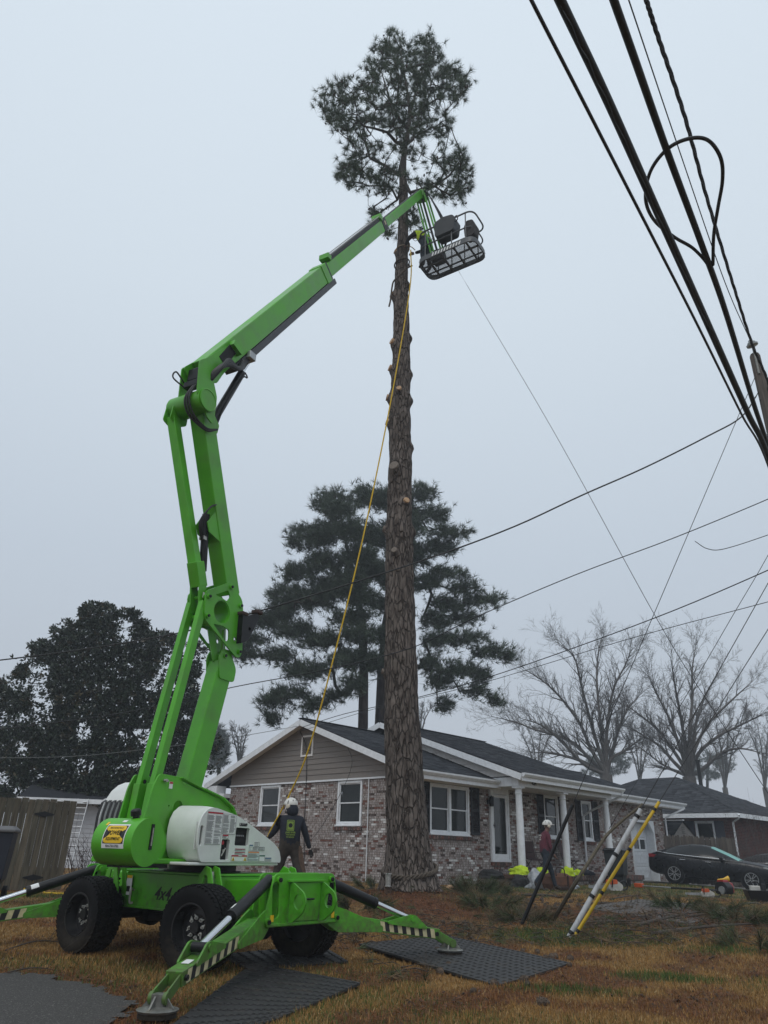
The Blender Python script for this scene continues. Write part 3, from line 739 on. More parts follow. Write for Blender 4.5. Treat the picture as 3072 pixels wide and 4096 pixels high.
# --- wheels -----------------------------------------------------------------------
def make_wheel():
    t = MB(); W, RO = .19, .392
    prof = [(.215, -.135), (.225, -.16), (.30, -.188), (.355, -.183), (.380, -.165), (.386, -.10), (.388, 0), (.386, .10), (.380, .165), (.355, .183), (.30, .188), (.225, .16), (.215, .135)]
    t.lathe([(r, h) for r, h in prof], (0, 0, 0), YS, 56, cap=False)
    wo_ = t.build('wheel', RUBBER, None, smooth=True)
    tr = MB(); nr = 46
    for j, yy in enumerate((-.145, -.088, -.030, .030, .088, .145)):
        for k in range(nr):
            a = 2 * PI * (k + (.5 if j % 2 else 0)) / nr; rr = RO - (.010 if abs(yy) > .12 else .002)
            cpos = Vector((rr * math.cos(a), yy, rr * math.sin(a)))
            Mx = Matrix.Rotation(-a, 3, 'Y') @ Matrix.Rotation(.28 if j % 2 else -.28, 3, 'X')
            tr.box(cpos, (.022, .050, .043), M=Mx)
    to = tr.build('tread', RUBBER, wo_); to['kind'] = 'stuff'
    RIMM = mat('black_rim', (.014, .014, .015), .32, .2, var=.15)
    r_ = MB(); r_.lathe([(.225, -.15), (.232, -.168), (.215, -.168), (.205, -.12), (.19, -.09), (.185, -.05), (.17, -.045), (.15, -.052), (.11, -.050), (.105, -.045), (.06, -.045), (.055, -.09), (.0005, -.09)], (0, 0, 0), YS, 40, cap=False)
    r_.lathe([(.225, .15), (.2, .1), (.06, .06), (.0005, .06)], (0, 0, 0), YS, 24, cap=False)
    r_.build('rim', RIMM, wo_, smooth=True)
    for k in range(8):
        a = 2 * PI * k / 8 + .2; cc_ = Vector((.088 * math.cos(a), -.055, .088 * math.sin(a)))
        dd = Vector((-math.sin(a), 0, math.cos(a))) if k % 2 else Vector((math.sin(a), 0, -math.cos(a))); oo = Vector((math.cos(a), 0, math.sin(a)))
        dd = (dd * .6 + oo * .8).normalized(); ss = dd.cross(YS)
        pl = [(.018 * math.cos(q), .018 * math.sin(q)) for q in np.linspace(.6, 2 * PI - .6, 10)] + [(.045, 0)]
        i_ = MB(); i_.plate(pl, .012, dd, ss, cc_); io = i_.build('nut_indicator', mat('pale_plastic', (.55, .56, .52), .5), wo_)
        MB().cyl(cc_ - YS * .025, cc_ - YS * .002, .011, n=6).build('wheel_nut', STEEL, io)
    return wo_
wh = make_wheel()
for i, (sx, sy) in enumerate(((-1, -1), (1, -1), (1, 1), (-1, 1))):
    o = wh if i == 0 else copy_tree(wh)
    o.parent = lift; o.location = (sx * 1.0, sy * .79, cz(.855)); o.rotation_euler = (0, random.uniform(0, 6), (0 if sy < 0 else PI) + (R(9) if sx > 0 else R(2)))

# --- end plates and outriggers ------------------------------------------------------
def end_plate(sx):
    x = sx * 1.70; m_ = MB()
    outer = rpoly([(-.47, 1.375), (.47, 1.375), (.56, 1.02), (.56, .885), (-.56, .885), (-.56, 1.02)], .06)
    holes = [slot(-.43, 1.13, .10, .33), slot(.43, 1.13, .10, .33)]
    # lean the slots with the edge
    hs = [[(p[0] - (.12 if p[0] < 0 else -.12) * (1.13 - p[1]) * -.9, p[1] - B_) for p in h] for h in holes]
    for dx in (0, -.20 * sx):
        m_.plate([(p, q - B_) for p, q in outer], .022, YS * sx, ZS, (x + dx, 0, 0), holes=hs)
    o = m_.build('end_plate', GREEN, lift, bevel=.004)
    MB().box((x + .006 * sx, 0, cz(.905)), (.05, 1.10, .025)).build('bottom_flange', GREEN, o, bevel=.004)
    MB().plate([(p, q - B_) for p, q in rpoly([(-.20, .93), (.20, .93), (.24, 1.29), (-.24, 1.29)], .03)], .02, YS * sx, ZS, (x + .022 * sx, 0, 0)).build('cover_panel', GREEN, o, bevel=.004)
    MB().box((x + .03 * sx, 0, cz(1.305)), (.06, .56, .016)).build('rain_strip', GREEN, o)
    MB().cyl((x + .03 * sx, -.02, cz(1.13)), (x + .06 * sx, .10, cz(1.13)), .010, n=6).build('panel_handle', BLACK, o)
    for sy in (-1, 1):
        pr = [(0, .92), (.05, .92), (.20, 1.02), (.235, 1.12), (.20, 1.20), (.04, 1.29), (0, 1.29)]
        MB().plate([(p, q - B_) for p, q in rpoly(pr, .05)], .022, XS * sx, ZS, (x + .03 * sx, sy * .24, 0), holes=[circ(.125, cz(1.115), .060, 20, .072)]).build('towing_eye', GREEND, o, bevel=.004)
        for yy, z_ in ((.41, 1.315), (.53, .935)):
            MB().cyl((x - .24 * sx, sy * yy, cz(z_)), (x + .035 * sx, sy * yy, cz(z_)), .034, n=16).build('boss', GREEN, o, smooth=True)
            MB().cyl((x + .03 * sx, sy * yy, cz(z_)), (x + .05 * sx, sy * yy, cz(z_)), .021, n=12).build('pin', BLACK, o)
        MB().box((x + .014 * sx, sy * .47, cz(.965)), (.006, .045, .06)).build('lifting_sticker', STICKY, o)
    return o
def outrigger(sx, sy, foot, zpad):
    """leg hinged at the lower corner of an end plate; foot = (x, y) of the pad in the lift frame"""
    x = sx * 1.60; p0 = Vector((x, sy * .55, cz(.935))); fz = zpad - B_
    fo = Vector((foot[0], foot[1], fz + .12)); d3 = (fo - p0); hd = Vector((d3.x, d3.y, 0)).normalized(); sd = Vector((-hd.y, hd.x, 0))
    pe = fo - hd * .20 + Vector((0, 0, .10))            # end of the box beam
    ps = p0 + hd * .10 - Vector((0, 0, .03))
    m_ = MB(); m_.beam(ps, pe, .15, .13, h1=.11)
    leg = m_.build('outrigger_leg', GREEN, lift, bevel=.006)
    u = (pe - ps).normalized(); nrm = u.cross(sd); nrm = nrm if nrm.z > 0 else -nrm
    Ln = (pe - ps).length
    for e in (-1, 1):
        oo = ps + sd * (e * .086)
        g = MB(); g.plate(rpoly([(-.17, -.06), (-.17, .08), (-.10, .13), (.05, .11), (.56, .0), (.56, -.06), (.30, -.085), (-.02, -.12)], .03), .018, u, nrm, oo); g.build('hinge_gusset', GREEN, leg, bevel=.003)
        q = Ln - .47
        g = MB(); g.plate(rpoly([(q - .28, .06), (q + .02, .16), (q + .09, .16), (q + .26, .06), (q + .26, .03), (q - .28, .03)], .025), .018, u, nrm, oo); g.build('ram_lug', GREEN, leg, bevel=.003)
        MB().cyl(oo + u * (q + .05) + nrm * .115 - sd * (.02), oo + u * (q + .05) + nrm * .115 + sd * .02, .030, n=14).build('boss', GREEN, leg, smooth=True)
        # hazard tape: alternating panels
        tp = MB(); nseg = 13; a0, a1 = .55, Ln - .06; hh = .046
        for k in range(nseg):
            t0 = a0 + (a1 - a0) * k / nseg; t1 = a0 + (a1 - a0) * (k + 1) / nseg; sk = .03
            q_ = [oo + u * t0 - nrm * hh, oo + u * t1 - nrm * hh, oo + u * (t1 - sk) + nrm * hh, oo + u * (t0 - sk) + nrm * hh]
            q_ = [w_ - sd * (e * .086) + sd * e * (.0765) for w_ in q_]
            tp.add(q_, [(0, 1, 2, 3)] if e > 0 else [(3, 2, 1, 0)], mi=k % 2)
        tp.build('hazard_tape', [CREAM, INK], leg)
        MB().cyl(oo + u * (Ln - .05) - sd * .012, oo + u * (Ln - .05) + sd * .012, .022, n=12).build('pin', BLACK, leg)
        # foot links
        l0 = pe - u * .03 + sd * (e * .052); l1 = fo + sd * (e * .060)
        MB().beam(l0, l1, .014, .085).build('foot_link', GREEN, leg, bevel=.003)
        MB().cyl(l1 - sd * .015, l1 + sd * .015, .045, n=14).build('boss', GREEN, leg, smooth=True)
    st_ = MB().box((0, 0, 0), (.10, .07, .003)).build('warning_sticker', STICKW, leg, loc=ps + u * (Ln - .22) + nrm * .062); st_.rotation_euler = u.to_track_quat('X', 'Z').to_euler()
    f_ = MB(); f_.lathe([(.150, .035), (.160, .050), (.12, .062), (.05, .075)], (fo.x, fo.y, fz), ZS, 28)
    fpo = f_.build('foot_pad', GALV, lift, smooth=True)
    MB().cyl((fo.x, fo.y, fz), (fo.x, fo.y, fz + .045), .145, n=28).build('rubber_sole', RUBBER, fpo)
    fp = MB()
    for a in range(4):
        dd = Vector((math.cos(a * PI / 2 + .4), math.sin(a * PI / 2 + .4), 0)); fp.plate([(.03, .065), (.135, .06), (.05, .15), (.03, .15)], .014, dd, ZS, (fo.x, fo.y, fz))
    fp.cyl((fo.x, fo.y, fz + .05), (fo.x, fo.y, fz + .15), .06, n=16); fp.build('pad_knuckle', GALV, fpo)
    # ram
    r0 = Vector((sx * 1.58, sy * .42, cz(1.31))); r1 = ps + u * (Ln - .42) + nrm * .115; rd = (r1 - r0)
    mid = r0 + rd * .60
    cy_ = MB().cyl(r0, mid, .058, n=18).cyl(r0 + rd * .57, r0 + rd * .605, .062, n=18).build('ram_cylinder', BLACK, lift, smooth=True)
    MB().cyl(mid, r1, .034, n=16).build('ram_rod', CHROME, cy_, smooth=True)
    MB().cyl(r1 - sd * .065, r1 + sd * .065, .040, n=16).build('rod_eye', BLACK, cy_, smooth=True)
    sb = MB(); sdn = rd.normalized().cross(ZS).normalized() * (-1 if sx * sy > 0 else 1)
    un = sdn.cross(rd.normalized()); un = un if un.z > 0 else -un
    for k in range(6):
        a0 = .25 + k * .2; a1 = a0 + .2
        pts = [(sdn * math.cos(a0) + un * math.sin(a0)) * .0605, (sdn * math.cos(a1) + un * math.sin(a1)) * .0605]
        q0 = r0 + rd * .50; q1 = r0 + rd * .565; sb.add([q0 + pts[0], q1 + pts[0], q1 + pts[1], q0 + pts[1]], [(0, 1, 2, 3)])
    sb.build('ram_sticker', STICKW, cy_, recalc=True)
for sx in (1, -1): end_plate(sx)
def pad_z(x, y):
    w_ = Matrix.Rotation(LYAW, 3, 'Z') @ Vector((x, y, 0)) + LT; return gz(w_.x, w_.y) + .035
OUTR = [(1, -1, (2.36, -2.26)), (1, 1, (2.2, 2.10)), (-1, -1, (-2.25, -2.2)), (-1, 1, (-2.25, 2.2))]
for sx, sy, ft in OUTR: outrigger(sx, sy, ft, pad_z(*ft))

# --- superstructure (frame: x along the boom plane, -y faces the camera side) -----------
SR = (0, 0, SROT)
def sup(mb_, name, m_, **k): return mb_.build(name, m_, k.pop('parent', lift), rot=SR if 'nr' not in k else None, **{a: b for a, b in k.items() if a != 'nr'})
def P3(s, y, z): return Vector((s, y, z - B_))
NX, NZ = XS, ZS
def splate(mb_, poly, t, y, holes=(), mi=0):
    """plate in the boom plane at side offset y; poly in (s, z absolute)"""
    return mb_.plate([(a, b - B_) for a, b in poly], t, XS, ZS, (0, y, 0), holes=[[(a, b - B_) for a, b in h] for h in holes], mi=mi)
m_ = MB(); m_.cyl(P3(0, 0, 1.33), P3(0, 0, 1.43), .40, n=36).cyl(P3(0, 0, 1.30), P3(0, 0, 1.35), .46, n=36); sup(m_, 'slew_ring', BLACK, smooth=True)
m_ = MB(); m_.box(P3(-.45, 0, 1.455), (1.75, .92, .05)); sup(m_, 'turntable', GREEN, bevel=.008)
tw = rpoly([(-1.36, 1.45), (-1.22, 2.20), (-1.15, 2.35), (-.80, 2.34), (-.74, 2.27), (-.40, 2.22), (-.05, 2.15), (.16, 2.05), (.34, 1.86), (.46, 1.60), (.50, 1.45)], .05)
m_ = MB()
for y in (-.19, .19): splate(m_, tw, .022, y, holes=[circ(-.78, 2.01, .075, 20), circ(-.93, 2.02, .012, 8)])
two = sup(m_, 'tower', GREEN, bevel=.004)
m_ = MB(); m_.beam(P3(-.80, -.19, 2.335), P3(-.40, -.19, 2.24), .10, .014).beam(P3(-.40, -.19, 2.24), P3(-.05, -.19, 2.165), .13, .014).beam(P3(-.05, -.19, 2.165), P3(.16, -.19, 2.065), .13, .014).beam(P3(.16, -.19, 2.065), P3(.36, -.19, 1.85), .12, .014).beam(P3(.36, -.19, 1.85), P3(.48, -.19, 1.56), .10, .014)
m_.build('stiffening_flange', GREEN, two)
MB().beam(P3(-1.05, 0, 1.50), P3(-1.0, 0, 2.25), .36, .02, up=(1, 0, 0)).build('back_web', GREEN, two)
MB().box(P3(-.15, 0, 1.95), (.6, .36, .02)).build('inner_web', GREEN, two)
for yy in (-.205,): 
    MB().box(P3(-.95, yy, 2.24), (.055, .004, .075)).build('pinch_sticker', STICKW, two); MB().box(P3(-.95, yy - .003, 2.265), (.05, .004, .022)).build('sticker_header', STICKR, two)
    MB().cyl(P3(-1.06, yy + .03, 2.28), P3(-1.06, yy - .04, 2.28), .018, n=10).cyl(P3(-1.10, yy - .02, 2.28), P3(-1.02, yy - .02, 2.28), .010, n=8).build('clevis_pin', STEEL, two)
def boxbeam(name, a, b, w, h, w1=None, h1=None, m=None, bevel=.012, **k):
    return sup(MB().beam(P3(a[0], k.pop('y', 0), a[1]), P3(b[0], k.pop('y1', 0), b[1]), w, h, up=(-1, 0, .3), w1=w1, h1=h1), name, m or GREEN, bevel=bevel, **k)
lb = boxbeam('lower_riser', (-.60, 1.55), (-.115, 3.84), .20, .285)
m_ = MB()
for y in (-.105, .105): splate(m_, rpoly([(-.25, 3.62), (.05, 3.62), (.07, 3.80), (-.10, 4.02), (-.24, 4.02), (-.30, 3.9)], .05), .02, y)
m_.cyl(P3(-.19, -.13, 3.93), P3(-.19, .13, 3.93), .035, n=14); m_.build('riser_head', GREEN, lb, bevel=.004)
MB().cyl(P3(-.19, -.14, 3.93), P3(-.19, .14, 3.93), .020, n=12).build('pin', BLACK, lb)
for y in (-.105, .105):
    lk = sup(MB().beam(P3(-1.13, y, 2.10), P3(-.73, y, 4.52), .075, .105, up=(-1, 0, .2)), 'levelling_link', GREEN, bevel=.006)
    MB().cyl(P3(-1.10, y - .05, 2.27), P3(-1.10, y + .05, 2.27), .022, n=10).build('pin', BLACK, lk)
    MB().beam(P3(-1.16, y, 1.55), P3(-1.105, y, 2.24), .10, .14, up=(-1, 0, .2)).build('link_shoe', GREEN, lk, bevel=.006)
# first knuckle
kn = rpoly([(-.76, 4.66), (-.29, 4.94), (-.02, 4.75), (.02, 4.62), (.10, 4.05), (.06, 3.955), (-.02, 3.945), (-.70, 4.28), (-.74, 4.36)], .05)
kh = [circ(-.41, 4.47, .160, 28), rpoly([(-.58, 4.66), (-.34, 4.80), (-.27, 4.72), (-.33, 4.64), (-.45, 4.66)], .03), rpoly([(-.55, 4.27), (-.36, 4.29), (-.22, 4.27), (-.20, 4.13), (-.27, 4.10)], .03), circ(-.08, 4.18, .030, 12)]
m_ = MB()
for y in (-.15, .15): splate(m_, kn, .022, y, holes=kh)
ko = sup(m_, 'knuckle', GREEN, bevel=.004)
tb = MB(); ring = [(.160, -.15), (.160, .15), (.148, .15), (.148, -.15), (.160, -.15)]; tb.lathe(ring, P3(-.41, 0, 4.47), YS, 28, cap=False); tb.build('knuckle_tube', GREEN, ko, smooth=True)
for s_, z_ in ((-.70, 4.60), (-.29, 4.86), (-.05, 4.66), (-.68, 4.34), (.03, 4.03)):
    MB().cyl(P3(s_, -.185, z_), P3(s_, .185, z_), .034, n=14).build('boss', GREEN, ko, smooth=True)
    MB().cyl(P3(s_, -.20, z_), P3(s_, .20, z_), .019, n=10).build('pin', BLACK, ko)
MB().beam(P3(-.24, 0, 3.86), P3(-.35, .06, 4.28), .03, .08).beam(P3(-.12, 0, 3.86), P3(-.22, -.06, 4.28), .03, .08).build('inner_link', GREEN, ko)
m_ = MB(); splate(m_, rpoly([(-.07, 4.52), (.01, 4.52), (.22, 4.62), (.30, 4.60), (.10, 4.20), (-.05, 4.12)], .02), .09, -.20, holes=[circ(.10, 4.36, .028, 12)])
bk = sup(m_, 'boom_rest', BLACK, bevel=.008)
RUST = mat('brown_rubber_block', (.055, .032, .028), .8)
MB().box(P3(-.03, -.20, 4.545), (.13, .12, .05)).build('rest_pad', RUST, bk, bevel=.015); MB().box(P3(.28, -.20, 4.655), (.13, .12, .055)).build('rest_pad', RUST, bk, bevel=.015)
# upper riser + link + ram
ur = boxbeam('upper_riser', (-.16, 4.80), (-1.16, 7.18), .24, .255)
lk = sup(MB().beam(P3(-.84, .03, 5.02), P3(-1.41, .30, 7.10), .135, .125, up=(-1, 0, .3)), 'upper_link', GREEN, bevel=.008)
MB().beam(P3(-.74, 0, 4.74), P3(-.87, 0, 5.05), .175, .155, up=(-1, 0, .3)).build('link_collar', GREEN, lk, bevel=.008)
for y in (-.075, .075): MB().beam(P3(-.69, y, 4.40), P3(-.76, y, 4.78), .025, .15, w1=.02, h1=.13, up=(-1, 0, .3)).build('link_cheek', GREEN, lk)
MB().box(P3(-.72, -.092, 4.62), (.045, .004, .075)).build('pinch_sticker', STICKW, lk)
m_ = MB()
for y in (-.10, .10): splate(m_, [(-.62, 6.22), (-.60, 6.05), (-.86, 5.62), (-.80, 5.50), (-.40, 5.40), (-.58, 5.85)], .016, y)
sup(m_, 'ram_bracket', GREEN)
rc = sup(MB().cyl(P3(-.80, 0, 5.78), P3(-.71, 0, 4.98), .052, n=18), 'riser_ram', BLACK, smooth=True)
MB().cyl(P3(-.71, 0, 4.99), P3(-.655, 0, 4.50), .032, n=14).build('ram_rod', CHROME, rc, smooth=True)
for k in range(3):
    MB().tube(bez([P3(-.62, -.09, 6.0), P3(-.84, -.10 - .01 * k, 5.86), P3(-.92 - .02 * k, -.06, 5.6), P3(-.86, -.03, 5.46 - .03 * k), P3(-.79, 0, 5.40)]), .011, n=6).build('hydraulic_hose', HOSE, rc, smooth=True)
MB().box(P3(-.80, -.01, 5.42), (.07, .08, .05)).build('ram_port', STEEL, rc)
# second knuckle: cross drum with cheeks carrying the main boom
m_ = MB(); m_.lathe([(.155, -.235), (.172, -.232), (.172, .36), (.15, .40), (.02, .41)], P3(-1.33, 0, 7.28), YS, 36)
dm = sup(m_, 'knuckle_drum', GREEN, smooth=True)
m_ = MB(); m_.lathe([(.162, -.236), (.168, -.252), (.155, -.256), (.15, -.248), (.0005, -.248)], P3(-1.33, 0, 7.28), YS, 36, cap=False); m_.build('end_cap', GREEN, dm, smooth=True)
m_ = MB()
splate(m_, rpoly([(-1.57, 7.82), (-1.52, 7.30), (-1.43, 7.22), (-1.25, 7.04), (-1.14, 7.00), (-1.12, 7.14), (-1.13, 7.46), (-1.24, 7.66), (-1.12, 7.88), (-1.42, 7.96)], .04), .02, -.20)
splate(m_, rpoly([(-1.50, 7.86), (-1.46, 7.30), (-1.38, 7.15), (-1.22, 7.15), (-1.18, 7.46), (-1.24, 7.66), (-1.14, 7.88), (-1.38, 7.98)], .04), .02, .20)
m_.build('cheek_plate', GREEN, dm, bevel=.004)
m_ = MB()
for y in (.24, .37): splate(m_, rpoly([(-1.52, 7.02), (-1.34, 6.96), (-1.20, 7.05), (-1.20, 7.34), (-1.48, 7.36)], .04), .016, y)
m_.build('link_ears', GREEN, dm)
# main boom
BD = Vector((7.48, 0, 11.42)).normalized(); BO = P3(-1.45, 0, 7.60)
def bm(t, side=0, up=0): return BO + BD * t + Vector((0, side, 0)) + Vector((-BD.z, 0, BD.x)) * up
TIPT = 13.65
def section(name, t0, t1, w, h, up=0, m=None, parent=lift, nr=False, bevel=.014, side=0):
    mbx = MB().beam(bm(t0, side, up), bm(t1, side, up), w, h, up=(-1, 0, .6))
    return mbx.build(name, m or GREEN, parent, bevel=bevel, rot=None if parent is not lift else SR)
ob = section('boom_outer_section', .36, 5.30, .27, .34)
section('boom_collar', 5.10, 5.34, .30, .37, m=GREEN, parent=ob)
section('wear_band', 5.34, 5.42, .28, .35, m=BLACK, parent=ob)
TRAY = mat('cable_tray_grey', (.050, .052, .058), .45, .3, var=.15)
section('cable_tray', .95, 5.55, .22, .095, up=-.245, m=TRAY, parent=ob, bevel=.006)
section('tray_lip', 1.2, 5.50, .012, .11, up=-.24, m=TRAY, parent=ob, side=-.118, bevel=0)
i1 = section('boom_middle_section', 5.2, 9.55, .215, .27)
section('mid_collar', 9.30, 9.60, .24, .30, m=BLACK, parent=i1)
section('wear_pad', 9.44, 9.52, .255, .10, up=.03, m=mat('cream_nylon', (.55, .46, .30), .6), parent=i1)
ch = MB(); nlk = 60
for k in range(nlk):
    t = 5.7 + (9.2 - 5.7) * k / nlk; ch.beam(bm(t, -.02, .172), bm(t + .045, -.02, .172), .17, .075, up=(-1, 0, .6))
co_ = ch.build('energy_chain', HOSE, i1); co_['kind'] = 'stuff'
for y_ in (-.09, .03): MB().cyl(bm(5.8, y_, .24), bm(9.3, y_, .235), .010, n=6).build('extend_cable', STEEL, i1)
MB().box(bm(5.7, -.02, .22), (.12, .22, .12)).build('chain_anchor', GREEN, i1); MB().box(bm(9.32, -.02, .20), (.12, .24, .14)).build('chain_anchor', GREEN, i1)
i2 = section('boom_inner_section', 9.4, 13.40, .165, .215)
MB().beam(bm(9.7, 0, .112), bm(13.3, 0, .112), .11, .012, up=(-1, 0, .6)).build('hose_cover', TRAY, i2)
MB().beam(bm(13.40, 0, .02), bm(13.62, 0, .0), .15, .17, up=(-1, 0, .6)).build('boom_nose', STEEL, i2, bevel=.01)
# boom foot weldment, side window, hoses, valve block
m_ = MB()
for y in (-.145, .145): splate(m_, rpoly([(-1.52, 7.84), (-1.30, 7.66), (-1.12, 7.72), (-1.02, 7.95), (-.78, 8.36), (-.98, 8.52), (-1.36, 8.04)], .05), .016, y)
m_.build('boom_foot', GREEN, ob, rot=None, bevel=.004)
m_ = MB(); m_.beam(bm(.66, -.155, -.01), bm(1.06, -.155, .03), .012, .17, up=(-1, 0, .6)); m_.build('access_window', DARKVOID, ob)
m_ = MB(); m_.beam(bm(1.06, -.18, .0), bm(1.16, -.18, .03), .10, .22, up=(-1, 0, .6)); m_.build('window_hood', GREEN, ob)
for k in range(4):
    MB().tube(bez([P3(-1.30, -.18, 7.72 - .03 * k), P3(-1.22, -.26 - .02 * k, 7.90), P3(-1.06, -.27, 8.06 + .03 * k), P3(-.80, -.22, 8.18), P3(-.60, -.12, 8.38 + .03 * k), P3(-.46, -.04, 8.62)]), .040 - .004 * k, n=8).build('hose_bundle', HOSE, ob, smooth=True)
for k in range(3):
    MB().tube(bez([P3(-1.30, -.10, 7.80), P3(-1.40, -.12 + .03 * k, 7.62), P3(-1.49, -.10 + .03 * k, 7.44), P3(-1.53, -.08 + .04 * k, 7.24), P3(-1.42, -.10 + .04 * k, 7.04), P3(-1.20, -.16, 6.92 - .02 * k), P3(-1.02, -.20, 6.98)]), .014, n=6).build('drum_hose', HOSE, dm, smooth=True)
MB().tube(bez([P3(-1.44, .16, 7.62), P3(-1.60, .18, 7.72), P3(-1.66, .16, 7.58), P3(-1.48, .1, 7.50)]), .012, n=6).build('loop_hose', HOSE, dm, smooth=True)
MB().box(P3(-1.42, 0, 7.55), (.12, .26, .10)).box(P3(-1.36, .04, 7.76), (.12, .20, .20)).build('valve_block', BLACK, dm, bevel=.01)
lc = sup(MB().cyl(P3(-.98, -.02, 7.14), P3(-.49, -.02, 8.36), .062, n=18), 'boom_ram', BLACK, smooth=True)
MB().cyl(P3(-.50, -.02, 8.34), P3(-.18, -.02, 9.10), .034, n=14).build('ram_rod', CHROME, lc, smooth=True)
MB().tube(bez([P3(-.94, -.09, 7.12), P3(-.84, -.10, 7.5), P3(-.56, -.10, 8.18), P3(-.46, -.12, 8.26), P3(-.50, -.10, 8.34)]), .012, n=6).build('ram_hose', HOSE, lc, smooth=True)
m_ = MB()
for y in (-.10, .07): splate(m_, rpoly([(-1.10, 7.0), (-.92, 6.98), (-.90, 7.14), (-1.15, 7.35)], .03), .016, y)
m_.build('ram_lug', GREEN, lc)
MB().box(P3(-.46, -.12, 8.66), (.15, .14, .13)).build('junction_box', ALU, ob, bevel=.01)

# --- hoods, tank, stickers ----------------------------------------------------------------
def hood(prof, ya, yb, rear_in, name, nose_in=.05):
    """bulbous cover: side profile (s,z) lofted across y with tapering at both sides"""
    rings = []; cs = sum(p[0] for p in prof) / len(prof); cz_ = min(p[1] for p in prof)
    for k, (f, sc, dz) in enumerate(((0, .86, .82), (.03, .93, .92), (.10, .975, .975), (.22, 1.0, 1.0), (.6, 1.0, 1.03), (1.0, .98, 1.05))):
        y = ya + (yb - ya) * f; r = []
        for s_, z_ in prof: r.append(P3(cs + (s_ - cs) * (1 - (1 - sc) * .55), y, cz_ + (z_ - cz_) * dz))
        rings.append(r)
    m_ = MB().loft(rings); return m_
prof = rpoly([(-1.30, 1.47), (-1.36, 1.62), (-1.32, 1.82), (-1.20, 1.97), (-1.04, 2.05), (-.80, 2.04), (-.36, 1.955), (-.09, 1.86), (.40, 1.68), (.53, 1.60), (.57, 1.47)], .06)
HY = -.74
# near hood: body behind a flat side panel with real openings
side_prof = [(-.92, 1.455), (-1.00, 1.62), (-1.01, 1.80), (-.97, 1.92), (-.88, 1.995), (-.76, 2.01), (-.36, 1.945), (-.09, 1.855), (.38, 1.675), (.51, 1.60), (.555, 1.50), (.55, 1.455)]
sp_ = rpoly(side_prof, .05)
o1 = rpoly([(-.37, 1.63), (-.12, 1.63), (-.12, 1.82), (-.37, 1.82)], .02); o2 = rpoly([(-.60, 1.48), (-.46, 1.48), (-.46, 1.69), (-.60, 1.69)], .02); o3 = slot(-.955, 1.72, .045, .20)
m_ = MB(); splate(m_, sp_, .02, HY, holes=[o1, o2, o3])
hs = sup(m_, 'control_cover', WHITEGRP, bevel=.006)
rings = []
NPT = 40
def resample(P, n):
    P = [Vector(p) for p in P] + [Vector(P[0])]; L_ = [0]
    for a, b in zip(P, P[1:]): L_.append(L_[-1] + (b - a).length)
    out = []
    for k in range(n):
        d = L_[-1] * k / n; i = max(j for j in range(len(L_)) if L_[j] <= d + 1e-9); i = min(i, len(P) - 2)
        t = (d - L_[i]) / max(1e-9, L_[i + 1] - L_[i]); out.append(P[i].lerp(P[i + 1], t))
    return out
base_p = resample(sp_, NPT)
for f, g in ((.0, 0.0), (.02, .035), (.06, .075), (.12, .11), (.22, .14), (.40, .16), (.50, .16)):
    r = []
    for q in base_p:
        # grow outward (not down) while moving inwards from the side face
        dirx = -1 if q.x < -.75 else (1 if q.x > .3 else 0)
        gx = g * (-.45 if q.x < -.80 else -.2 if q.x < -.6 else .12); gz_ = g * .16 if q.y > 1.7 else (g * .10 if q.y > 1.6 else 0)
        r.append(P3(q.x - gx if q.x < -.6 else q.x + (g * .15 if q.x > .45 else 0), HY + .008 + f, q.y + gz_))
    rings.append(r)
m_ = MB().loft(rings, cap=False); m_.build('cover_shell', WHITEGRP, hs, smooth=True)
for a, b, c_, d_ in ((-.37, -.12, 1.63, 1.82), (-.60, -.46, 1.48, 1.69), (-.985, -.925, 1.60, 1.84)): MB().box(P3((a + b) / 2, HY + .035, (c_ + d_) / 2), (b - a + .03, .01, d_ - c_ + .03)).build('recess_back', DARKVOID if b > -.9 else WHITEGRP, hs)  # black sheets put the shade of the recesses into colour
for q, (a, b, c_, d_) in enumerate(((-.37, -.12, 1.63, 1.82), (-.60, -.46, 1.48, 1.69))):
    w_ = MB(); w_.box(P3(b + .006, HY + .02, (c_ + d_) / 2), (.012, .03, d_ - c_)).box(P3((a + b) / 2, HY + .02, c_ - .005), (b - a, .03, .012)); w_.build('recess_side', WHITEGRP, hs)
for k in range(5): MB().cyl(P3(-.335 + k * .034, HY + .03, 1.735), P3(-.335 + k * .034, HY + .012, 1.735), .010, n=8).build('switch', ALU, hs)
MB().box(P3(-.26, HY + .022, 1.69), (.17, .015, .05)).build('control_panel', BLACK, hs)
MB().cyl(P3(-.555, HY + .03, 1.655), P3(-.555, HY + .008, 1.655), .022, n=12).build('emergency_button', STICKR, hs)
MB().cyl(P3(-.53, HY + .03, 1.57), P3(-.53, HY + .010, 1.57), .018, n=10).cyl(P3(-.55, HY + .02, 1.52), P3(-.50, HY + .012, 1.60), .010, n=8).build('valve_lever', STEEL, hs)
m_ = MB(); m_.box(P3(-.27, HY + .26, 1.438), (1.60, .50, .03)); m_.build('cover_sill', WHITEGRP, hs, bevel=.01)
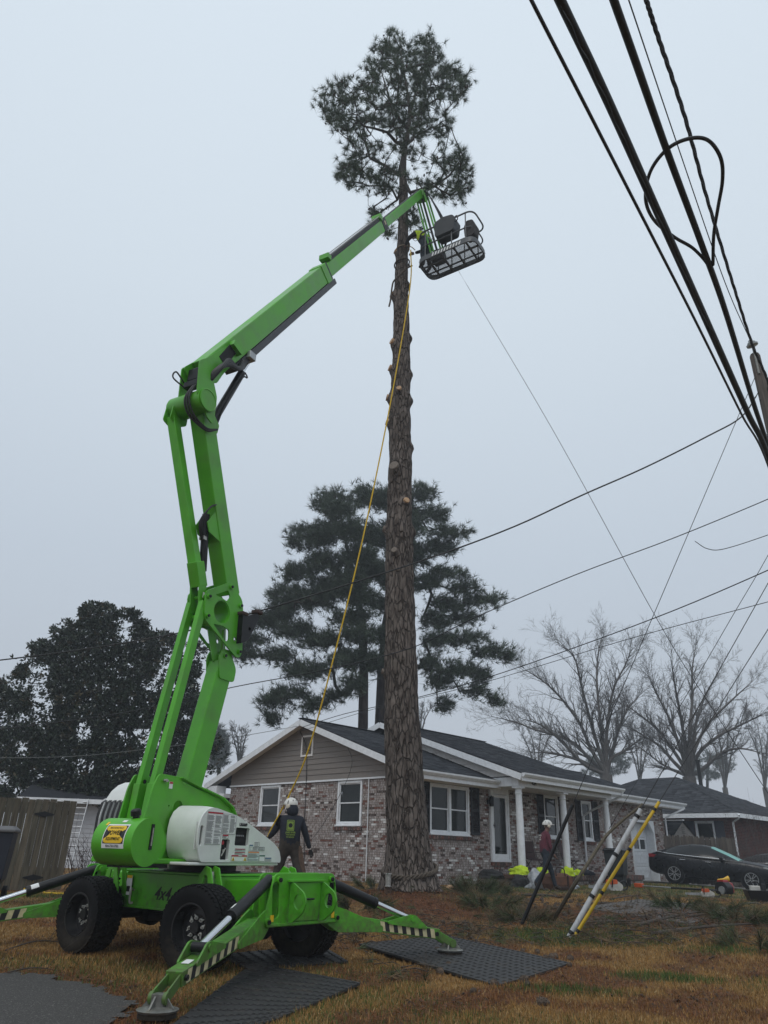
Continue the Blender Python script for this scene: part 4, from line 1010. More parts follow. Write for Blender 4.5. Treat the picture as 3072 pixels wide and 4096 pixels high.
def sticker(a, b, c_, d_, mtl=STICKW, hdr=None, lines=0, hh=.12, y=HY - .0125, par=hs, cols=1):
    s_ = MB().plate([(p, q - B_) for p, q in rect(a, b, c_, d_)], .003, XS, ZS, (0, y, 0)).build('sticker', mtl, par)
    e = .006
    fr_ = MB().plate([(p, q - B_) for p, q in rect(a, b, c_, d_)], .002, XS, ZS, (0, y - .002, 0), holes=[[(p, q - B_) for p, q in rect(a + e * .6, b - e * .6, c_ + e * .6, d_ - e * .6)]]).build('sticker_border', INKGREY, s_)
    if hdr:
        MB().plate([(p, q - B_) for p, q in rect(a + .003, b - .003, d_ - (d_ - c_) * hh, d_ - .003)], .002, XS, ZS, (0, y - .003, 0)).build('sticker_header', hdr, s_)
    if lines:
        t = MB(); top = d_ - (d_ - c_) * (hh + .05 if hdr else .06); rr = random.Random(int(a * 997 + c_ * 331)); wc = (b - a) / cols
        for cc_ in range(cols):
            for k in range(lines):
                z_ = top - (top - c_ - .008) * (k + .5) / lines
                if rr.random() < .12: continue
                t.plate([(p, q - B_) for p, q in rect(a + cc_ * wc + .008, a + (cc_ + 1) * wc - .008 - rr.random() * wc * .3, z_ - .0022, z_ + .0022)], .0015, XS, ZS, (0, y - .003, 0))
        to = t.build('print_lines', INKGREY, s_); to['kind'] = 'stuff'
    return s_
sticker(-.89, -.63, 1.635, 1.965, hdr=STICKR, lines=34, hh=.055, cols=2)
sticker(-.615, -.385, 1.745, 1.955, lines=22, cols=2)
sticker(-.60, -.50, 1.70, 1.74, hdr=STICKR, lines=3, hh=.4)
sticker(-.355, -.17, 1.575, 1.60, hdr=STICKR, lines=2, hh=.35); sticker(-.355, -.17, 1.54, 1.565, hdr=STICKR, lines=2, hh=.35)
dg_ = sticker(-.41, -.125, 1.468, 1.533, hdr=STICKR, lines=0, hh=.26)
text_mesh('DANGER', .016, 'lettering', STICKW, dg_, P3(-.255, HY - .018, 1.5245), XS, ZS, bold=.02)
for x_ in (-.375, -.16):
    tr_ = MB().plate([(x_ - .026, cz(1.474)), (x_ + .026, cz(1.474)), (x_, cz(1.512))], .002, XS, ZS, (0, HY - .016, 0)).build('warning_triangle', STICKY, dg_)
    MB().plate([(x_ - .007, cz(1.478)), (x_ + .007, cz(1.478)), (x_, cz(1.500))], .002, XS, ZS, (0, HY - .018, 0)).build('pictogram', INK, tr_)
sticker(-.11, .10, 1.468, 1.573, hdr=STICKO, lines=9, hh=.16, mtl=mat('pale_blue_sticker', (.58, .66, .66), .5))
sticker(-.10, -.03, 1.58, 1.645, hdr=STICKB, lines=2, hh=.2); sticker(-.02, .08, 1.58, 1.625, lines=4); sticker(.09, .20, 1.585, 1.625, lines=2, mtl=mat('silver_sticker', (.45, .46, .45), .4))
sticker(-.005, .09, 1.63, 1.675, lines=3); sticker(.11, .22, 1.468, 1.537, hdr=STICKG, lines=0, hh=.22); sticker(.23, .35, 1.468, 1.510, hdr=STICKB, lines=2, hh=.32)
text_mesh('U66669', .045, 'lettering', INK, hs, P3(-.245, HY - .0125, 1.852), XS, ZS, bold=.05)
# far hood with louvred grille
rings = []; hp = [(-1.05, 1.46), (-1.10, 1.80), (-1.06, 2.05), (-.95, 2.22), (-.75, 2.30), (-.40, 2.26), (.20, 1.95), (.45, 1.60), (.48, 1.46)]
hp = resample(rpoly(hp, .08), 36)
for y, g in ((.24, 0), (.30, .02), (.68, .02), (.78, -.04), (.82, -.12)):
    rings.append([P3(q.x + (-g if q.x < -.5 else g * .5), y, q.y + (g * .6 if q.y > 1.6 else 0)) for q in hp])
eh = sup(MB().loft(rings), 'engine_cover', WHITEGRP, smooth=True)
MESHK = mat('black_mesh_grille', (.016, .016, .018), .6, bump=.8, bscale=220)
for k in range(5):
    yk = .34 + k * .078; pts = []
    for q in np.linspace(0, 1, 12):
        s_ = -1.125 + .10 * max(0, q - .45) ** 1.4 * 2.2; z_ = 1.64 + q * .56; pts.append((s_ - .022 + (.10 * q * q if q > .8 else 0), z_))
    g_ = MB(); vs = []
    for (s_, z_) in pts: vs += [P3(s_, yk, z_), P3(s_, yk + .046, z_)]
    g_.add(vs, [(2 * i, 2 * i + 1, 2 * i + 3, 2 * i + 2) for i in range(len(pts) - 1)]); g_.build('grille_slot', MESHK, eh, recalc=True)
# hydraulic tank with its decal, motor drum
TS, TZ, TR_ = -1.60, 1.635, .224
tk = sup(MB().lathe([(TR_ - .004, -.62), (TR_, -.615), (TR_, -.06), (TR_ - .004, -.055)], P3(TS, 0, TZ), YS, 40), 'hydraulic_tank', GREEN, smooth=True)
MB().lathe([(TR_ + .004, -.628), (TR_ + .004, -.612)], P3(TS, 0, TZ), YS, 40).build('tank_end', GREEN, tk, smooth=True)
MB().box(P3(TS + .035, -.632, TZ + .05), (.038, .012, .24)).build('sight_gauge', BLACK, tk); MB().box(P3(TS + .035, -.640, TZ + .05), (.014, .008, .17)).build('gauge_tube', STEEL, tk)
MB().lathe([(.035, 0), (.035, .03), (.055, .035), (.055, .085), (.04, .10)], P3(TS - .01, -.42, TZ + TR_ - .01), Vector((-.25, 0, 1)), 10).build('filler_cap', BLACK, tk, smooth=True)
sup(MB().lathe([(.188, -.36), (.193, -.35), (.193, -.1), (.188, -.09)], P3(-1.24, 0, 1.61), YS, 36), 'motor_drum', GREEN, smooth=True)
m_ = MB(); 
for k in range(6):
    a0 = .9 + k * .25; a1 = a0 + .25
    m_.add([P3(-1.24 + .197 * math.cos(a), y, 1.61 + .197 * math.sin(a)) for a in (a0, a1) for y in (-.33, -.14)], [(0, 1, 3, 2)])
m_.build('drum_band', WHITEGRP, lift, rot=SR, smooth=True, recalc=True)
sup(MB().box(P3(-1.35, -.28, 1.41), (.5, .36, .035)), 'tank_cradle', BLACK)
# curved decal on the tank facing the rear (towards -x)
def tank_patch(name, a0, a1, y0, y1, mtl, par, lift_=.002, n=10):
    m_ = MB(); vs = []
    for k in range(n + 1):
        a = a0 + (a1 - a0) * k / n; r_ = TR_ + lift_
        for y in (y0, y1): vs.append(P3(TS - r_ * math.cos(a), y, TZ + r_ * math.sin(a)))
    m_.add(vs, [(2 * k, 2 * k + 1, 2 * k + 3, 2 * k + 2) for k in range(n)]); return m_.build(name, mtl, par, smooth=True, recalc=True)
DY0, DY1 = -.52, -.21       # decal across the tank
dc = tank_patch('dealer_decal', -.30, .78, DY0, DY1, STICKW, tk)
tank_patch('decal_frame', -.10, .70, DY0 + .012, DY1 - .012, INK, dc, .004); 
def tank_round(name, a0, a1, y0, y1, mtl, par, lift_, rr):
    n = 40; pts = []; ha, hy = (a1 - a0) / 2, (y1 - y0) / 2
    for q in rpoly([(-1, -1), (1, -1), (1, 1), (-1, 1)], rr, 5): pts.append(((a0 + a1) / 2 + q[0] * ha, (y0 + y1) / 2 + q[1] * hy))
    r_ = TR_ + lift_; vs = []; R_N = 6
    for k in range(R_N + 1):
        for a, y in pts:
            a2 = (a0 + a1) / 2 + (a - (a0 + a1) / 2) * k / R_N; y2 = (y0 + y1) / 2 + (y - (y0 + y1) / 2) * k / R_N; vs.append(P3(TS - r_ * math.cos(a2), y2, TZ + r_ * math.sin(a2)))
    n = len(pts); return MB().add(vs, [(k * n + i, k * n + (i + 1) % n, (k + 1) * n + (i + 1) % n, (k + 1) * n + i) for k in range(R_N) for i in range(n)]).build(name, mtl, par, smooth=True, recalc=True)
tank_round('decal_field', -.08, .68, DY0 + .02, DY1 - .02, STICKY, dc, .006, .35)
def tank_text(s, size, a, italic, bold, squash):
    o = text_mesh(s, size, 'lettering', INK, dc, (0, 0, 0), XS, YS, italic=italic, bold=bold, squash=squash)
    for v in o.data.vertices:
        a2 = a + v.co.y / TR_; r_ = TR_ + .0085; v.co = P3(TS - r_ * math.cos(a2), (DY0 + DY1) / 2 - v.co.x, TZ + r_ * math.sin(a2))
tank_text('MECHANICVILLE', .026, .56, .3, .008, .95); tank_text('POWER', .056, .34, .15, .025, 1.0); tank_text('EQUIPMENT', .038, .09, .0, .012, .95); tank_text('804-730-5700', .032, -.20, 0, .015, 1.0)
tank_patch('small_sticker', .92, 1.08, -.42, -.36, STICKW, tk); tank_patch('small_sticker', .72, .92, -.20, -.165, STICKY, tk)

# --- jib and basket ----------------------------------------------------------------------
def W2L(p): return Matrix.Rotation(-LYAW, 3, 'Z') @ (Vector(p) - LT)
TIPW = LT + Matrix.Rotation(LYAW + SROT, 3, 'Z') @ (bm(13.55, 0, -.02))
BC = Vector((1.66, 15.02, 16.30)); BA = R(-33)       # basket floor centre, long axis heading
bx = Vector((math.cos(BA), math.sin(BA), 0)); by = Vector((-bx.y, bx.x, 0))
JB = BC - bx * .38 - by * .05 + Vector((0, 0, .32))
for k, (du, dv, mt) in enumerate(((-.15, -.13, GREEN), (-.15, .13, GREEN), (.15, -.13, GREEN), (.15, .13, GREEN), (0, 0, BLACK))):
    a_ = TIPW + bx * (du * .9) + by * dv - Vector((0, 0, .12)); b_ = JB + bx * du + by * dv
    j = MB().cyl(W2L(a_), W2L(b_), .027 if k < 4 else .032, n=10).build('jib_arm' if k < 4 else 'jib_ram', mt, lift, smooth=True)
MB().box(W2L(TIPW - Vector((0, 0, .12))), (.30, .26, .26), rz=R(20)).build('jib_head', GREEN, lift, bevel=.02)
MB().box(W2L(JB - Vector((0, 0, .06))), (.34, .30, .30), rz=BA - LYAW).build('jib_foot', BLACK, lift, bevel=.02)
for k in range(3): MB().tube([W2L(q) for q in bez([TIPW + bx * .1, TIPW + bx * .28 + by * .03 * k - Vector((0, 0, .3)), JB + bx * (.20 + .04 * k) + Vector((0, 0, .9)), JB + bx * .16])], .016, n=6).build('jib_hose', HOSE, lift, smooth=True)
BKM = mat('basket_grey_steel', (.085, .09, .095), .5, .4, var=.2, vscale=9)
L_, W_ = .88, .42
bp = rpoly([(-L_, -W_), (L_, -W_), (L_, W_), (-L_, W_)], .26, 6)
bin_ = rpoly([(-L_ + .03, -W_ + .03), (L_ - .03, -W_ + .03), (L_ - .03, W_ - .03), (-L_ + .03, W_ - .03)], .24, 6)
m_ = MB(); m_.plate(bp, .16, XS, YS, (0, 0, .08), holes=[bin_])
bsk = m_.build('basket', BKM, lift, loc=W2L(BC), rot=(0, 0, BA - LYAW))
m_ = MB()
for x_ in (-.55, -.15, .25, .62): m_.box((x_, 0, .02), (.05, 2 * W_ - .06, .04))
for y_ in (-.14, .14): m_.box((0, y_, .018), (2 * L_ - .06, .035, .035))
m_.build('floor_frame', BKM, bsk)
fm = MB(); kk = 0
for i in range(64):
    x_ = -L_ + .03 + i * (2 * L_ - .06) / 63; hw = W_ - .03 - max(0, abs(x_) - (L_ - .26)) * .55; fm.beam((x_ - .035, -hw, .045), (x_ + .035, hw, .045), .010, .004)
    x2 = x_; 
for j in range(26):
    y_ = -W_ + .04 + j * (2 * W_ - .08) / 25; fm.beam((-L_ + .05, y_, .046), (L_ - .05, y_, .046), .009, .004)
fo = fm.build('floor_mesh', BKM, bsk); fo['kind'] = 'stuff'
def loop(z, l, w, r=.24, dip=0): return [(p[0], p[1], z) for p in rpoly([(-l, -w), (l, -w), (l, w), (-l, w)], r, 6)]
m_ = MB(); m_.tube(loop(.56, L_ - .04, W_ - .04), .020, n=8, closed=True); m_.build('mid_rail', BKM, bsk, smooth=True)
m_ = MB(); m_.tube(loop(1.08, L_ - .02, W_ - .02), .023, n=8, closed=True); m_.build('top_rail', BKM, bsk, smooth=True)
for x_, y_ in ((-.62, -.38), (-.62, .38), (.20, -.40), (.20, .40), (.62, -.38), (.62, .38), (-.2, .40)):
    MB().cyl((x_, y_, .12), (x_, y_, 1.08), .018, n=8).build('rail_post', BKM, bsk, smooth=True)
MB().plate(rpoly([(-.30, .62), (.26, .62), (.32, 1.05), (.24, 1.18), (-.05, 1.24), (-.32, 1.16)], .07), .36, XS, ZS, (.02, -.28, 0)).build('control_console', mat('black_moulded_plastic', (.02, .022, .026), .6, var=.2), bsk, bevel=.03)
MB().tube(bez([(.32, -.40, 1.12), (.40, -.42, 1.08), (.40, -.42, .95), (.33, -.40, .92)]), .016, n=6).build('console_handle', BLACK, bsk, smooth=True)
MB().plate(rpoly([(.46, .28), (.74, .28), (.78, .62), (.70, .82), (.52, .86), (.44, .66)], .06), .26, XS, ZS, (.10, -.20, 0)).build('tool_pouch', mat('dark_canvas', (.03, .028, .028), .9, var=.4), bsk, bevel=.03)
ht = MB()
for k in range(10): ht.plate([(-.1 + k * .09, .02), (-.055 + k * .09, .02), (-.025 + k * .09, .13), (-.07 + k * .09, .13)], .003, XS, ZS, (-.30, -W_ - .0025, 0))
ht.build('kick_tape', STICKW, bsk)
# ================================================================ TREES
def grow(skel, attr, up_bias=.15, step=.45, droop=0.0, seed=0, wander=.12, bend=.32):
    """attach every attractor to the nearest growing node by a curved twig.
    skel: list of (pos, parent, fixed radius or None). Returns positions, parents, tips, fixed radii"""
    rg = np.random.default_rng(seed)
    pos = [np.array(p, float) for p, _, _ in skel]; par = [q for _, q, _ in skel]; fix = [r for _, _, r in skel]
    root = pos[0]; A = np.array(attr, float)
    d0 = np.min(np.linalg.norm(A[:, None] - np.array(pos)[None, ::2], axis=2), axis=1); order = np.argsort(d0)
    arr = np.zeros((len(A) * 14 + len(pos) + 50, 3)); arr[:len(pos)] = np.array(pos); n = len(pos); tips = []
    for i in order:
        a = A[i]; dv = arr[:n] - a; dist = np.linalg.norm(dv, axis=1)
        cost = dist + up_bias * np.maximum(0, dv[:, 2]) + .22 * np.maximum(0, np.linalg.norm(arr[:n] - root, axis=1) - np.linalg.norm(a - root))
        j = int(np.argmin(cost)); p0 = arr[j].copy(); L_ = dist[j]; k = max(1, min(12, int(round(L_ / step))))
        pj = par[j]; d0v = (arr[j] - arr[pj]) if pj >= 0 else np.array([0, 0, 1.0]); d0v = d0v / (np.linalg.norm(d0v) + 1e-9)
        ctrl = p0 + d0v * L_ * bend + rg.normal(0, wander, 3) * L_ * .5 + np.array([0, 0, -droop * L_]); prev = j
        for s in range(1, k + 1):
            t = s / k; q = p0 * (1 - t) ** 2 + ctrl * 2 * t * (1 - t) + a * t * t
            if s < k: q = q + rg.normal(0, .03, 3) * min(1, L_)
            arr[n] = q; par.append(prev); fix.append(None); prev = n; n += 1
        tips.append(prev)
    return arr[:n], np.array(par), tips, fix
def pipe_radii(par, fix, tip_r, ex=.46):
    n = len(par); cnt = np.zeros(n); ch = np.zeros(n, int)
    for i in range(n):
        if par[i] >= 0: ch[par[i]] += 1
    cnt[ch == 0] = 1
    for i in range(n - 1, 0, -1):
        if par[i] >= 0: cnt[par[i]] += cnt[i]
    r = tip_r * np.maximum(cnt, 1) ** ex
    for i, f in enumerate(fix):
        if f is not None: r[i] = f
    for i in range(1, n):
        if fix[i] is None and par[i] >= 0: r[i] = min(r[i], r[par[i]] * .95)
    return r
def branch_mesh(pos, par, rad, sides=5, skip=()):
    idx = [i for i in range(len(par)) if par[i] >= 0 and i not in skip]
    a = pos[[par[i] for i in idx]]; b = pos[idx]; ra = np.minimum(rad[[par[i] for i in idx]], rad[idx] * 1.6); rb = rad[idx]
    d = b - a; d /= (np.linalg.norm(d, axis=1, keepdims=True) + 1e-9)
    h = np.where(np.abs(d[:, 2:3]) > .9, np.array([[1., 0, 0]]), np.array([[0, 0, 1.]])); s = np.cross(d, h); s /= (np.linalg.norm(s, axis=1, keepdims=True) + 1e-9); u = np.cross(s, d)
    V = []; m = len(idx)
    for p, r in ((a, ra), (b, rb)):
        for k in range(sides):
            t = 2 * PI * k / sides; V.append(p + (s * math.cos(t) + u * math.sin(t)) * r[:, None])
    V = np.stack(V, 1).reshape(-1, 3); base = np.arange(m)[:, None] * (2 * sides)
    F = np.concatenate([base + np.array([[k, (k + 1) % sides, sides + (k + 1) % sides, sides + k]]) for k in range(sides)], 0)
    return V, F
def tufts(pts, dirs, rg, n=40, length=.19, width=.008, spread=1.15, droop=.0, lv=.3):
    """bottle-brush clusters of needles"""
    P = np.repeat(np.asarray(pts), n, 0); D = np.repeat(np.asarray(dirs), n, 0); m = len(P)
    r = rg.normal(0, 1, (m, 3)); r /= np.linalg.norm(r, axis=1, keepdims=True)
    d = D * rg.uniform(.15, 1.0, (m, 1)) + r * spread * rg.uniform(.35, 1, (m, 1)); d /= np.linalg.norm(d, axis=1, keepdims=True)
    d[:, 2] -= droop; L_ = length * rg.uniform(1 - lv, 1 + lv, (m, 1)); st = P - D * rg.uniform(0, .5, (m, 1)) * length
    tip = st + d * L_; s = np.cross(d, rg.normal(0, 1, (m, 3))); s /= (np.linalg.norm(s, axis=1, keepdims=True) + 1e-9); w = width * .5
    V = np.stack([st - s * w, st + s * w, tip], 1).reshape(-1, 3); F = np.arange(m * 3).reshape(-1, 3); return V, F
def tip_dirs(pos, par, tips, up=.35):
    d = np.array([pos[t] - pos[par[t]] for t in tips]); d /= (np.linalg.norm(d, axis=1, keepdims=True) + 1e-9); d[:, 2] += up
    return d / np.linalg.norm(d, axis=1, keepdims=True)
def tones(n, per, base, rg, var=.3, alt=None, pa=.0):
    k = n // per; c = np.array(base)[None] * rg.uniform(1 - var, 1 + var, (k, 1))
    if alt is not None:
        mm = rg.random(k) < pa; c[mm] = np.array(alt)[None] * rg.uniform(1 - var, 1 + var, (mm.sum(), 1))
    return np.repeat(c, per, 0)
NEEDLE = mat('pine_needles', (.05, .07, .03), .6, attr='tone', spec=.3)
LEAFM = mat('broad_leaves', (.03, .05, .02), .42, attr='tone', spec=.45)
def bark_mat(name, dark, light, sc, stretch):
    return mat(name, dark, .92, col2=light, fac=(.36, .66), vscale=sc, stretch=stretch, bump=.9, bscale=sc * 2.2, spec=.15, detail=8, var=.18)
BARK = bark_mat('pine_bark', (.078, .063, .054), (.175, .148, .130), 9, (1, 1, .4))
def crackle(M, sc, dark, wid):
    t = M.node_tree; b = t.nodes['Principled BSDF']; src = b.inputs['Base Color'].links[0].from_socket; N = t.nodes.new; K = t.links.new
    g = N('ShaderNodeTexCoord'); mp = N('ShaderNodeMapping'); mp.inputs['Scale'].default_value = sc; K(g.outputs['Object'], mp.inputs[0])
    nz = N('ShaderNodeTexNoise'); nz.inputs['Scale'].default_value = 5.0; nz.inputs['Detail'].default_value = 6; K(g.outputs['Object'], nz.inputs[0])
    ad = N('ShaderNodeMixRGB'); ad.blend_type = 'ADD'; ad.inputs[0].default_value = 1.0; K(mp.outputs[0], ad.inputs[1]); K(nz.outputs['Color'], ad.inputs[2])
    v = N('ShaderNodeTexVoronoi'); v.feature = 'DISTANCE_TO_EDGE'; v.inputs['Scale'].default_value = 1.0; K(ad.outputs[0], v.inputs[0])
    mr = N('ShaderNodeMapRange'); mr.inputs['From Min'].default_value = .01; mr.inputs['From Max'].default_value = wid
    n2 = N('ShaderNodeTexNoise'); n2.inputs['Scale'].default_value = 8; n2.inputs['Detail'].default_value = 5; K(g.outputs['Object'], n2.inputs[0]); sm = N('ShaderNodeMath'); sm.operation = 'MULTIPLY_ADD'; K(n2.outputs['Fac'], sm.inputs[0]); sm.inputs[1].default_value = .30; sm.inputs[2].default_value = -.13; sa = N('ShaderNodeMath'); sa.operation = 'ADD'; K(v.outputs['Distance'], sa.inputs[0]); K(sm.outputs[0], sa.inputs[1]); K(sa.outputs[0], mr.inputs[0])
    mx = N('ShaderNodeMixRGB'); mx.inputs[1].default_value = (*dark, 1); K(mr.outputs[0], mx.inputs[0]); K(src, mx.inputs[2]); K(mx.outputs[0], b.inputs['Base Color'])
    bp = N('ShaderNodeBump'); bp.inputs['Strength'].default_value = 1.0; bp.inputs['Distance'].default_value = .04; K(mr.outputs[0], bp.inputs['Height'])
    old = b.inputs['Normal'].links[0].from_node; K(bp.outputs[0], old.inputs['Normal'])
crackle(BARK, (13, 13, 3.2), (.046, .037, .031), .13)
BARK2 = bark_mat('far_pine_bark', (.03, .022, .02), (.06, .046, .04), 5, (1, 1, .3))
TWIG = mat('grey_brown_twig', (.055, .045, .038), .9, var=.2)
BARE = mat('hazed_oak_bark', (.095, .086, .080), .92, var=.25, vscale=4)  # bark lightened so distance haze is part of its colour
CUT = mat('fresh_cut_wood', (.46, .30, .17), .7, col2=(.34, .19, .10), vscale=14, fac=(.4, .7), bump=.2)

# ---- the big pine being taken down ---------------------------------------------------
TRK = [(1642, 3560, .56), (1640, 3520, .51), (1636, 3440, .455), (1628, 3300, .425), (1616, 3050, .395), (1606, 2800, .37), (1602, 2550, .350), (1598, 2300, .332), (1598, 2050, .312), (1602, 1830, .29), (1600, 1640, .268), (1604, 1480, .246), (1606, 1320, .226), (1604, 1180, .205), (1608, 1050, .178), (1612, 930, .156), (1614, 800, .138), (1612, 700, .118)]
ctr = [at(x, y, 16.0) for x, y, r in TRK]; crd = [r for _, _, r in TRK]
cl = bez(ctr, 10); rl = []
for i in range(len(crd) - 1):
    for k in range(10): rl.append(crd[i] + (crd[i + 1] - crd[i]) * k / 10)
rl.append(crd[-1])
# resample to even spacing
Lc = [0]
for a, b in zip(cl, cl[1:]): Lc.append(Lc[-1] + (b - a).length)
NR, NA = 560, 56
tz = np.linspace(0, Lc[-1], NR); cxa = np.stack([np.interp(tz, Lc, [p[i] for p in cl]) for i in range(3)], 1); cra = np.interp(tz, Lc, rl)
# knots: (height pixel y, side angle deg seen from camera (-90 left, 90 right, 0 towards us), size)
KNOTS = [(985, 60, .10), (1020, -70, .09), (1190, -80, .12), (1150, 70, .10), (1355, 85, .10), (1385, -60, .12), (1490, -70, .12), (1500, 85, .10), (1585, -8, .09), (1600, -88, .12), (1605, 88, .10), (1700, -80, .12), (1790, 85, .09), (1900, -25, .16), (2030, 25, .10), (2130, -85, .10), (2130, 88, .10), (2230, -20, .09), (2700, -88, .08)]
ky = []
cpx = []
for i in range(NR):
    v = Vector(cxa[i]) - C_O; cpx.append(CY - FPX * v.dot(C_U) / v.dot(_fw))
cpx = np.array(cpx)
V = np.zeros((NR, NA, 3)); 
kinfo = [(int(np.argmin(np.abs(cpx - y))), R(a), s) for y, a, s in KNOTS]
for i in range(NR):
    h = tz[i]
    for k in range(NA):
        a = 2 * PI * k / NA; nx2, ny2 = math.sin(a), -math.cos(a); r = cra[i]
        if h < 1.1:      # root flare lobes
            r *= 1 + .22 * (1 - h / 1.1) ** 2 * (.55 + .45 * math.cos(a * 5 + .6))
        q = Vector((nx2 * r * 3.1, ny2 * r * 3.1, h * 1.15)) * 2.3
        q.x += .5 * mnoise.noise(q * .8); vd = mnoise.voronoi(Vector((q.x, q.y, q.z * .62)))[0]
        e = min(1, (vd[1] - vd[0]) * 2.4); r += (.026 if h < 12 else .018) * (e - .55) * min(1, r / .25) + .012 * mnoise.noise(Vector((nx2 * 2, ny2 * 2, h * .9)))
        for ki, ka, ks in kinfo:
            dh = h - tz[ki]
            if abs(dh) < .5:
                da = (a - ka + PI) % (2 * PI) - PI; w_ = math.exp(-(dh / (ks * 1.35)) ** 2 - (da * cra[i] / (ks * 1.15)) ** 2); r += ks * .75 * w_
        V[i, k] = (cxa[i][0] + nx2 * r, cxa[i][1] + ny2 * r, cxa[i][2])
ii = np.arange(NR * NA).reshape(NR, NA); F = np.stack([ii[:-1], np.roll(ii[:-1], -1, 1), np.roll(ii[1:], -1, 1), ii[1:]], -1).reshape(-1, 4)
pine = empty('pine_tree', (ctr[1].x, ctr[1].y, 0), 0, 'tall pine with limbed bare trunk and bushy top beside the lift basket', 'tree')
PO = Vector((ctr[1].x, ctr[1].y, 0))
def loc_np(V): return np.asarray(V) - np.array(PO)
trunk = raw_mesh('trunk', loc_np(V.reshape(-1, 3)), F, BARK, pine, smooth=True)
for (ki, ka, ks), (ypx, adeg, _) in zip(kinfo, KNOTS):
    if adeg in (85, 88, 60, 70) and ks <= .10: continue
    d_ = Vector((math.sin(ka), -math.cos(ka), .15)).normalized(); p_ = Vector(cxa[ki]) + d_ * (cra[ki] + ks * .68); p_ -= PO
    m_ = MB(); prof_ = []
    fresh = ypx < 1750 or ypx == 2030
    m_.lathe([(ks * .78, -.06), (ks * .74, .020), (.001, .026)], p_, d_ + Vector((0, 0, .1)), 14, cap=False); m_.build('cut_stub', CUT if fresh else mat('weathered_cut', (.17, .14, .115), .85, var=.3, vscale=20), trunk, smooth=True)
# crown: attractors fill the outline in depth, limbs grow from the leader
CR = [(1245 + x * .4219, 80 + y * .4219) for x, y in [(740, 75), (830, 120), (930, 190), (1080, 130), (1200, 200), (1270, 350), (1300, 440), (1420, 430), (1540, 540), (1520, 640), (1440, 740), (1330, 860), (1350, 1000), (1260, 1130), (1330, 1230), (1460, 1210), (1510, 1370), (1550, 1560), (1480, 1680), (1300, 1720), (1150, 1700), (1020, 1640), (950, 1530), (880, 1460), (800, 1470), (760, 1560), (650, 1560), (520, 1600), (350, 1570), (200, 1470), (240, 1310), (300, 1230), (270, 1080), (170, 980), (70, 830), (90, 680), (220, 600), (330, 540), (440, 590), (520, 560), (520, 380), (600, 250), (640, 150)]]
GAPS = [((1245 + x * .4219), (80 + y * .4219), rr * .4219) for x, y, rr in [(600, 1060, 95), (740, 1130, 70), (690, 1290, 75), (1180, 1240, 80), (1050, 1380, 85), (450, 1160, 60), (980, 1420, 70), (780, 1310, 80), (600, 870, 50), (330, 880, 40), (1290, 800, 70), (700, 740, 45), (1120, 1120, 50), (900, 1360, 50), (1200, 1440, 60)]]
rg = np.random.default_rng(21); attr = []
cxs = [p[0] for p in CR]; cys = [p[1] for p in CR]
while len(attr) < 900:
    x = rg.uniform(min(cxs), max(cxs)); y = rg.uniform(min(cys), max(cys))
    if not in_poly(np.array([x]), np.array([y]), CR)[0]: continue
    if any((x - a) ** 2 + (y - b) ** 2 < c_ * c_ for a, b, c_ in GAPS): continue
    if y > 560 and rg.random() < .32: continue
    hw = 1.0 + 1.1 * (1 - abs((y - 420) / 420)); attr.append(tuple(at(x, y, 16.0 + rg.uniform(-1, 1) * hw) - PO))
for (x, y, n_, sp) in ((1545, 770, 16, 42), (1655, 890, 12, 30), (1500, 850, 9, 24), (1560, 930, 6, 22), (1650, 840, 6, 24)):
    for k in range(n_): attr.append(tuple(at(x + rg.normal(0, sp * .55), y + rg.normal(0, sp * .5), 16 + rg.normal(0, .3)) - PO))
sk = []
lead = [(1612, 720, .108), (1614, 640, .100), (1620, 580, .088), (1634, 520, .072), (1640, 460, .060), (1632, 380, .045), (1615, 280, .03), (1600, 190, .015)]
for i, (x, y, r) in enumerate(lead): sk.append((tuple(at(x, y, 16) - PO), i - 1, r))
def add_limb(start, pts):
    p = start
    for (x, y, dy, r) in pts: sk.append((tuple(at(x, y, 16 + dy) - PO), p, r)); p = len(sk) - 1
add_limb(2, [(1585, 570, -.1, .06), (1550, 530, -.3, .048), (1500, 515, -.5, .038), (1455, 505, -.6, .03)])
add_limb(1, [(1595, 700, .2, .06), (1545, 665, .4, .05), (1480, 632, .5, .042), (1462, 570, .5, .034), (1455, 500, .4, .028)])
add_limb(2, [(1650, 560, .1, .05), (1665, 500, .3, .042), (1680, 440, .5, .034), (1740, 400, .6, .026), (1800, 350, .6, .02)])
add_limb(0, [(1640, 770, -.2, .05), (1690, 755, -.3, .045), (1740, 745, -.4, .038), (1800, 700, -.4, .030), (1840, 640, -.4, .02)])
add_limb(3, [(1600, 480, -.3, .045), (1560, 400, -.5, .035), (1530, 300, -.5, .022)])
add_limb(4, [(1660, 380, .3, .035), (1690, 280, .4, .025), (1720, 180, .4, .015)])
add_limb(0, [(1590, 800, .2, .035), (1560, 820, .3, .025)])
pos, par, tips, fix = grow(sk, attr, seed=3, step=.28, droop=.10)
rad = pipe_radii(par, fix, .0085, .46)
Vb, Fb = branch_mesh(pos, par, rad, 5)
o = raw_mesh('limbs', Vb, Fb, TWIG, pine, smooth=True)
allt = np.array([pos[t] for t in tips]); dr_ = tip_dirs(pos, par, tips, .45)
ex_ = np.concatenate([allt, allt + rg.normal(0, .13, allt.shape)])
Vn, Fn = tufts(ex_, np.concatenate([dr_, dr_]), rg, n=52, length=.205, width=.010, spread=1.0)
o = raw_mesh('crown', Vn, Fn, NEEDLE, pine, cols=tones(len(Vn), 52 * 3, (.060, .088, .048), rg, .3)); o['kind'] = 'stuff'
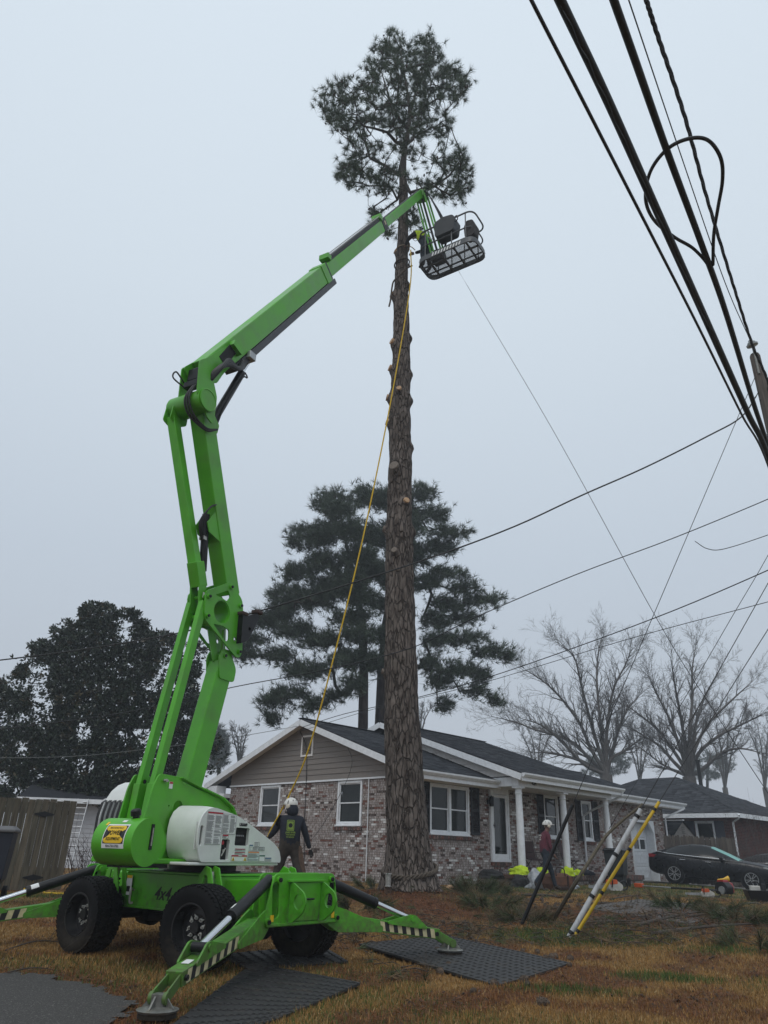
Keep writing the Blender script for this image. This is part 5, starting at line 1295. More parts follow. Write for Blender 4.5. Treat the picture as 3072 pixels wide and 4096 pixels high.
# cones hanging in the crown
cn = MB(); 
for p in allt[rg.random(len(allt)) < .42]:
    q = Vector(p) + Vector(rg.normal(0, .07, 3)); q.z -= .06; cn.lathe([(.004, .05), (.026, .02), (.030, -.01), (.018, -.045), (.003, -.06)], q, Vector((rg.normal(0, .5), rg.normal(0, .5), -1)), 6)
o = cn.build('cones', mat('pine_cone', (.05, .036, .028), .9), pine); o['kind'] = 'stuff'

# ---- pair of pines behind the house ---------------------------------------------------
def pad_pine(label, D, trunkpx, pads, ntuft, seed, per=16, tl=.36, tw=.026, base=(.046, .066, .040), limb_r=.09, dep=.6, grp=None):
    rg = np.random.default_rng(seed); b = at(*trunkpx[0][:2], D); base_o = Vector((b.x, b.y, 0)); root = empty('pine_tree', base_o, 0, label, 'tree', grp)
    sk = [((0, 0, gz(b.x, b.y) - .1), -1, trunkpx[0][2])]
    for i, (x, y, r) in enumerate(trunkpx): sk.append((tuple(at(x, y, D) - base_o), i, r))
    nt_ = len(sk); attr = []; tot = sum(a * b_ for _, _, a, b_ in pads)
    for pi_, (x, y, hx, hy) in enumerate(pads):
        k = max(6, int(ntuft * hx * hy / tot)); dy = rg.uniform(-1, 1) * dep * hx * D / FPX * .9
        if abs(x - trunkpx[2][0]) < 95: dy = -(.9 + rg.random()) * 1.1
        for _ in range(k):
            q = rg.normal(0, 1, 3); q /= np.linalg.norm(q); q *= rg.random() ** .45 * 1.12
            attr.append(tuple(at(x + q[0] * hx * 1.1, y + q[1] * hy * .78, D + dy + q[2] * hx * D / FPX * .9) - base_o))
    pos, par, tips, fix = grow(sk, attr, seed=seed, step=.7, droop=.05, up_bias=-.1)
    rad = pipe_radii(par, fix, .013, .5); Vb, Fb = branch_mesh(pos, par, rad, 5)
    raw_mesh('trunk', Vb, Fb, BARK2, root, smooth=True)
    allt = np.array([pos[t] for t in tips]); d = tip_dirs(pos, par, tips, .6)
    ex = [allt + rg.normal(0, .22, allt.shape) for _ in range(3)]; pts = np.concatenate([allt] + ex); dd = np.concatenate([d] * 4)
    Vn, Fn = tufts(pts, dd, rg, n=per, length=tl, width=tw, spread=.8)
    o = raw_mesh('crown', Vn, Fn, NEEDLE, root, cols=tones(len(Vn), per * 3, base, rg, .28)); o['kind'] = 'stuff'
    return root
padsA = [(1330, 2010, 70, 60), (1230, 2150, 75, 55), (1300, 2250, 80, 50), (1190, 2290, 60, 40), (1150, 2380, 80, 45), (1260, 2400, 90, 45), (1060, 2480, 75, 32), (1180, 2520, 80, 36), (1000, 2560, 60, 28), (980, 2620, 60, 25), (1290, 2560, 80, 40), (1400, 2470, 70, 40), (1120, 2620, 60, 30), (1230, 2680, 90, 36), (1090, 2800, 60, 24), (1160, 2770, 60, 26), (1090, 2870, 40, 20), (1380, 2640, 70, 36), (1340, 2780, 50, 22), (1250, 2820, 60, 22), (1130, 2450, 60, 40), (1330, 2130, 60, 60), (1400, 2330, 60, 60), (1420, 2740, 40, 30), (1310, 2350, 70, 55), (1430, 2220, 60, 50), (1450, 2380, 60, 45), (1440, 2540, 60, 45), (1470, 2640, 50, 30), (1400, 2120, 50, 50), (1360, 2040, 50, 40)]
pad_pine('broad dark pine standing behind the brick house, left of the cut trunk', 38, [(1452, 2900, .27), (1455, 2700, .25), (1450, 2500, .22), (1425, 2350, .17), (1390, 2200, .12), (1360, 2050, .06)], padsA, 2000, 31, grp='pines behind the house')
padsB = [(1690, 1970, 50, 45), (1740, 2060, 50, 40), (1560, 2000, 60, 60), (1470, 1990, 60, 50), (1800, 2130, 80, 26), (1760, 2190, 60, 40), (1620, 2110, 70, 60), (1800, 2290, 70, 24), (1850, 2350, 70, 24), (1930, 2400, 80, 26), (1780, 2420, 70, 34), (1700, 2330, 60, 40), (1860, 2470, 70, 22), (1880, 2550, 70, 24), (1960, 2610, 80, 24), (2040, 2630, 30, 16), (1760, 2560, 60, 36), (1830, 2680, 80, 26), (1930, 2700, 50, 22), (1760, 2720, 50, 30), (1900, 2760, 60, 18), (1980, 2800, 36, 18), (1780, 2820, 30, 30), (1720, 2650, 40, 40), (1660, 2220, 60, 60), (1500, 2140, 70, 60), (1480, 2280, 70, 50), (1560, 2420, 70, 40), (1740, 2480, 50, 40), (1550, 2300, 60, 50), (1540, 2540, 60, 40), (1600, 2200, 50, 50), (1520, 2660, 50, 30), (1640, 2060, 50, 40)]
pad_pine('dark pine behind the house with limbs spreading right of the cut trunk', 40, [(1522, 2900, .33), (1530, 2700, .31), (1545, 2500, .28), (1580, 2300, .22), (1610, 2150, .16), (1650, 2000, .08)], padsB, 2000, 32, grp='pines behind the house')

# ---- magnolia ------------------------------------------------------------------------
def broadleaf(name, label, D, outline, trunkpx, nros, seed, leaf=.17, base=(.020, .032, .017), alt=(.055, .045, .02), dep=3.2, per=9, gaps=(), wid=.36, cat='tree', holes=()):
    rg = np.random.default_rng(seed); b = at(*trunkpx[0][:2], D); bo = Vector((b.x, b.y, 0)); root = empty(name, bo, 0, label, cat)
    xs_ = [p[0] for p in outline]; ys_ = [p[1] for p in outline]; cxo = (min(xs_) + max(xs_)) / 2; hw = (max(xs_) - min(xs_)) / 2
    pts = []
    while len(pts) < nros:
        x = rg.uniform(min(xs_), max(xs_)); y = rg.uniform(min(ys_), max(ys_))
        if not in_poly(np.array([x]), np.array([y]), outline)[0]: continue
        if pnoise_np(np.array([x * .012]), np.array([y * .016]), 1.0, seed)[0] < .30 and rg.random() < .8: continue
        k = dep * math.sqrt(max(.06, 1 - ((x - cxo) / hw) ** 2)); s_ = rg.random()
        dy = -k * (1 - .5 * s_ * s_) if s_ < .72 else rg.uniform(-k, k)
        pts.append(tuple(at(x, y, D + dy) - bo))
    sk = [((0, 0, gz(b.x, b.y) - .1), -1, trunkpx[0][2])]
    for i, (x, y, r) in enumerate(trunkpx): sk.append((tuple(at(x, y, D) - bo), i, r))
    sub = [pts[i] for i in rg.choice(len(pts), min(len(pts), 420), replace=False)]
    pos, par, tips, fix = grow(sk, sub, seed=seed, step=.6); rad = pipe_radii(par, fix, .012, .5); Vb, Fb = branch_mesh(pos, par, rad, 4)
    raw_mesh('trunk', Vb, Fb, TWIG, root, smooth=True)
    P = np.repeat(np.array(pts), per, 0); m = len(P); d = rg.normal(0, 1, (m, 3)); d[:, 2] += .55; d[:, 1] -= .25; d /= np.linalg.norm(d, axis=1, keepdims=True)
    s = np.cross(d, rg.normal(0, 1, (m, 3))); s /= (np.linalg.norm(s, axis=1, keepdims=True) + 1e-9); L_ = leaf * rg.uniform(.7, 1.25, (m, 1)); W = L_ * wid * .5
    nn = np.cross(s, d)
    V = np.stack([P + d * L_ * .1, P + d * L_ * .55 + s * W + nn * L_ * .06, P + d * L_, P + d * L_ * .55 - s * W + nn * L_ * .06], 1).reshape(-1, 3); F = np.arange(m * 4).reshape(-1, 4)
    o = raw_mesh('crown', V, F, LEAFM, root, cols=tones(len(V), per * 4, base, rg, .45, alt, .10)); o['kind'] = 'stuff'
    return root
MG = [(-160, 2900), (-120, 2780), (0, 2710), (60, 2680), (50, 2630), (120, 2600), (110, 2570), (220, 2560), (200, 2530), (230, 2470), (310, 2490), (320, 2440), (350, 2415), (430, 2412), (470, 2440), (540, 2440), (580, 2470), (600, 2520), (670, 2530), (720, 2560), (800, 2570), (830, 2600), (820, 2650), (790, 2720), (800, 2800), (830, 2900), (900, 2980), (910, 3020), (870, 3090), (800, 3120), (760, 3240), (-160, 3240)]
broadleaf('magnolia_tree', 'dense dark evergreen magnolia towering over the wooden fence', 35, MG, [(400, 3300, .36), (395, 3100, .22), (390, 2900, .18), (400, 2700, .12), (400, 2560, .06)], 11000, 41, leaf=.20, dep=5.0)

# ---- bare winter trees -------------------------------------------------------------------
def bare_tree(name, label, D, base, limbs, outline, nattr, seed, r0=.45, tip=.011, dep=4.0, ex=.47, grp=None, m=None, step=.55, size=1.0):
    rg = np.random.default_rng(seed); b = at(*base, D); bo = Vector((b.x, b.y, 0)); root = empty(name, bo, 0, label, 'tree', grp)
    sk = [((0, 0, gz(b.x, b.y) - .2), -1, r0), (tuple(at(base[0], base[1], D) - bo), 0, r0 * .95)]
    for li, L_ in enumerate(limbs):
        pr = 1; dy = rg.uniform(-1, 1) * dep; n = len(L_); P = bez([at(base[0], base[1], D) - bo] + [at(x, y, D + dy * (k + 1) / n) - bo for k, (x, y) in enumerate(L_)], 4)[1:]
        for k, q in enumerate(P): sk.append((tuple(q), pr, r0 * .27 * (1 - k / len(P)) ** .9 + .02)); pr = len(sk) - 1
    nmain = len(sk); pos = [np.array(q[0]) for q in sk]; par = [q[1] for q in sk]; rad = [q[2] for q in sk]; ht = max(p[2] for p in pos) - pos[1][2]; S = ht * .25 * size; tw_p = []; tw_d = []
    kids = {}
    for i_ in range(2, nmain): kids.setdefault(par[i_], []).append(i_)
    def sprout(i0, d, ln, r, lev):
        d = d / np.linalg.norm(d); k = 4 if lev < 3 else 3; prev = i0; p = pos[i0].copy()
        for q in range(1, k + 1):
            d = d + rg.normal(0, .10, 3) + np.array([0, 0, .05]); d /= np.linalg.norm(d); p = p + d * ln / k; pos.append(p.copy()); par.append(prev); rad.append(max(tip * .6, r * (1 - .75 * q / k))); prev = len(pos) - 1
            if lev < 3:
                for _ in range(1 if rg.random() < (1.0 if lev == 1 else .92) else 0):
                    e = rg.normal(0, 1, 3); e -= d * e.dot(d); e /= np.linalg.norm(e) + 1e-9; sprout(prev, d * .80 + e * rg.uniform(.4, .75), ln * rg.uniform(.42, .68), max(tip * .7, r * .42), lev + 1)
            else: tw_p.append(p.copy()); tw_d.append(d.copy())
    for i_ in range(3, nmain):
        pp = pos[par[i_]]; d = pos[i_] - pp; d = d / (np.linalg.norm(d) + 1e-9); up_ = (pos[i_][2] - pos[1][2]) / ht
        if up_ < .10 and np.linalg.norm(pos[i_] - pos[1]) < S * .6: continue
        for _ in range((2 if rg.random() < .5 else 1) if i_ in kids else 4):
            e = rg.normal(0, 1, 3); e -= d * e.dot(d); e /= np.linalg.norm(e) + 1e-9; sprout(i_, d * .85 + e * rg.uniform(.35, .7) + np.array([0, 0, .12]), S * rg.uniform(.45, 1.0) * (.75 if i_ in kids else .8), rad[i_] * .55, 1)
    pos = np.array(pos); par = np.array(par); rad = np.array(rad); big = rad > .035
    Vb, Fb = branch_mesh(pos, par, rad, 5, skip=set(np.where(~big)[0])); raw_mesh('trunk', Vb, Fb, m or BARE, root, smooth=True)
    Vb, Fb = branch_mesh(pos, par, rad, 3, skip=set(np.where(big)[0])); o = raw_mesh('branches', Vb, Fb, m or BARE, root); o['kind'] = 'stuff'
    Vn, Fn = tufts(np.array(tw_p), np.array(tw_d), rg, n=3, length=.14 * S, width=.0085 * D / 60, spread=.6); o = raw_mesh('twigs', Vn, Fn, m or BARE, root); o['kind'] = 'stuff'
    return root
def z6(P): return [(1900 + x * .7064, 2450 + y * .7064) for x, y in P]
T1 = z6([(20, 590), (110, 480), (160, 390), (230, 330), (230, 270), (330, 210), (400, 150), (470, 130), (580, 105), (620, 150), (740, 110), (820, 130), (810, 230), (890, 190), (910, 260), (880, 400), (870, 560), (900, 700), (860, 860), (700, 900), (300, 780), (80, 740)])
L1 = [z6(l) for l in ([(640, 820), (560, 740), (440, 690), (330, 660), (230, 620), (100, 590)], [(620, 860), (500, 740), (380, 640), (260, 600)], [(650, 760), (600, 640), (500, 500), (400, 400), (280, 320)], [(680, 700), (640, 560), (600, 400), (560, 250), (480, 180)], [(720, 700), (700, 520), (690, 360), (700, 220), (720, 140)], [(745, 720), (760, 560), (790, 420), (850, 300), (880, 220)], [(790, 740), (830, 620), (870, 540), (920, 480)], [(600, 840), (450, 800), (330, 790)], [(770, 830), (850, 780), (930, 720)])]
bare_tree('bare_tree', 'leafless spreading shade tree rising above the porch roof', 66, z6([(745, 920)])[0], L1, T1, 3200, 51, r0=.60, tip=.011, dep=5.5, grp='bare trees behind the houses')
T2 = z6([(860, 560), (900, 420), (930, 330), (940, 250), (1030, 180), (1130, 160), (1190, 140), (1270, 130), (1320, 170), (1320, 260), (1440, 260), (1470, 330), (1590, 330), (1659, 380), (1659, 800), (1500, 860), (1300, 900), (1100, 880), (940, 800), (870, 680)])
L2 = [z6(l) for l in ([(1130, 850), (1050, 760), (960, 700), (880, 650)], [(1150, 820), (1050, 680), (960, 600), (880, 540)], [(1160, 760), (1100, 600), (1040, 480), (980, 360)], [(1190, 740), (1160, 560), (1130, 400), (1110, 260)], [(1215, 700), (1230, 500), (1230, 330), (1250, 190)], [(1240, 700), (1270, 560), (1320, 440), (1400, 300)], [(1250, 760), (1330, 620), (1450, 500), (1560, 400)], [(1265, 800), (1380, 700), (1500, 640), (1640, 570)], [(1300, 880), (1390, 800), (1500, 770), (1640, 800)], [(1140, 900), (1060, 860), (930, 760)])]
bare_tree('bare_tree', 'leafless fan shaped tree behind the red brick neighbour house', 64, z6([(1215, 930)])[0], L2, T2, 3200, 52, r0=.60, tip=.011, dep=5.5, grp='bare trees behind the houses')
# hazy distant trees beyond the houses
DT = mat('distant_bare_twigs', (.085, .078, .072), .95)
for i, (x, y, w_, h_, D, lab) in enumerate(((2150, 3100, 90, 190, 95, 'distant hazy bare tree low behind the porch roof'), (2560, 3090, 110, 190, 100, 'distant hazy bare tree between the two big leafless trees'), (2900, 3110, 130, 260, 95, 'distant hazy bare tree right of the black roof vent pipe'), (3060, 3110, 100, 230, 100, 'distant hazy bare tree at the right edge of the picture'), (1680, 2935, 70, 110, 90, 'distant hazy bare treetop showing just right of the cut trunk'), (960, 3080, 40, 160, 80, 'thin distant bare sapling left of the gable roof'))):
    rg = np.random.default_rng(60 + i); ol = [(x + w_ * math.cos(a) * (1 + .2 * rg.random()), y - h_ * .55 + h_ * .55 * math.sin(a)) for a in np.linspace(0, 2 * PI, 14)[:-1]]
    lm = [[(x + w_ * .3 * q, y - h_ * .45), (x + w_ * .75 * q, y - h_ * .9)] for q in (-1, -.4, .2, .8)]
    bare_tree('distant_tree', lab, D, (x, y + 40), lm, ol, 260, 70 + i, r0=.35, tip=.022, dep=3, m=DT, step=1.1)
rg = np.random.default_rng(5)
for i, (x, y, hx, hy, D, lab) in enumerate(((2420, 3060, 100, 75, 125, 'hazy far pine behind the first leafless tree'), (2830, 3070, 95, 75, 130, 'hazy far pine behind the second leafless tree'), (875, 3000, 40, 110, 100, 'hazy pale pine between the magnolia and the gable'))):
    pd = [(x + hx * .6 * math.cos(k * 2.4), y + hy * .5 * math.sin(k * 2.4) - 10, hx * .45, hy * .4) for k in range(7)]
    pad_pine(lab, D, [(x, y + 130, .3), (x, y, .2), (x, y - hy * .6, .08)], pd, 200, 90 + i, per=12, tl=.6, tw=.05, base=(.05, .065, .042))
# ================================================================ PEOPLE
SKIN = mat('skin', (.16, .085, .06), .6); NAVY = mat('navy_hoodie', (.010, .013, .022), .9, var=.25, vscale=9, bump=.3, bscale=18); CHAPS = mat('brown_chaps', (.042, .034, .027), .9, var=.3, vscale=8, bump=.3, bscale=14)
LEATHER = mat('tan_leather_flap', (.10, .062, .042), .8, var=.3, vscale=10); BOOT = mat('brown_boot', (.035, .022, .016), .8, var=.3); GLOVE = mat('black_glove', (.014, .014, .015), .8)
MAROON = mat('maroon_shirt', (.105, .022, .036), .9, var=.35, vscale=26, bump=.3, bscale=20); JEAN = mat('dark_jeans', (.018, .026, .038), .9, var=.35, vscale=10, bump=.3, bscale=16)
HIVIS = mat('hi_vis_yellow', (.46, .62, .015), .75, var=.15, vscale=9, bump=.4, bscale=9); HELM = mat('white_helmet', (.62, .61, .57), .35, var=.1); MUFF = mat('cream_ear_muff', (.58, .52, .42), .45)
def person(name, label, loc, rz, J, segs, cols, helmet=True, muffrot=0.0, extra=None, scale=1.0, cat='person'):
    """J: joint -> (x,y,z,r); segs: (a,b,material index); one continuous skinned body"""
    root = empty(name, loc, rz, label, cat); names = list(J)
    me = bpy.data.meshes.new('b'); me.from_pydata([J[n][:3] for n in names], [(names.index(a), names.index(b)) for a, b, _ in segs], [])
    ob = bpy.data.objects.new('b', me); COL.objects.link(ob); md = ob.modifiers.new('s', 'SKIN'); md.use_smooth_shade = True
    for i, n in enumerate(names):
        sv = me.skin_vertices[0].data[i]; r = J[n][3]; sv.radius = (r, r) if not isinstance(r, tuple) else r; sv.use_root = (n == 'pelvis')
    sub = ob.modifiers.new('u', 'SUBSURF'); sub.levels = 2; sub.render_levels = 2
    dg = bpy.context.evaluated_depsgraph_get(); bm_ = bpy.data.meshes.new_from_object(ob.evaluated_get(dg)); bpy.data.objects.remove(ob)
    bm2 = MB(); bm2.v = [tuple(v.co) for v in bm_.vertices]; bm2.f = [tuple(p.vertices) for p in bm_.polygons]
    S = [(Vector(J[a][:3]), Vector(J[b][:3]), m_) for a, b, m_ in segs]
    for f in bm2.f:
        c = sum((Vector(bm2.v[i]) for i in f), Vector()) / len(f); best = None
        for a, b, m_ in S:
            d = b - a; t = max(0, min(1, (c - a).dot(d) / d.length_squared)); q = (c - a - d * t).length
            if best is None or q < best[0]: best = (q, m_)
        bm2.mi.append(best[1])
    # hands: palm and five bent, tapering fingers on each wrist
    for w_, e_, hm in (('wrist_l', 'elbow_l', cols.index('hand_l') if 'hand_l' in cols else None), ('wrist_r', 'elbow_r', None)):
        a, b = Vector(J[e_][:3]), Vector(J[w_][:3]); d, s, u = frame(b - a, (0, 1, 0)); hmi = HANDI[name_key(label)]
        p = b + d * .02; bm2.loft([[p + d * t + s * (x * w2) + u * (y * .016) for x, y in ((-1, -1), (1, -1), (1, 1), (-1, 1))] for t, w2 in ((0, .028), (.04, .042), (.085, .040))], mi=hmi)
        for k, ln in enumerate((.075, .085, .080, .062)):
            q = p + d * .08 + s * (-.032 + k * .021); bm2.tube([q, q + d * ln * .45 + u * .006, q + d * ln * .8 + u * .026, q + d * ln * .9 + u * .045], [.0105, .0098, .009, .007], n=6, mi=hmi)
        q = p + d * .025 - s * .036; bm2.tube([q, q - s * .025 + d * .03, q - s * .022 + d * .062 + u * .02], [.012, .011, .008], n=6, mi=hmi)
    body = bm2.build('body', [c for c in cols if not isinstance(c, str)], root, smooth=True)
    h = Vector(J['head'][:3])
    if helmet:
        m_ = MB(); rings = []
        Mr = Matrix.Rotation(muffrot, 3, 'Z') @ Matrix.Rotation(J.get('_tilt', 0) if not isinstance(J.get('_tilt', 0), tuple) else 0, 3, 'X')
        for k in range(9):
            t = k / 8 * PI * .52; rings.append([h + Mr @ Vector((.125 * math.sin(t) * math.cos(a), .150 * math.sin(t) * math.sin(a), .035 + .135 * math.cos(t))) for a in np.linspace(0, 2 * PI, 20, endpoint=False)])
        m_.loft(rings[1:], cap=True); 
        m_.plate([(-.10, .12), (-.07, .195), (0, .215), (.07, .195), (.10, .12)], .012, Mr @ XS, Mr @ YS, h + Vector((0, 0, .04)))
        ho = m_.build('helmet', HELM, root, smooth=True)
        for k in (-1, 0, 1): MB().plate([(-.035, -.010), (.035, -.010), (.018, .014), (-.018, .014)], .006, Mr @ XS, (Mr @ Vector((0, .35, 1))).normalized(), h + Mr @ Vector((k * .06, -.118 + abs(k) * .03, .11))).build('vent', BLACK, ho)
        for e in (-1, 1):
            c = h + Mr @ Vector((e * .108, .0, -.005)); mo = MB().lathe([(.030, -.02), (.044, -.012), (.046, .012), (.034, .026), (.001, .030)], c, Mr @ Vector((e, 0, 0)), 16, cap=False).build('ear_muff', MUFF, ho, smooth=True)
            MB().tube(bez([c + Mr @ Vector((e * .012, 0, .02)), c + Mr @ Vector((e * .022, 0, .07)), c + Mr @ Vector((e * .008, 0, .11))]), .007, n=5).build('muff_arm', BLACK, ho)
        MB().tube(bez([h + Mr @ Vector((-.10, .03, -.02)), h + Mr @ Vector((-.06, .09, -.115)), h + Mr @ Vector((.06, .09, -.115)), h + Mr @ Vector((.10, .03, -.02))]), .007, n=5).build('chin_strap', BLACK, ho)
    return root, body
HANDI = {}
def name_key(l): return l[:12]
STD = dict(pelvis=(0, 0, .98, .150), spine=(0, 0, 1.15, .150), chest=(0, 0, 1.36, .168), neck=(0, .01, 1.53, .062), jaw=(0, .035, 1.61, .072), head=(0, .03, 1.70, .098),
           shoulder_l=(-.19, 0, 1.45, .080), elbow_l=(-.28, .0, 1.17, .058), wrist_l=(-.30, .06, .93, .042), shoulder_r=(.19, 0, 1.45, .080), elbow_r=(.28, 0, 1.17, .058), wrist_r=(.30, .06, .93, .042),
           hip_l=(-.10, 0, .92, .110), knee_l=(-.12, .05, .50, .076), ankle_l=(-.13, .0, .11, .054), toe_l=(-.14, .17, .05, .042), hip_r=(.10, 0, .92, .110), knee_r=(.12, .05, .50, .076), ankle_r=(.13, 0, .11, .054), toe_r=(.14, .17, .05, .042))
def segs(top, pants, boot, sleeve=None, neck=3):
    sleeve = top if sleeve is None else sleeve
    return [('pelvis', 'spine', top), ('spine', 'chest', top), ('chest', 'neck', top), ('neck', 'jaw', neck), ('jaw', 'head', neck), ('chest', 'shoulder_l', top), ('shoulder_l', 'elbow_l', sleeve), ('elbow_l', 'wrist_l', sleeve), ('chest', 'shoulder_r', top), ('shoulder_r', 'elbow_r', sleeve), ('elbow_r', 'wrist_r', sleeve),
            ('pelvis', 'hip_l', pants), ('hip_l', 'knee_l', pants), ('knee_l', 'ankle_l', pants), ('ankle_l', 'toe_l', boot), ('pelvis', 'hip_r', pants), ('hip_r', 'knee_r', pants), ('knee_r', 'ankle_r', pants), ('ankle_r', 'toe_r', boot)]
# ground man beside the lift, back to us, rope in his left hand
lb1 = 'worker in navy hoodie and brown chaps holding the yellow rope'; HANDI[name_key(lb1)] = 4
J1 = dict(STD); J1.update(shoulder_l=(-.20, .02, 1.46, .088), elbow_l=(-.33, .10, 1.22, .068), wrist_l=(-.40, .26, 1.12, .046), shoulder_r=(.20, -.02, 1.45, .088), elbow_r=(.31, -.02, 1.17, .068), wrist_r=(.41, .02, .93, .045), hip_l=(-.11, 0, .92, .125), hip_r=(.11, 0, .92, .125), knee_l=(-.19, .14, .52, .100), ankle_l=(-.21, .06, .12, .075), toe_l=(-.23, .24, .05, .05), knee_r=(.22, -.02, .50, .105), ankle_r=(.33, -.20, .12, .078), toe_r=(.37, -.04, .05, .05), head=(-.03, .05, 1.71, .100), jaw=(-.02, .04, 1.61, .075), chest=(0, 0, 1.35, .215), spine=(0, 0, 1.14, .20), pelvis=(0, 0, 1.0, .18))
w1p = at_ground(1150, 3555); w1p = at(1152, 3480, 16.0); w1p.z = gz(w1p.x, w1p.y) - .01
w1, b1 = person('person', lb1, w1p, R(14), J1, segs(0, 1, 2, neck=0), [NAVY, CHAPS, BOOT, SKIN, GLOVE], muffrot=R(52))
MB().sphere((.005, .0, 1.63), (.125, .12, .13), 14, 10).build('hood', NAVY, w1, smooth=True)
MB().plate(rpoly([(-.03, 0), (.10, 0), (.26, -.62), (.12, -.66), (.04, -.3)], .03), .02, XS, ZS, (.12, -.10, .98)).build('chap_flap', LEATHER, w1)
lg = MB().plate(rpoly([(-.075, -.10), (.075, -.10), (.075, .10), (-.075, .10)], .02), .004, XS, ZS, (-.045, -.222, 1.345), holes=[rpoly([(-.062, -.088), (.062, -.088), (.062, .088), (-.062, .088)], .02)]).build('hoodie_print', mat('lime_print', (.20, .30, .05), .8), w1)
MB().plate(rpoly([(-.055, -.08), (.055, -.08), (.055, .075), (-.055, .075)], .01), .003, XS, ZS, (-.045, -.223, 1.345), holes=[circ(0, .0, .042, 18)]).build('print_field', MATS['lime_print'], lg)
for i, (t_, s_) in enumerate((('JAMES RIVER', .042), ('TREE SERVICE', .034), ('757-220-0101', .034))): text_mesh(t_, s_, 'print_text', MATS['lime_print'], lg, (-.035, -.215, 1.215 - i * .042), XS, ZS, bold=.03, squash=.85)
# man in maroon walking past the porch
lb2 = 'worker in maroon shirt and jeans walking past the porch'; HANDI[name_key(lb2)] = 3
J2 = dict(STD); J2.update(chest=(0, .04, 1.36, .185), spine=(0, .01, 1.15, .17), shoulder_l=(-.18, .05, 1.44, .074), shoulder_r=(.18, .03, 1.44, .074), elbow_l=(-.22, -.02, 1.17, .054), wrist_l=(-.21, .10, .94, .040), elbow_r=(.22, .06, 1.17, .054), wrist_r=(.20, .17, .95, .040), neck=(0, .07, 1.53, .06), jaw=(0, .12, 1.59, .068), head=(0, .12, 1.68, .094), hip_l=(-.09, 0, .92, .105), knee_l=(-.10, .20, .52, .074), ankle_l=(-.10, .30, .11, .055), toe_l=(-.10, .47, .05, .044), hip_r=(.09, 0, .92, .105), knee_r=(.10, -.08, .52, .074), ankle_r=(.10, -.40, .20, .055), toe_r=(.10, -.32, .05, .044))
w2p = at(2185, 3480, 23.0); w2p.z = gz(w2p.x, w2p.y)
w2, b2 = person('person', lb2, w2p, R(-78), J2, segs(0, 1, 2), [MAROON, JEAN, BOOT, SKIN], muffrot=0)
for i, t_ in enumerate(('JAMES RIVER', 'TREE', 'SERVICE')): text_mesh(t_, .05, 'print_text', HELM, w2, (.05, -.150, 1.42 - i * .055), XS, ZS, bold=.03, squash=.7)
# climber in the basket, reaching for the trunk
lb3 = 'worker in hi-vis jacket standing in the raised basket'; HANDI[name_key(lb3)] = 3
J3 = dict(STD); J3.update(shoulder_l=(-.22, .22, 1.36, .085), elbow_l=(-.30, .44, 1.24, .062), wrist_l=(-.20, .66, 1.22, .045), shoulder_r=(.22, .22, 1.36, .085), elbow_r=(.30, .42, 1.18, .062), wrist_r=(.14, .62, 1.12, .045), chest=(0, .18, 1.30, .22), spine=(0, .06, 1.12, .20), neck=(0, .33, 1.44, .07), jaw=(0, .40, 1.49, .075), head=(0, .42, 1.57, .1))
p3 = BC - bx * .76 - by * .05; w3, b3 = person('person', lb3, (p3.x, p3.y, p3.z + .055), BA + R(90) - 0, J3, segs(0, 1, 2, sleeve=4), [HIVIS, JEAN, BOOT, SKIN, GLOVE])
w3.rotation_euler = (0, 0, BA + R(75))
for z_ in (1.02, 1.22): MB().lathe([(.198 if z_ > 1.1 else .185, -.022), (.200 if z_ > 1.1 else .187, .022)], (0, .03, z_), ZS, 24, cap=False).build('reflective_band', ALU, w3, smooth=True)

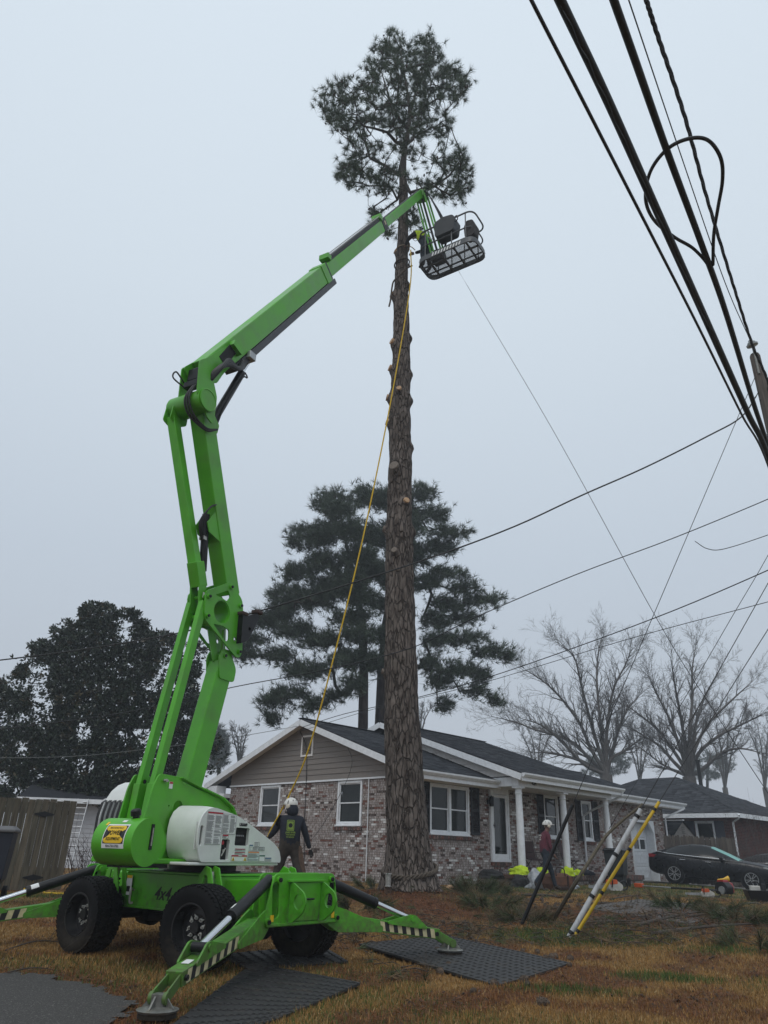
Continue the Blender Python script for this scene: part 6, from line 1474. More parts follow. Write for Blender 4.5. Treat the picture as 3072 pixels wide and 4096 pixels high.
# ================================================================ VEHICLES
def sedan(name, label, loc, rz, pitch, paint, shade, simple=False):
    root = empty(name, loc, rz, label, 'car'); root.rotation_euler = (0, pitch, rz)
    # rear axle at x=0, front axle x=2.78, ground z=0
    ST = [(-1.06, .48, .80, .62), (-1.00, .36, .98, .76), (-.80, .28, 1.06, .86), (-.45, .24, 1.085, .915), (0, .22, 1.06, .93), (.6, .20, 1.00, .93), (1.3, .19, .975, .93), (2.0, .20, .965, .93), (2.5, .21, .955, .925), (3.0, .23, .90, .91), (3.4, .25, .82, .86), (3.68, .28, .72, .76), (3.84, .36, .60, .58)]
    rings = []
    for x, z0, z1, hw in ST:
        pr = [(0, z0), (.75, z0), (.93, z0 + .05), (1.0, z0 + (z1 - z0) * .38), (1.0, z0 + (z1 - z0) * .62), (.965, z0 + (z1 - z0) * .86), (.90, z1 - .01), (.75, z1 + .012), (.4, z1 + .03), (0, z1 + .035)]
        rings.append([Vector((x, hw * a, z)) for a, z in pr] + [Vector((x, -hw * a, z)) for a, z in reversed(pr[1:-1])])
    b = MB().loft(rings); bo = b.build('body', paint, root, smooth=True)
    ss = bo.modifiers.new('s', 'SUBSURF'); ss.levels = 1; ss.render_levels = 1
    G = [(-.72, 1.08, .80, 1.085, .70), (-.30, 1.05, .86, 1.22, .62), (.15, 1.02, .88, 1.36, .60), (.62, 1.00, .885, 1.425, .61), (1.05, .985, .885, 1.430, .61), (1.40, .975, .885, 1.385, .60), (1.95, .965, .88, 1.17, .64), (2.38, .955, .83, .975, .74)]
    rings = []
    for x, zb, hb, zr, hr in G:
        rings.append([Vector((x, hb, zb - .03)), Vector((x, hb * .985, zb)), Vector((x, hr, zr - .035)), Vector((x, hr * .9, zr)), Vector((x, hr * .45, zr + .02)), Vector((x, 0, zr + .025)), Vector((x, -hr * .45, zr + .02)), Vector((x, -hr * .9, zr)), Vector((x, -hr, zr - .035)), Vector((x, -hb * .985, zb)), Vector((x, -hb, zb - .03))])
    GL = mat('tinted_car_glass', (.005, .006, .007), .15, spec=.35)
    g = MB(); n = 11
    for i, r in enumerate(rings): g.v += [tuple(p) for p in r]
    for i in range(len(rings) - 1):
        for k in range(n - 1):
            f = (i * n + k, i * n + k + 1, (i + 1) * n + k + 1, (i + 1) * n + k); side = k in (1, 8)
            mi = 1 if side and 1 <= i <= 5 else 0
            if k in (3, 4, 5, 6, 2, 7) and i >= 5: mi = 2
            if k in (3, 4, 5, 6) and i <= 1: mi = 1
            g.f.append(f); g.mi.append(mi)
    g.build('cabin', [paint, GL, shade or GL], root, smooth=True)
    tr_ = MB()
    for s in (-1, 1):
        MB().tube([(-.60, s * .865, 1.10), (-.25, s * .885, 1.055), (.2, s * .902, 1.03), (1.0, s * .908, 1.0), (1.9, s * .902, .985)], .010, n=5).build('chrome_trim', CHROME, root)
        for x_ in (.35, 1.30):
            MB().box((x_, s * .945, .86 if x_ < 1 else .84), (.22, .02, .03)).build('door_handle', CHROME, root, bevel=.008)
        for x_ in (.12, 1.02, 1.98): MB().box((x_, s * .918, .66), (.010, .03, .52)).build('door_gap', BLACK, root)
        MB().box((1.80, s * 1.0, 1.0), (.14, .20, .12)).build('mirror', paint, root, bevel=.04)
        MB().plate(rpoly([(-.10, -.06), (.14, -.045), (.20, .03), (-.02, .075), (-.12, .06)], .02), .06, (1, 0, 0), (0, 0, 1), (-.86, s * .80, .93)).build('tail_lamp', mat('red_lamp', (.22, .008, .012), .2), root, bevel=.01)
        MB().plate(rpoly([(-.22, .05), (.14, -.05), (.20, -.02), (-.1, .075)], .02), .06, (1, 0, 0), (0, 0, 1), (3.40, s * .80, .74)).build('headlamp', mat('clear_lamp', (.45, .46, .47), .12, .3), root, bevel=.01)
        for x_ in (0, 2.78):
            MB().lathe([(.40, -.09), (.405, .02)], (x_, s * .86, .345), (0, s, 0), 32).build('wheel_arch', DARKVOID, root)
            t = MB().lathe([(.235, -.11), (.30, -.12), (.335, -.09), (.345, -.05), (.345, .06), (.335, .095), (.30, .112), (.245, .11)], (x_, s * .845, .345), (0, s, 0), 36, cap=False).build('wheel', RUBBER, root, smooth=True)
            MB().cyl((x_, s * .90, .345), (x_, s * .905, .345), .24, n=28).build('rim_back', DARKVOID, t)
            MB().lathe([(.245, .09), (.245, .112), (.228, .112), (.222, .09)], (x_, s * .845, .345), (0, s, 0), 36, cap=False).build('rim_lip', ALU, t, smooth=True)
            for k in range(10):
                a = 2 * PI * k / 10 + (.12 if k % 2 else -.12); d = Vector((math.cos(a), 0, math.sin(a)))
                MB().beam(Vector((x_, s * .95, .345)) + d * .03, Vector((x_, s * .952, .345)) + d * .232, .022, .03, up=(0, s, 0), w1=.02, h1=.050).build('spoke', ALU, t)
    return root
CARB = mat('black_car_paint', (.006, .0065, .009), .30, spec=.3, var=.1); CARG = mat('grey_car_paint', (.075, .078, .085), .35, var=.1)
TEAL = mat('teal_sunshade', (.15, .37, .33), .35)
cr = at(2706, 3532, 32.0); cf = at(3007, 3560, 30.55); dv = cf - cr
sedan('parked_car', 'black sedan with teal windscreen shade parked by the garage', (cr.x + .43, cr.y + .73, cr.z), math.atan2(dv.y, dv.x), math.atan2(-dv.z, dv.xy.length), CARB, TEAL)
c2 = at(3000, 3505, 37.0); sedan('parked_car', 'grey car showing only its roof behind the black sedan', (c2.x + .3, c2.y, gz(c2.x, c2.y) + .05), math.atan2(dv.y, dv.x) + .05, 0, CARG, None)

# ================================================================ NEIGHBOUR HOUSE, SHED, FENCES
nk = at(2944, 3400, 38.0); NB = empty('neighbour_house', (nk.x, nk.y, 0), R(44), 'red brick house with hipped dark roof behind the black car', 'house')
REDB = [wmat('red_brick_' + n, c, c2_, (.62, .8), 1, (20, 20, 9)) for n, c, c2_ in (('a', (.105, .030, .024), (.16, .07, .06)), ('b', (.080, .026, .022), (.13, .06, .05)), ('c', (.125, .040, .030), (.18, .09, .07)), ('d', (.062, .022, .020), (.10, .05, .045)), ('e', (.11, .036, .03), (.15, .08, .07)))]
_BR = BR; BR = REDB
def nwall(nm, X, outer, opens):
    m_ = MB(); N = Vector(X).cross(ZS); m_.plate(outer, .14, X, ZS, -N * .086, holes=[rect(*q) for q in opens]); return m_.build(nm, mat('light_mortar', (.22, .18, .16), .95), NB)
# local x runs away to the right, y away to the left
opn = [(.86, 1.82, 1.75, 3.45)]
wl = nwall('front_wall', (0, -1, 0), [(-11, .4), (-.02, .4), (-.02, 3.75), (-11, 3.75)], [(-b, -a, c, d) for a, b, c, d in opn]); wall_bricks(wl, 'n', (0, 1, 0), (0, 0, 0), (-1, 0, 0), 6.5, .75, 3.75, opn, lambda x, z: False, 31)
wr = nwall('side_wall', (1, 0, 0), rect(.02, 9, .4, 3.75), []); wall_bricks(wr, 'n', (1, 0, 0), (0, 0, 0), (0, -1, 0), 5, .75, 3.75, [], lambda x, z: False, 32)
BR = _BR
window(NB, (0, -1, 0), (-1, 0, 0), (0, 1.82, 1.78), .96, 1.66)
for a in (.38, 1.86): MB().box((-.03, a + .23, 2.60), (.03, .46, 1.66)).build('shutter', mat('blue_grey_shutter', (.035, .042, .06), .6), NB)
E0, E1, EZ, PZ = -.55, 11.5, 3.78, 6.0
rf = MB(); q = [(-.55, -.55, EZ), (-.55, 11.5, EZ), (9.6, 11.5, EZ), (9.6, -.55, EZ), (4.5, 4.5, PZ), (4.5, 6.8, PZ)]
rf.add(q, [(0, 4, 5, 1), (1, 5, 2), (2, 5, 4, 3), (3, 4, 0), (0, 1, 2, 3)]); ro = rf.build('roof', SH[1], NB)
shingles(ro, (-.57, 11.5, EZ), (-.57, -.55, EZ), (4.48, 6.8, PZ), (4.48, 4.5, PZ), 41); shingles(ro, (-.55, -.57, EZ), (9.6, -.57, EZ), (4.49, 4.48, PZ), (4.51, 4.48, PZ), 42)
MB().box((-.56, 5.5, EZ - .12), (.03, 12.1, .20)).box((4.5, -.56, EZ - .12), (10.2, .03, .20)).build('fascia', WHITEP, ro)
MB().tube([(-.5, -.60, EZ - .08), (-.35, -.5, EZ - .25), (-.12, -.12, EZ - .42), (-.10, -.10, .8)], .05, n=6).build('downspout', WHITEP, NB)
MB().cyl((5.6, 3.6, 5.3), (5.6, 3.6, 6.9), .11, n=12).cyl((5.6, 3.6, 6.9), (5.6, 3.6, 7.0), .16, n=12).build('vent_pipe', BLACK, ro)
nb2 = at(2960, 3300, 52.0); N2 = empty('far_house', (nb2.x, nb2.y, 0), R(44), 'plain dark roofed house far behind the red brick one', 'house')
MB().box((5, 4, 2.3), (14, 8, 3.2)).build('wall', WHITEP, N2)
rf = MB(); rf.add([(-2.5, -.6, 3.9), (12.5, -.6, 3.9), (12.5, 8.6, 3.9), (-2.5, 8.6, 3.9), (-2.5, 4, 6.3), (12.5, 4, 6.3)], [(0, 1, 5, 4), (2, 3, 4, 5), (0, 4, 3), (1, 2, 5), (0, 3, 2, 1)]); rf.build('roof', SH[0], N2)
# little garden shed behind the picket fence
sh0 = at(2690, 3380, 37.0); SHD = empty('garden_shed', (sh0.x, sh0.y, gz(sh0.x, sh0.y)), R(35), 'small grey shed with white ridge beyond the picket fence', 'shed')
GREYP = mat('grey_board', (.20, .185, .17), .8, var=.15)
MB().box((.9, .9, .95), (1.9, 1.8, 1.9)).build('wall', GREYP, SHD)
MB().plate([(-.15, 1.88), (1.95, 1.88), (.9, 2.62)], .06, XS, ZS, (0, -.03, 0)).build('gable_panel', GREYP, SHD)
for k in range(4): MB().box((.9, -.07, 2.12 + k * .085), (.22, .02, .03)).build('vent_slat', mat('dark_grey_slat', (.09, .085, .08), .8), SHD)
shingles(SHD, (-.22, -.15, 1.82), (-.22, 1.95, 1.82), (.9, -.15, 2.66), (.9, 1.95, 2.66), 43, 'roof_left'); shingles(SHD, (2.02, -.15, 1.82), (2.02, 1.95, 1.82), (.9, -.15, 2.66), (.9, 1.95, 2.66), 44, 'roof_right')
MB().box((.9, .9, 2.69), (.12, 2.1, .04)).build('ridge_strip', WHITEP, SHD)
# dog-eared picket fence behind the car
WEATH = [mat('weathered_board_%d' % i, c, .9, var=.35, vscale=5, stretch=(3, 3, .4), bump=.3) for i, c in enumerate(((.075, .062, .05), (.060, .050, .042), (.092, .078, .064)))]
pf0 = at(2664, 3440, 32.8); pf1 = at(2950, 3440, 33.5); FN = empty('picket_fence', (pf0.x, pf0.y, 0), math.atan2(pf1.y - pf0.y, pf1.x - pf0.x), 'weathered dog-eared picket fence behind the black car', 'fence')
LF = (pf1 - pf0).length; npk = 26; rr = random.Random(5)
pm = []
for i in range(3):
    o = MB().plate([(-.062, .0), (.062, 0), (.062, 1.72), (.03, 1.80), (-.03, 1.80), (-.062, 1.72)], .02, XS, ZS).build('picket', WEATH[i]); pm.append(o.data); bpy.data.objects.remove(o)
for k in range(npk):
    o = bpy.data.objects.new('picket', pm[k % 3 if rr.random() < .7 else 1]); link(o, FN); o.location = ((k + .5) * LF / npk, rr.uniform(-.006, .006), gz(pf0.x, pf0.y) + rr.uniform(-.03, .03)); o.rotation_euler = (0, rr.uniform(-.012, .012), 0)
for z_ in (.4, 1.4): MB().box((LF / 2, .03, gz(pf0.x, pf0.y) + z_), (LF, .03, .08)).build('rail', WEATH[1], FN)

# wooden board fence and gate at the left
gp0 = at(-130, 3480, 16.0); gp1 = at(256, 3480, 17.2); GF = empty('board_fence', (gp0.x, gp0.y, 0), math.atan2(gp1.y - gp0.y, gp1.x - gp0.x), 'tall weathered board fence and gate with black strap hinges at left', 'fence')
OLDW = [mat('old_fence_board_%d' % i, c, .92, var=.4, vscale=4, stretch=(4, 4, .35), bump=.35, bscale=30) for i, c in enumerate(((.095, .080, .056), (.078, .066, .046), (.115, .096, .067), (.086, .076, .055)))]
LG = (gp1 - gp0).length; zb = gz(gp0.x, gp0.y); nbd = int(LG / .142); rr = random.Random(8)
for k in range(nbd):
    hgt = 1.72 + rr.uniform(-.02, .02); MB().box(((k + .5) * LG / nbd, rr.uniform(-.006, .006), zb + hgt / 2 + .02), (LG / nbd - .010, .022, hgt)).build('board', OLDW[rr.randrange(4)], GF).rotation_euler = (0, 0, 0)
for z_ in (.35, 1.5): MB().box((LG / 2, .035, zb + z_), (LG, .04, .09)).build('rail', OLDW[1], GF)
for px_, py_ in ((176, 3257), (130, 3510)):
    hp_ = on_plane(px_, py_, gp0, Vector((-(gp1 - gp0).y, (gp1 - gp0).x, 0))); xl = (hp_ - Vector((gp0.x, gp0.y, hp_.z))).length
    MB().plate([(-.20, -.012), (-.05, -.045), (0, -.06), (.05, -.045), (.20, -.012), (.20, .012), (.05, .045), (0, .06), (-.05, .045), (-.20, .012)], .012, XS, ZS, (xl, -.022, hp_.z)).build('strap_hinge', BLACK, GF)
vn = MB(); rr = random.Random(17)
for k in range(26):
    x0 = LG - rr.uniform(.0, 1.9); P = [Vector((x0, rr.uniform(-.05, .05), zb + 1.66))]
    d = Vector((rr.uniform(-.5, .1), rr.uniform(-.2, .1), rr.uniform(.05, .3)))
    for s in range(6): P.append(P[-1] + d * .14); d += Vector((rr.uniform(-.25, .25), rr.uniform(-.1, .1), rr.uniform(-.28, .12)))
    vn.tube(bez(P, 3), [max(.002, .006 - .0003 * q) for q in range(len(P) * 3 - 2)], n=4)
o = vn.build('dry_vine', mat('dry_vine', (.12, .095, .07), .9), None); o.location = GF.location; o.rotation_euler = GF.rotation_euler; tag(o, 'tangle of dry brown vine along the top of the board fence', 'vine')
# white sided outbuilding behind it, with a ladder
wb = at(380, 3400, 30.0); OB = empty('outbuilding', (wb.x, wb.y, -.32), R(10), 'white sided outbuilding with dark roof half hidden behind the lift', 'shed')
LSID = mat('white_vinyl_siding', (.52, .52, .54), .6, var=.05)
for k in range(17): MB().add([(-2.6, -.02, .75 + k * .155), (0, -.02, .75 + k * .155), (0, .0, .905 + k * .155), (-2.6, 0, .905 + k * .155), (-2.6, .04, .75 + k * .155), (0, .04, .75 + k * .155), (0, .04, .905 + k * .155), (-2.6, .04, .905 + k * .155)], [(0, 1, 2, 3), (7, 6, 5, 4), (0, 4, 5, 1), (1, 5, 6, 2), (2, 6, 7, 3), (3, 7, 4, 0)]).build('siding_board', LSID, OB)
MB().box((-1.3, 2.0, 2.0), (2.6, 3.9, 2.7)).build('wall_core', LSID, OB); MB().box((.03, -.02, 2.0), (.12, .07, 2.6)).build('corner_board', WHITEP, OB)
for k in range(17): MB().box((1.1, .35, .83 + k * .155), (2.0, .05, .145)).build('siding_board', LSID, OB)
rf = MB(); rf.add([(-3.0, -.5, 3.42), (.5, -.5, 3.42), (.5, 2.2, 4.35), (-3.0, 2.2, 4.35), (.5, 4.9, 3.42), (-3, 4.9, 3.42)], [(0, 1, 2, 3), (3, 2, 4, 5)]); rf.add([(.3, -.1, 3.45), (2.9, -.1, 3.45), (2.9, 3.0, 5.0), (.3, 3.0, 4.4)], [(0, 1, 2, 3)]); rf.build('roof', SH[2], OB)
MB().box((-1.25, -.52, 3.37), (3.5, .04, .16)).beam((.1, -.55, 3.40), (2.7, -.55, 4.25), .04, .16).build('fascia', WHITEP, OB)
lb_ = at(276, 3385, 28.6); lt_ = at(334, 3196, 29.4); lb_.z = gz(lb_.x, lb_.y); ld = empty('ladder', lb_, 0, 'aluminium extension ladder leaning on the white outbuilding', 'ladder'); dl = lt_ - lb_; sdl = Vector((.20, 0, 0))
for e in (-1, 1): MB().beam(sdl * e, dl + sdl * e, .025, .07).build('rail', ALU, ld)
for k in range(11): MB().cyl(dl * ((k + .5) / 11) - sdl, dl * ((k + .5) / 11) + sdl, .017, n=6).build('rung', ALU, ld)

# wheelie bins
def bin_(name, label, loc, rz, bodym, lidm, s=1.0):
    r_ = empty(name, loc, rz, label, 'bin'); m_ = MB(); sec = lambda hw, hd, z, y0=0: [Vector((-hw, -hd + y0, z)), Vector((hw, -hd + y0, z)), Vector((hw, hd + y0, z)), Vector((-hw, hd + y0, z))]
    m_.loft([sec(.20 * s, .20 * s, 0), sec(.21 * s, .22 * s, .28 * s), sec(.255 * s, .285 * s, .34 * s), sec(.285 * s, .33 * s, .98 * s)]); m_.build('bin_body', bodym, r_, bevel=.02)
    MB().loft([sec(.31 * s, .37 * s, .98 * s), sec(.315 * s, .375 * s, 1.02 * s), sec(.25 * s, .30 * s, 1.07 * s)]).build('lid', lidm, r_, bevel=.015)
    for e in (-1, 1): MB().cyl((e * .24 * s, .24 * s, .12 * s), (e * .30 * s, .24 * s, .12 * s), .12 * s, n=16).build('wheel', RUBBER, r_)
    MB().cyl((-.22 * s, .40 * s, .95 * s), (.22 * s, .40 * s, .95 * s), .016 * s, n=8).build('handle', BLACK, r_)
    return r_
bl = at(-48, 3470, 13.8); bin_('wheeled_bin', 'dark blue wheeled bin with grey lid at the left edge', (bl.x, bl.y, gz(bl.x, bl.y)), R(18), mat('navy_bin_plastic', (.010, .014, .026), .55), mat('grey_bin_lid', (.11, .11, .115), .6), 1.12)
bg_ = at(2468, 3480, 27.0); bg_.z = gz(bg_.x, bg_.y); b_ = bin_('wheeled_bin', 'black wheeled bin standing open beside the garage door', bg_, R(-30), mat('black_bin_plastic', (.012, .016, .018), .55), BLACK, 1.08)
# ================================================================ GROUND MATS
MATM = mat('black_ground_mat', (.024, .0235, .0235), .62, var=.3, vscale=7, col2=(.045, .038, .030), fac=(.58, .78), bump=.15, bscale=50, spec=.4)
def gmat(name, label, corners, tilt=0.0, dz=.0, lug=True, nu=26, nv=13, grp='ground protection mats', m=None):
    """corners: 4 ground points, order around; sheet with raised cleats"""
    c = [Vector((p.x, p.y, gz(p.x, p.y) + .012 + dz)) for p in corners]; o_ = c[0].copy(); c = [p - o_ for p in c]
    r_ = empty(name, o_, 0, label, 'mat', grp); th = .022; N = Vector((0, 0, 1)); G = 10
    def S(u, v): return c[0] * (1 - u) * (1 - v) + c[1] * u * (1 - v) + c[2] * u * v + c[3] * (1 - u) * v
    m_ = MB(); vs = []
    for i in range(G + 1):
        for j in range(G + 1):
            p = S(i / G, j / G); p = p + N * (.012 * math.sin(3 * i / G + 2) * math.sin(2.2 * j / G + 1)); vs.append(p)
    top = [p + N * th for p in vs]; n = len(vs); fs = []
    for i in range(G):
        for j in range(G):
            a = i * (G + 1) + j; fs += [(a, a + G + 1, a + G + 2, a + 1)] ; fs += [(n + a, n + a + 1, n + a + G + 2, n + a + G + 1)]
    bd = [i * (G + 1) for i in range(G + 1)] + [G * (G + 1) + j for j in range(1, G + 1)] + [i * (G + 1) + G for i in range(G - 1, -1, -1)] + [j for j in range(G - 1, 0, -1)]
    fs += [(bd[k], bd[(k + 1) % len(bd)], n + bd[(k + 1) % len(bd)], n + bd[k]) for k in range(len(bd))]
    m_.add(vs + top, fs).build('sheet', m or MATM, r_, recalc=True, smooth=True)
    if lug:
        l_ = MB(); ex = (c[1] - c[0]).normalized(); ey = N.cross(ex)
        for i in range(nu):
            for j in range(nv):
                u, v = (i + .5) / nu, (j + .5) / nv; p = S(u, v) + N * (th + .012 * math.sin(3 * u + 2) * math.sin(2.2 * v + 1) + .003)
                d = ex if (i + j) % 2 else ey
                s = N.cross(d); a, b = .042, .010
                l_.add([p - d * a, p - s * b + N * .008, p + d * a, p + s * b + N * .008, p - s * b * 1.5 - N * .004, p + s * b * 1.5 - N * .004], [(0, 1, 3), (2, 3, 1), (0, 4, 1), (1, 4, 2), (2, 5, 3), (3, 5, 0)])
        o = l_.build('cleats', m or MATM, r_, recalc=False); o['kind'] = 'stuff'
    return r_
g_ = at_ground
gmat('ground_mat', 'black cleated mat under the far outrigger foot, right of the lift', [g_(1436, 3790), g_(1990, 3952), g_(2284, 3864), g_(1790, 3752)])
gmat('ground_mat', 'black cleated mat under the nearest outrigger foot', [g_(560, 4230), g_(1060, 4110), g_(1442, 3948), g_(1010, 3868)], dz=.004, nu=30, nv=14)
gmat('ground_mat', 'black cleated mat under the wheel behind the green end plate', [g_(880, 3835), g_(1000, 3888), g_(1392, 3858), g_(1290, 3795)], nu=18, nv=10)
gmat('ground_mat', 'grey cleated mat half buried in pine litter beside the porch', [g_(2330, 3640), g_(2760, 3700), g_(2960, 3640), g_(2560, 3602)], nu=24, nv=12, m=mat('dusty_grey_mat', (.075, .068, .062), .85, var=.4, vscale=5))
MATP = [[(q.x, q.y) for q in P] for P in ([g_(1436, 3790), g_(1990, 3952), g_(2284, 3864), g_(1790, 3752)], [g_(560, 4230), g_(1060, 4110), g_(1442, 3948), g_(1010, 3868)], [g_(880, 3835), g_(1000, 3888), g_(1392, 3858), g_(1290, 3795)])]

# ================================================================ ROPES
ROPEY = mat('yellow_rope', (.62, .40, .012), .75, var=.25, vscale=40); ROPEG = mat('grey_brown_rope', (.085, .068, .052), .95, var=.35, vscale=30); WIRE = mat('black_cable', (.012, .013, .015), .6); TANROPE = mat('tan_rope', (.28, .22, .14), .9, var=.25, vscale=30)
def cable(name, label, pts, r, m, cat, n=6, res=8, grp=None):
    P = bez(pts, res) if len(pts) > 2 else [Vector(p) for p in pts]; o_ = P[len(P) // 2].copy(); o = MB().tube([p - o_ for p in P], r, n=n).build(name, m, None, smooth=True); o.location = o_; tag(o, label, cat, grp); return o
hand = Matrix.Rotation(R(14), 3, 'Z') @ Vector((-.42, .33, 1.10)) + w1p
cable('hauling_rope', 'long yellow rope running from the worker up to the treetop', [at(1125, 3450, 16.1), at(1112, 3395, 16.2), hand, at(1150, 3195, 16.05), at(1235, 2995, 15.6), at(1340, 2610, 15.2), at(1450, 2160, 15.1), at(1545, 1700, 15.2), at(1612, 1330, 15.35), at(1643, 1120, 15.45), at(1643, 1000, 15.5)], .016, ROPEY, 'rope')
tb_i = lambda y: int(np.argmin(np.abs(cpx - y)))
def wrap(y, r_extra, turns=1.0, rise=0.0, n=60, a0=0.0):
    i = tb_i(y); c = Vector(cxa[i]); r = cra[i] + r_extra; return [c + Vector((math.cos(a0 + 2 * PI * turns * k / n) * r, math.sin(a0 + 2 * PI * turns * k / n) * r, rise * k / n + .05 * math.cos(2 * PI * turns * k / n))) for k in range(n + 1)]
br = empty('braided_sling', (TREE[0], TREE[1], 0), 0, 'thick braided grey rope sling tied round the trunk base', 'rope')
base_path = wrap(3478, .06, 1.0, n=90, a0=R(20))
for s in range(3):
    P = []
    for k, p in enumerate(base_path):
        ph = k / 90 * 2 * PI * 13 + s * 2 * PI / 3; c = Vector(cxa[tb_i(3478)]); rd_ = Vector((p.x - c.x, p.y - c.y, 0)).normalized()
        P.append(p + rd_ * (.020 * math.cos(ph)) + Vector((0, 0, .032 * math.sin(ph) + .10 * math.cos(k / 90 * 2 * PI - 1.2))) - Vector((TREE[0], TREE[1], 0)))
    MB().tube(P, .020, n=7).build('strand', ROPEG, br, smooth=True)
pw = at(1553, 3520, 15.35); pr_ = empty('lowering_device', pw, 0, 'small bright metal rope brake hanging at the trunk base', 'rope brake')
MB().cyl((0, 0, -.10), (0, 0, .10), .055, n=16).build('drum', STEEL, pr_, smooth=True); MB().cyl((0, 0, .10), (0, 0, .115), .08, n=16).cyl((0, 0, -.115), (0, 0, -.10), .08, n=16).build('flange', CHROME, pr_, smooth=True); MB().box((0, 0, -.22), (.12, .05, .24)).build('block', LEATHER, pr_)
cable('climbing_sling', 'thin tan rope tied round the trunk near the basket', wrap(1000, .03, 1.1, n=40) + [at(1640, 985, 15.6), at(1660, 1000, 15.4)], .014, TANROPE, 'rope', res=2)
cable('rigging_rope', 'dark rope wound round the upper trunk with a loose tail', [at(1650, 1062, 15.55), at(1625, 1075, 15.62), at(1595, 1105, 15.72), at(1575, 1125, 15.80), at(1568, 1150, 15.82), at(1562, 1200, 15.82), at(1556, 1226, 15.82)], .024, ROPEG, 'rope')
cable('trunk_wrap_rope', 'dark rope wrapped once around the trunk below the basket', wrap(1062, .035, 1.3, .12, 50), .020, ROPEG, 'rope', res=2)
cable('tag_line', 'long thin grey line slanting from the basket down to the right', [at(1835, 1085, 15.0), at(2200, 1700, 13.2), at(2630, 2480, 11.8), at(2860, 2850, 11.5), at(3110, 3230, 11.3)], .0055, WIRE, 'rope')
# coil of yellow rope on the lawn at left
cp = at_ground(115, 3575); P = [cp + Vector((.10 * math.cos(k * .5) * (1 + .25 * math.sin(k * .21)) + .012 * k * .3, .10 * math.sin(k * .5), .03 + .05 * abs(math.sin(k * .27)))) for k in range(40)] + [cp + Vector((.3 + .06 * k, .05 * math.sin(k), .02)) for k in range(12)]
cable('rope_coil', 'loose coil of yellow rope on the lawn by the fence', P, .017, ROPEY, 'rope', res=2)

# ================================================================ UTILITY POLE AND LINES
WOODP = mat('weathered_pole', (.115, .095, .080), .92, col2=(.07, .058, .05), vscale=5, stretch=(6, 6, .3), var=.2, bump=.5)
pt = at(3018, 1418, 12.0); UP = empty('utility_pole', (pt.x, pt.y, gz(pt.x, pt.y)), 0, 'weathered wooden utility pole at the right edge', 'utility pole'); ph = pt.z - gz(pt.x, pt.y)
MB().tube([(0, 0, -.3), (0, 0, ph * .5), (0, 0, ph - .05), (0, 0, ph)], [.15, .125, .098, .080], n=20).build('pole', WOODP, UP, smooth=True)
MB().cyl((-.06, -.10, ph - .55), (-.06, -.10, ph + .16), .022, n=8).build('top_bracket', GALV, UP); 
ins = MB(); ins.lathe([(.03, -.02), (.11, .0), (.115, .03), (.075, .05), (.08, .075), (.05, .10), (.045, .13)], (-.06, -.10, ph + .14), Vector((-.25, -.1, 1)), 20); ins.build('insulator', mat('grey_porcelain', (.33, .37, .38), .25), UP, smooth=True)
for z_, a in ((ph - 1.6, .3), (ph - 2.0, 2.2), (ph - 2.3, 4)): MB().box((.10 * math.cos(a), .10 * math.sin(a), z_), (.10, .10, .14)).build('cable_bracket', BLACK, UP)
MB().lathe([(.12, -.01), (.123, .0), (.12, .01)], (0, 0, ph - 1.9), ZS, 16, cap=False).build('band', GALV, UP)
def PA(z, a=0.0): return Vector((pt.x - .10 * math.cos(a), pt.y - .10 * math.sin(a), z))     # a point on the pole
def PX(x, y): return PA(at(x, y, 12.0).z)
def wz(pl, z): # constant-height cable through picture points
    out = []
    for x, y in pl:
        d = ray(x, y); out.append(C_O + d * ((z - CAMH) / d.z))
    return out
cable('overhead_cable', 'thickest overhead cable crossing the upper right sky', wz([(2170, -160), (2240, 0), (2430, 400), (2640, 870), (2860, 1360), (2990, 1650), (3080, 1850)], 6.4) + [PA(6.4)], .033, WIRE, 'cable', n=10)
cable('lashing_wire', 'fine loose lashing wire along the thickest overhead cable', [p + Vector((0, 0, -.035 + .03 * ((i * 7) % 3 - 1))) for i, p in enumerate(bez(wz([(2240, 0), (2430, 400), (2640, 870), (2860, 1360)], 6.36), 8))], .004, WIRE, 'cable', n=4, res=3)
cable('overhead_cable', 'thin straight overhead cable left of the thickest one', wz([(2050, -160), (2125, 0), (2330, 400), (2560, 850), (2790, 1300), (2965, 1655), (3075, 1870)], 6.2) + [PA(6.2)], .012, WIRE, 'cable')
cable('overhead_cable', 'double overhead cable bundle carrying the hanging loop', wz([(2400, -160), (2455, 0), (2540, 240), (2670, 610), (2800, 960), (2900, 1240), (3010, 1600), (3085, 1830)], 7.0) + [PA(7.0)], .029, WIRE, 'cable', n=10)
cable('primary_wire', 'thin high wire running to the pole top insulator', [at(2460, -160, 4.2), at(2515, 0, 4.75), at(2720, 610, 7.3), at(2900, 1130, 9.9), pt + Vector((-.08, -.10, .26))], .008, WIRE, 'cable')
tw_ = bez([at(2540, -160, 4.0), at(2585, 0, 4.4), at(2640, 170, 4.9), at(2740, 470, 6.0), at(2830, 800, 7.5), at(2930, 1130, 9.3), at(3010, 1380, 10.8), at(3075, 1540, 11.8), PX(3060, 1600)], 20)
tr_o = empty('twisted_cable', tw_[60], 0, 'wavy twisted overhead cable nearest the top right corner', 'cable')
for s in range(3): MB().tube([p - tw_[60] + Vector((.014 * math.cos(k * .55 + s * 2.09), .010 * math.sin(k * .55 + s * 2.09), .016 * math.sin(k * .55 + s * 2.09 + .6) + .010 * math.sin(k * .31))) for k, p in enumerate(tw_)], .014, n=6).build('conductor', WIRE, tr_o, smooth=True)
def lz(x, y): d = ray(x, y); return C_O + d * ((7.0 - CAMH) / d.z)
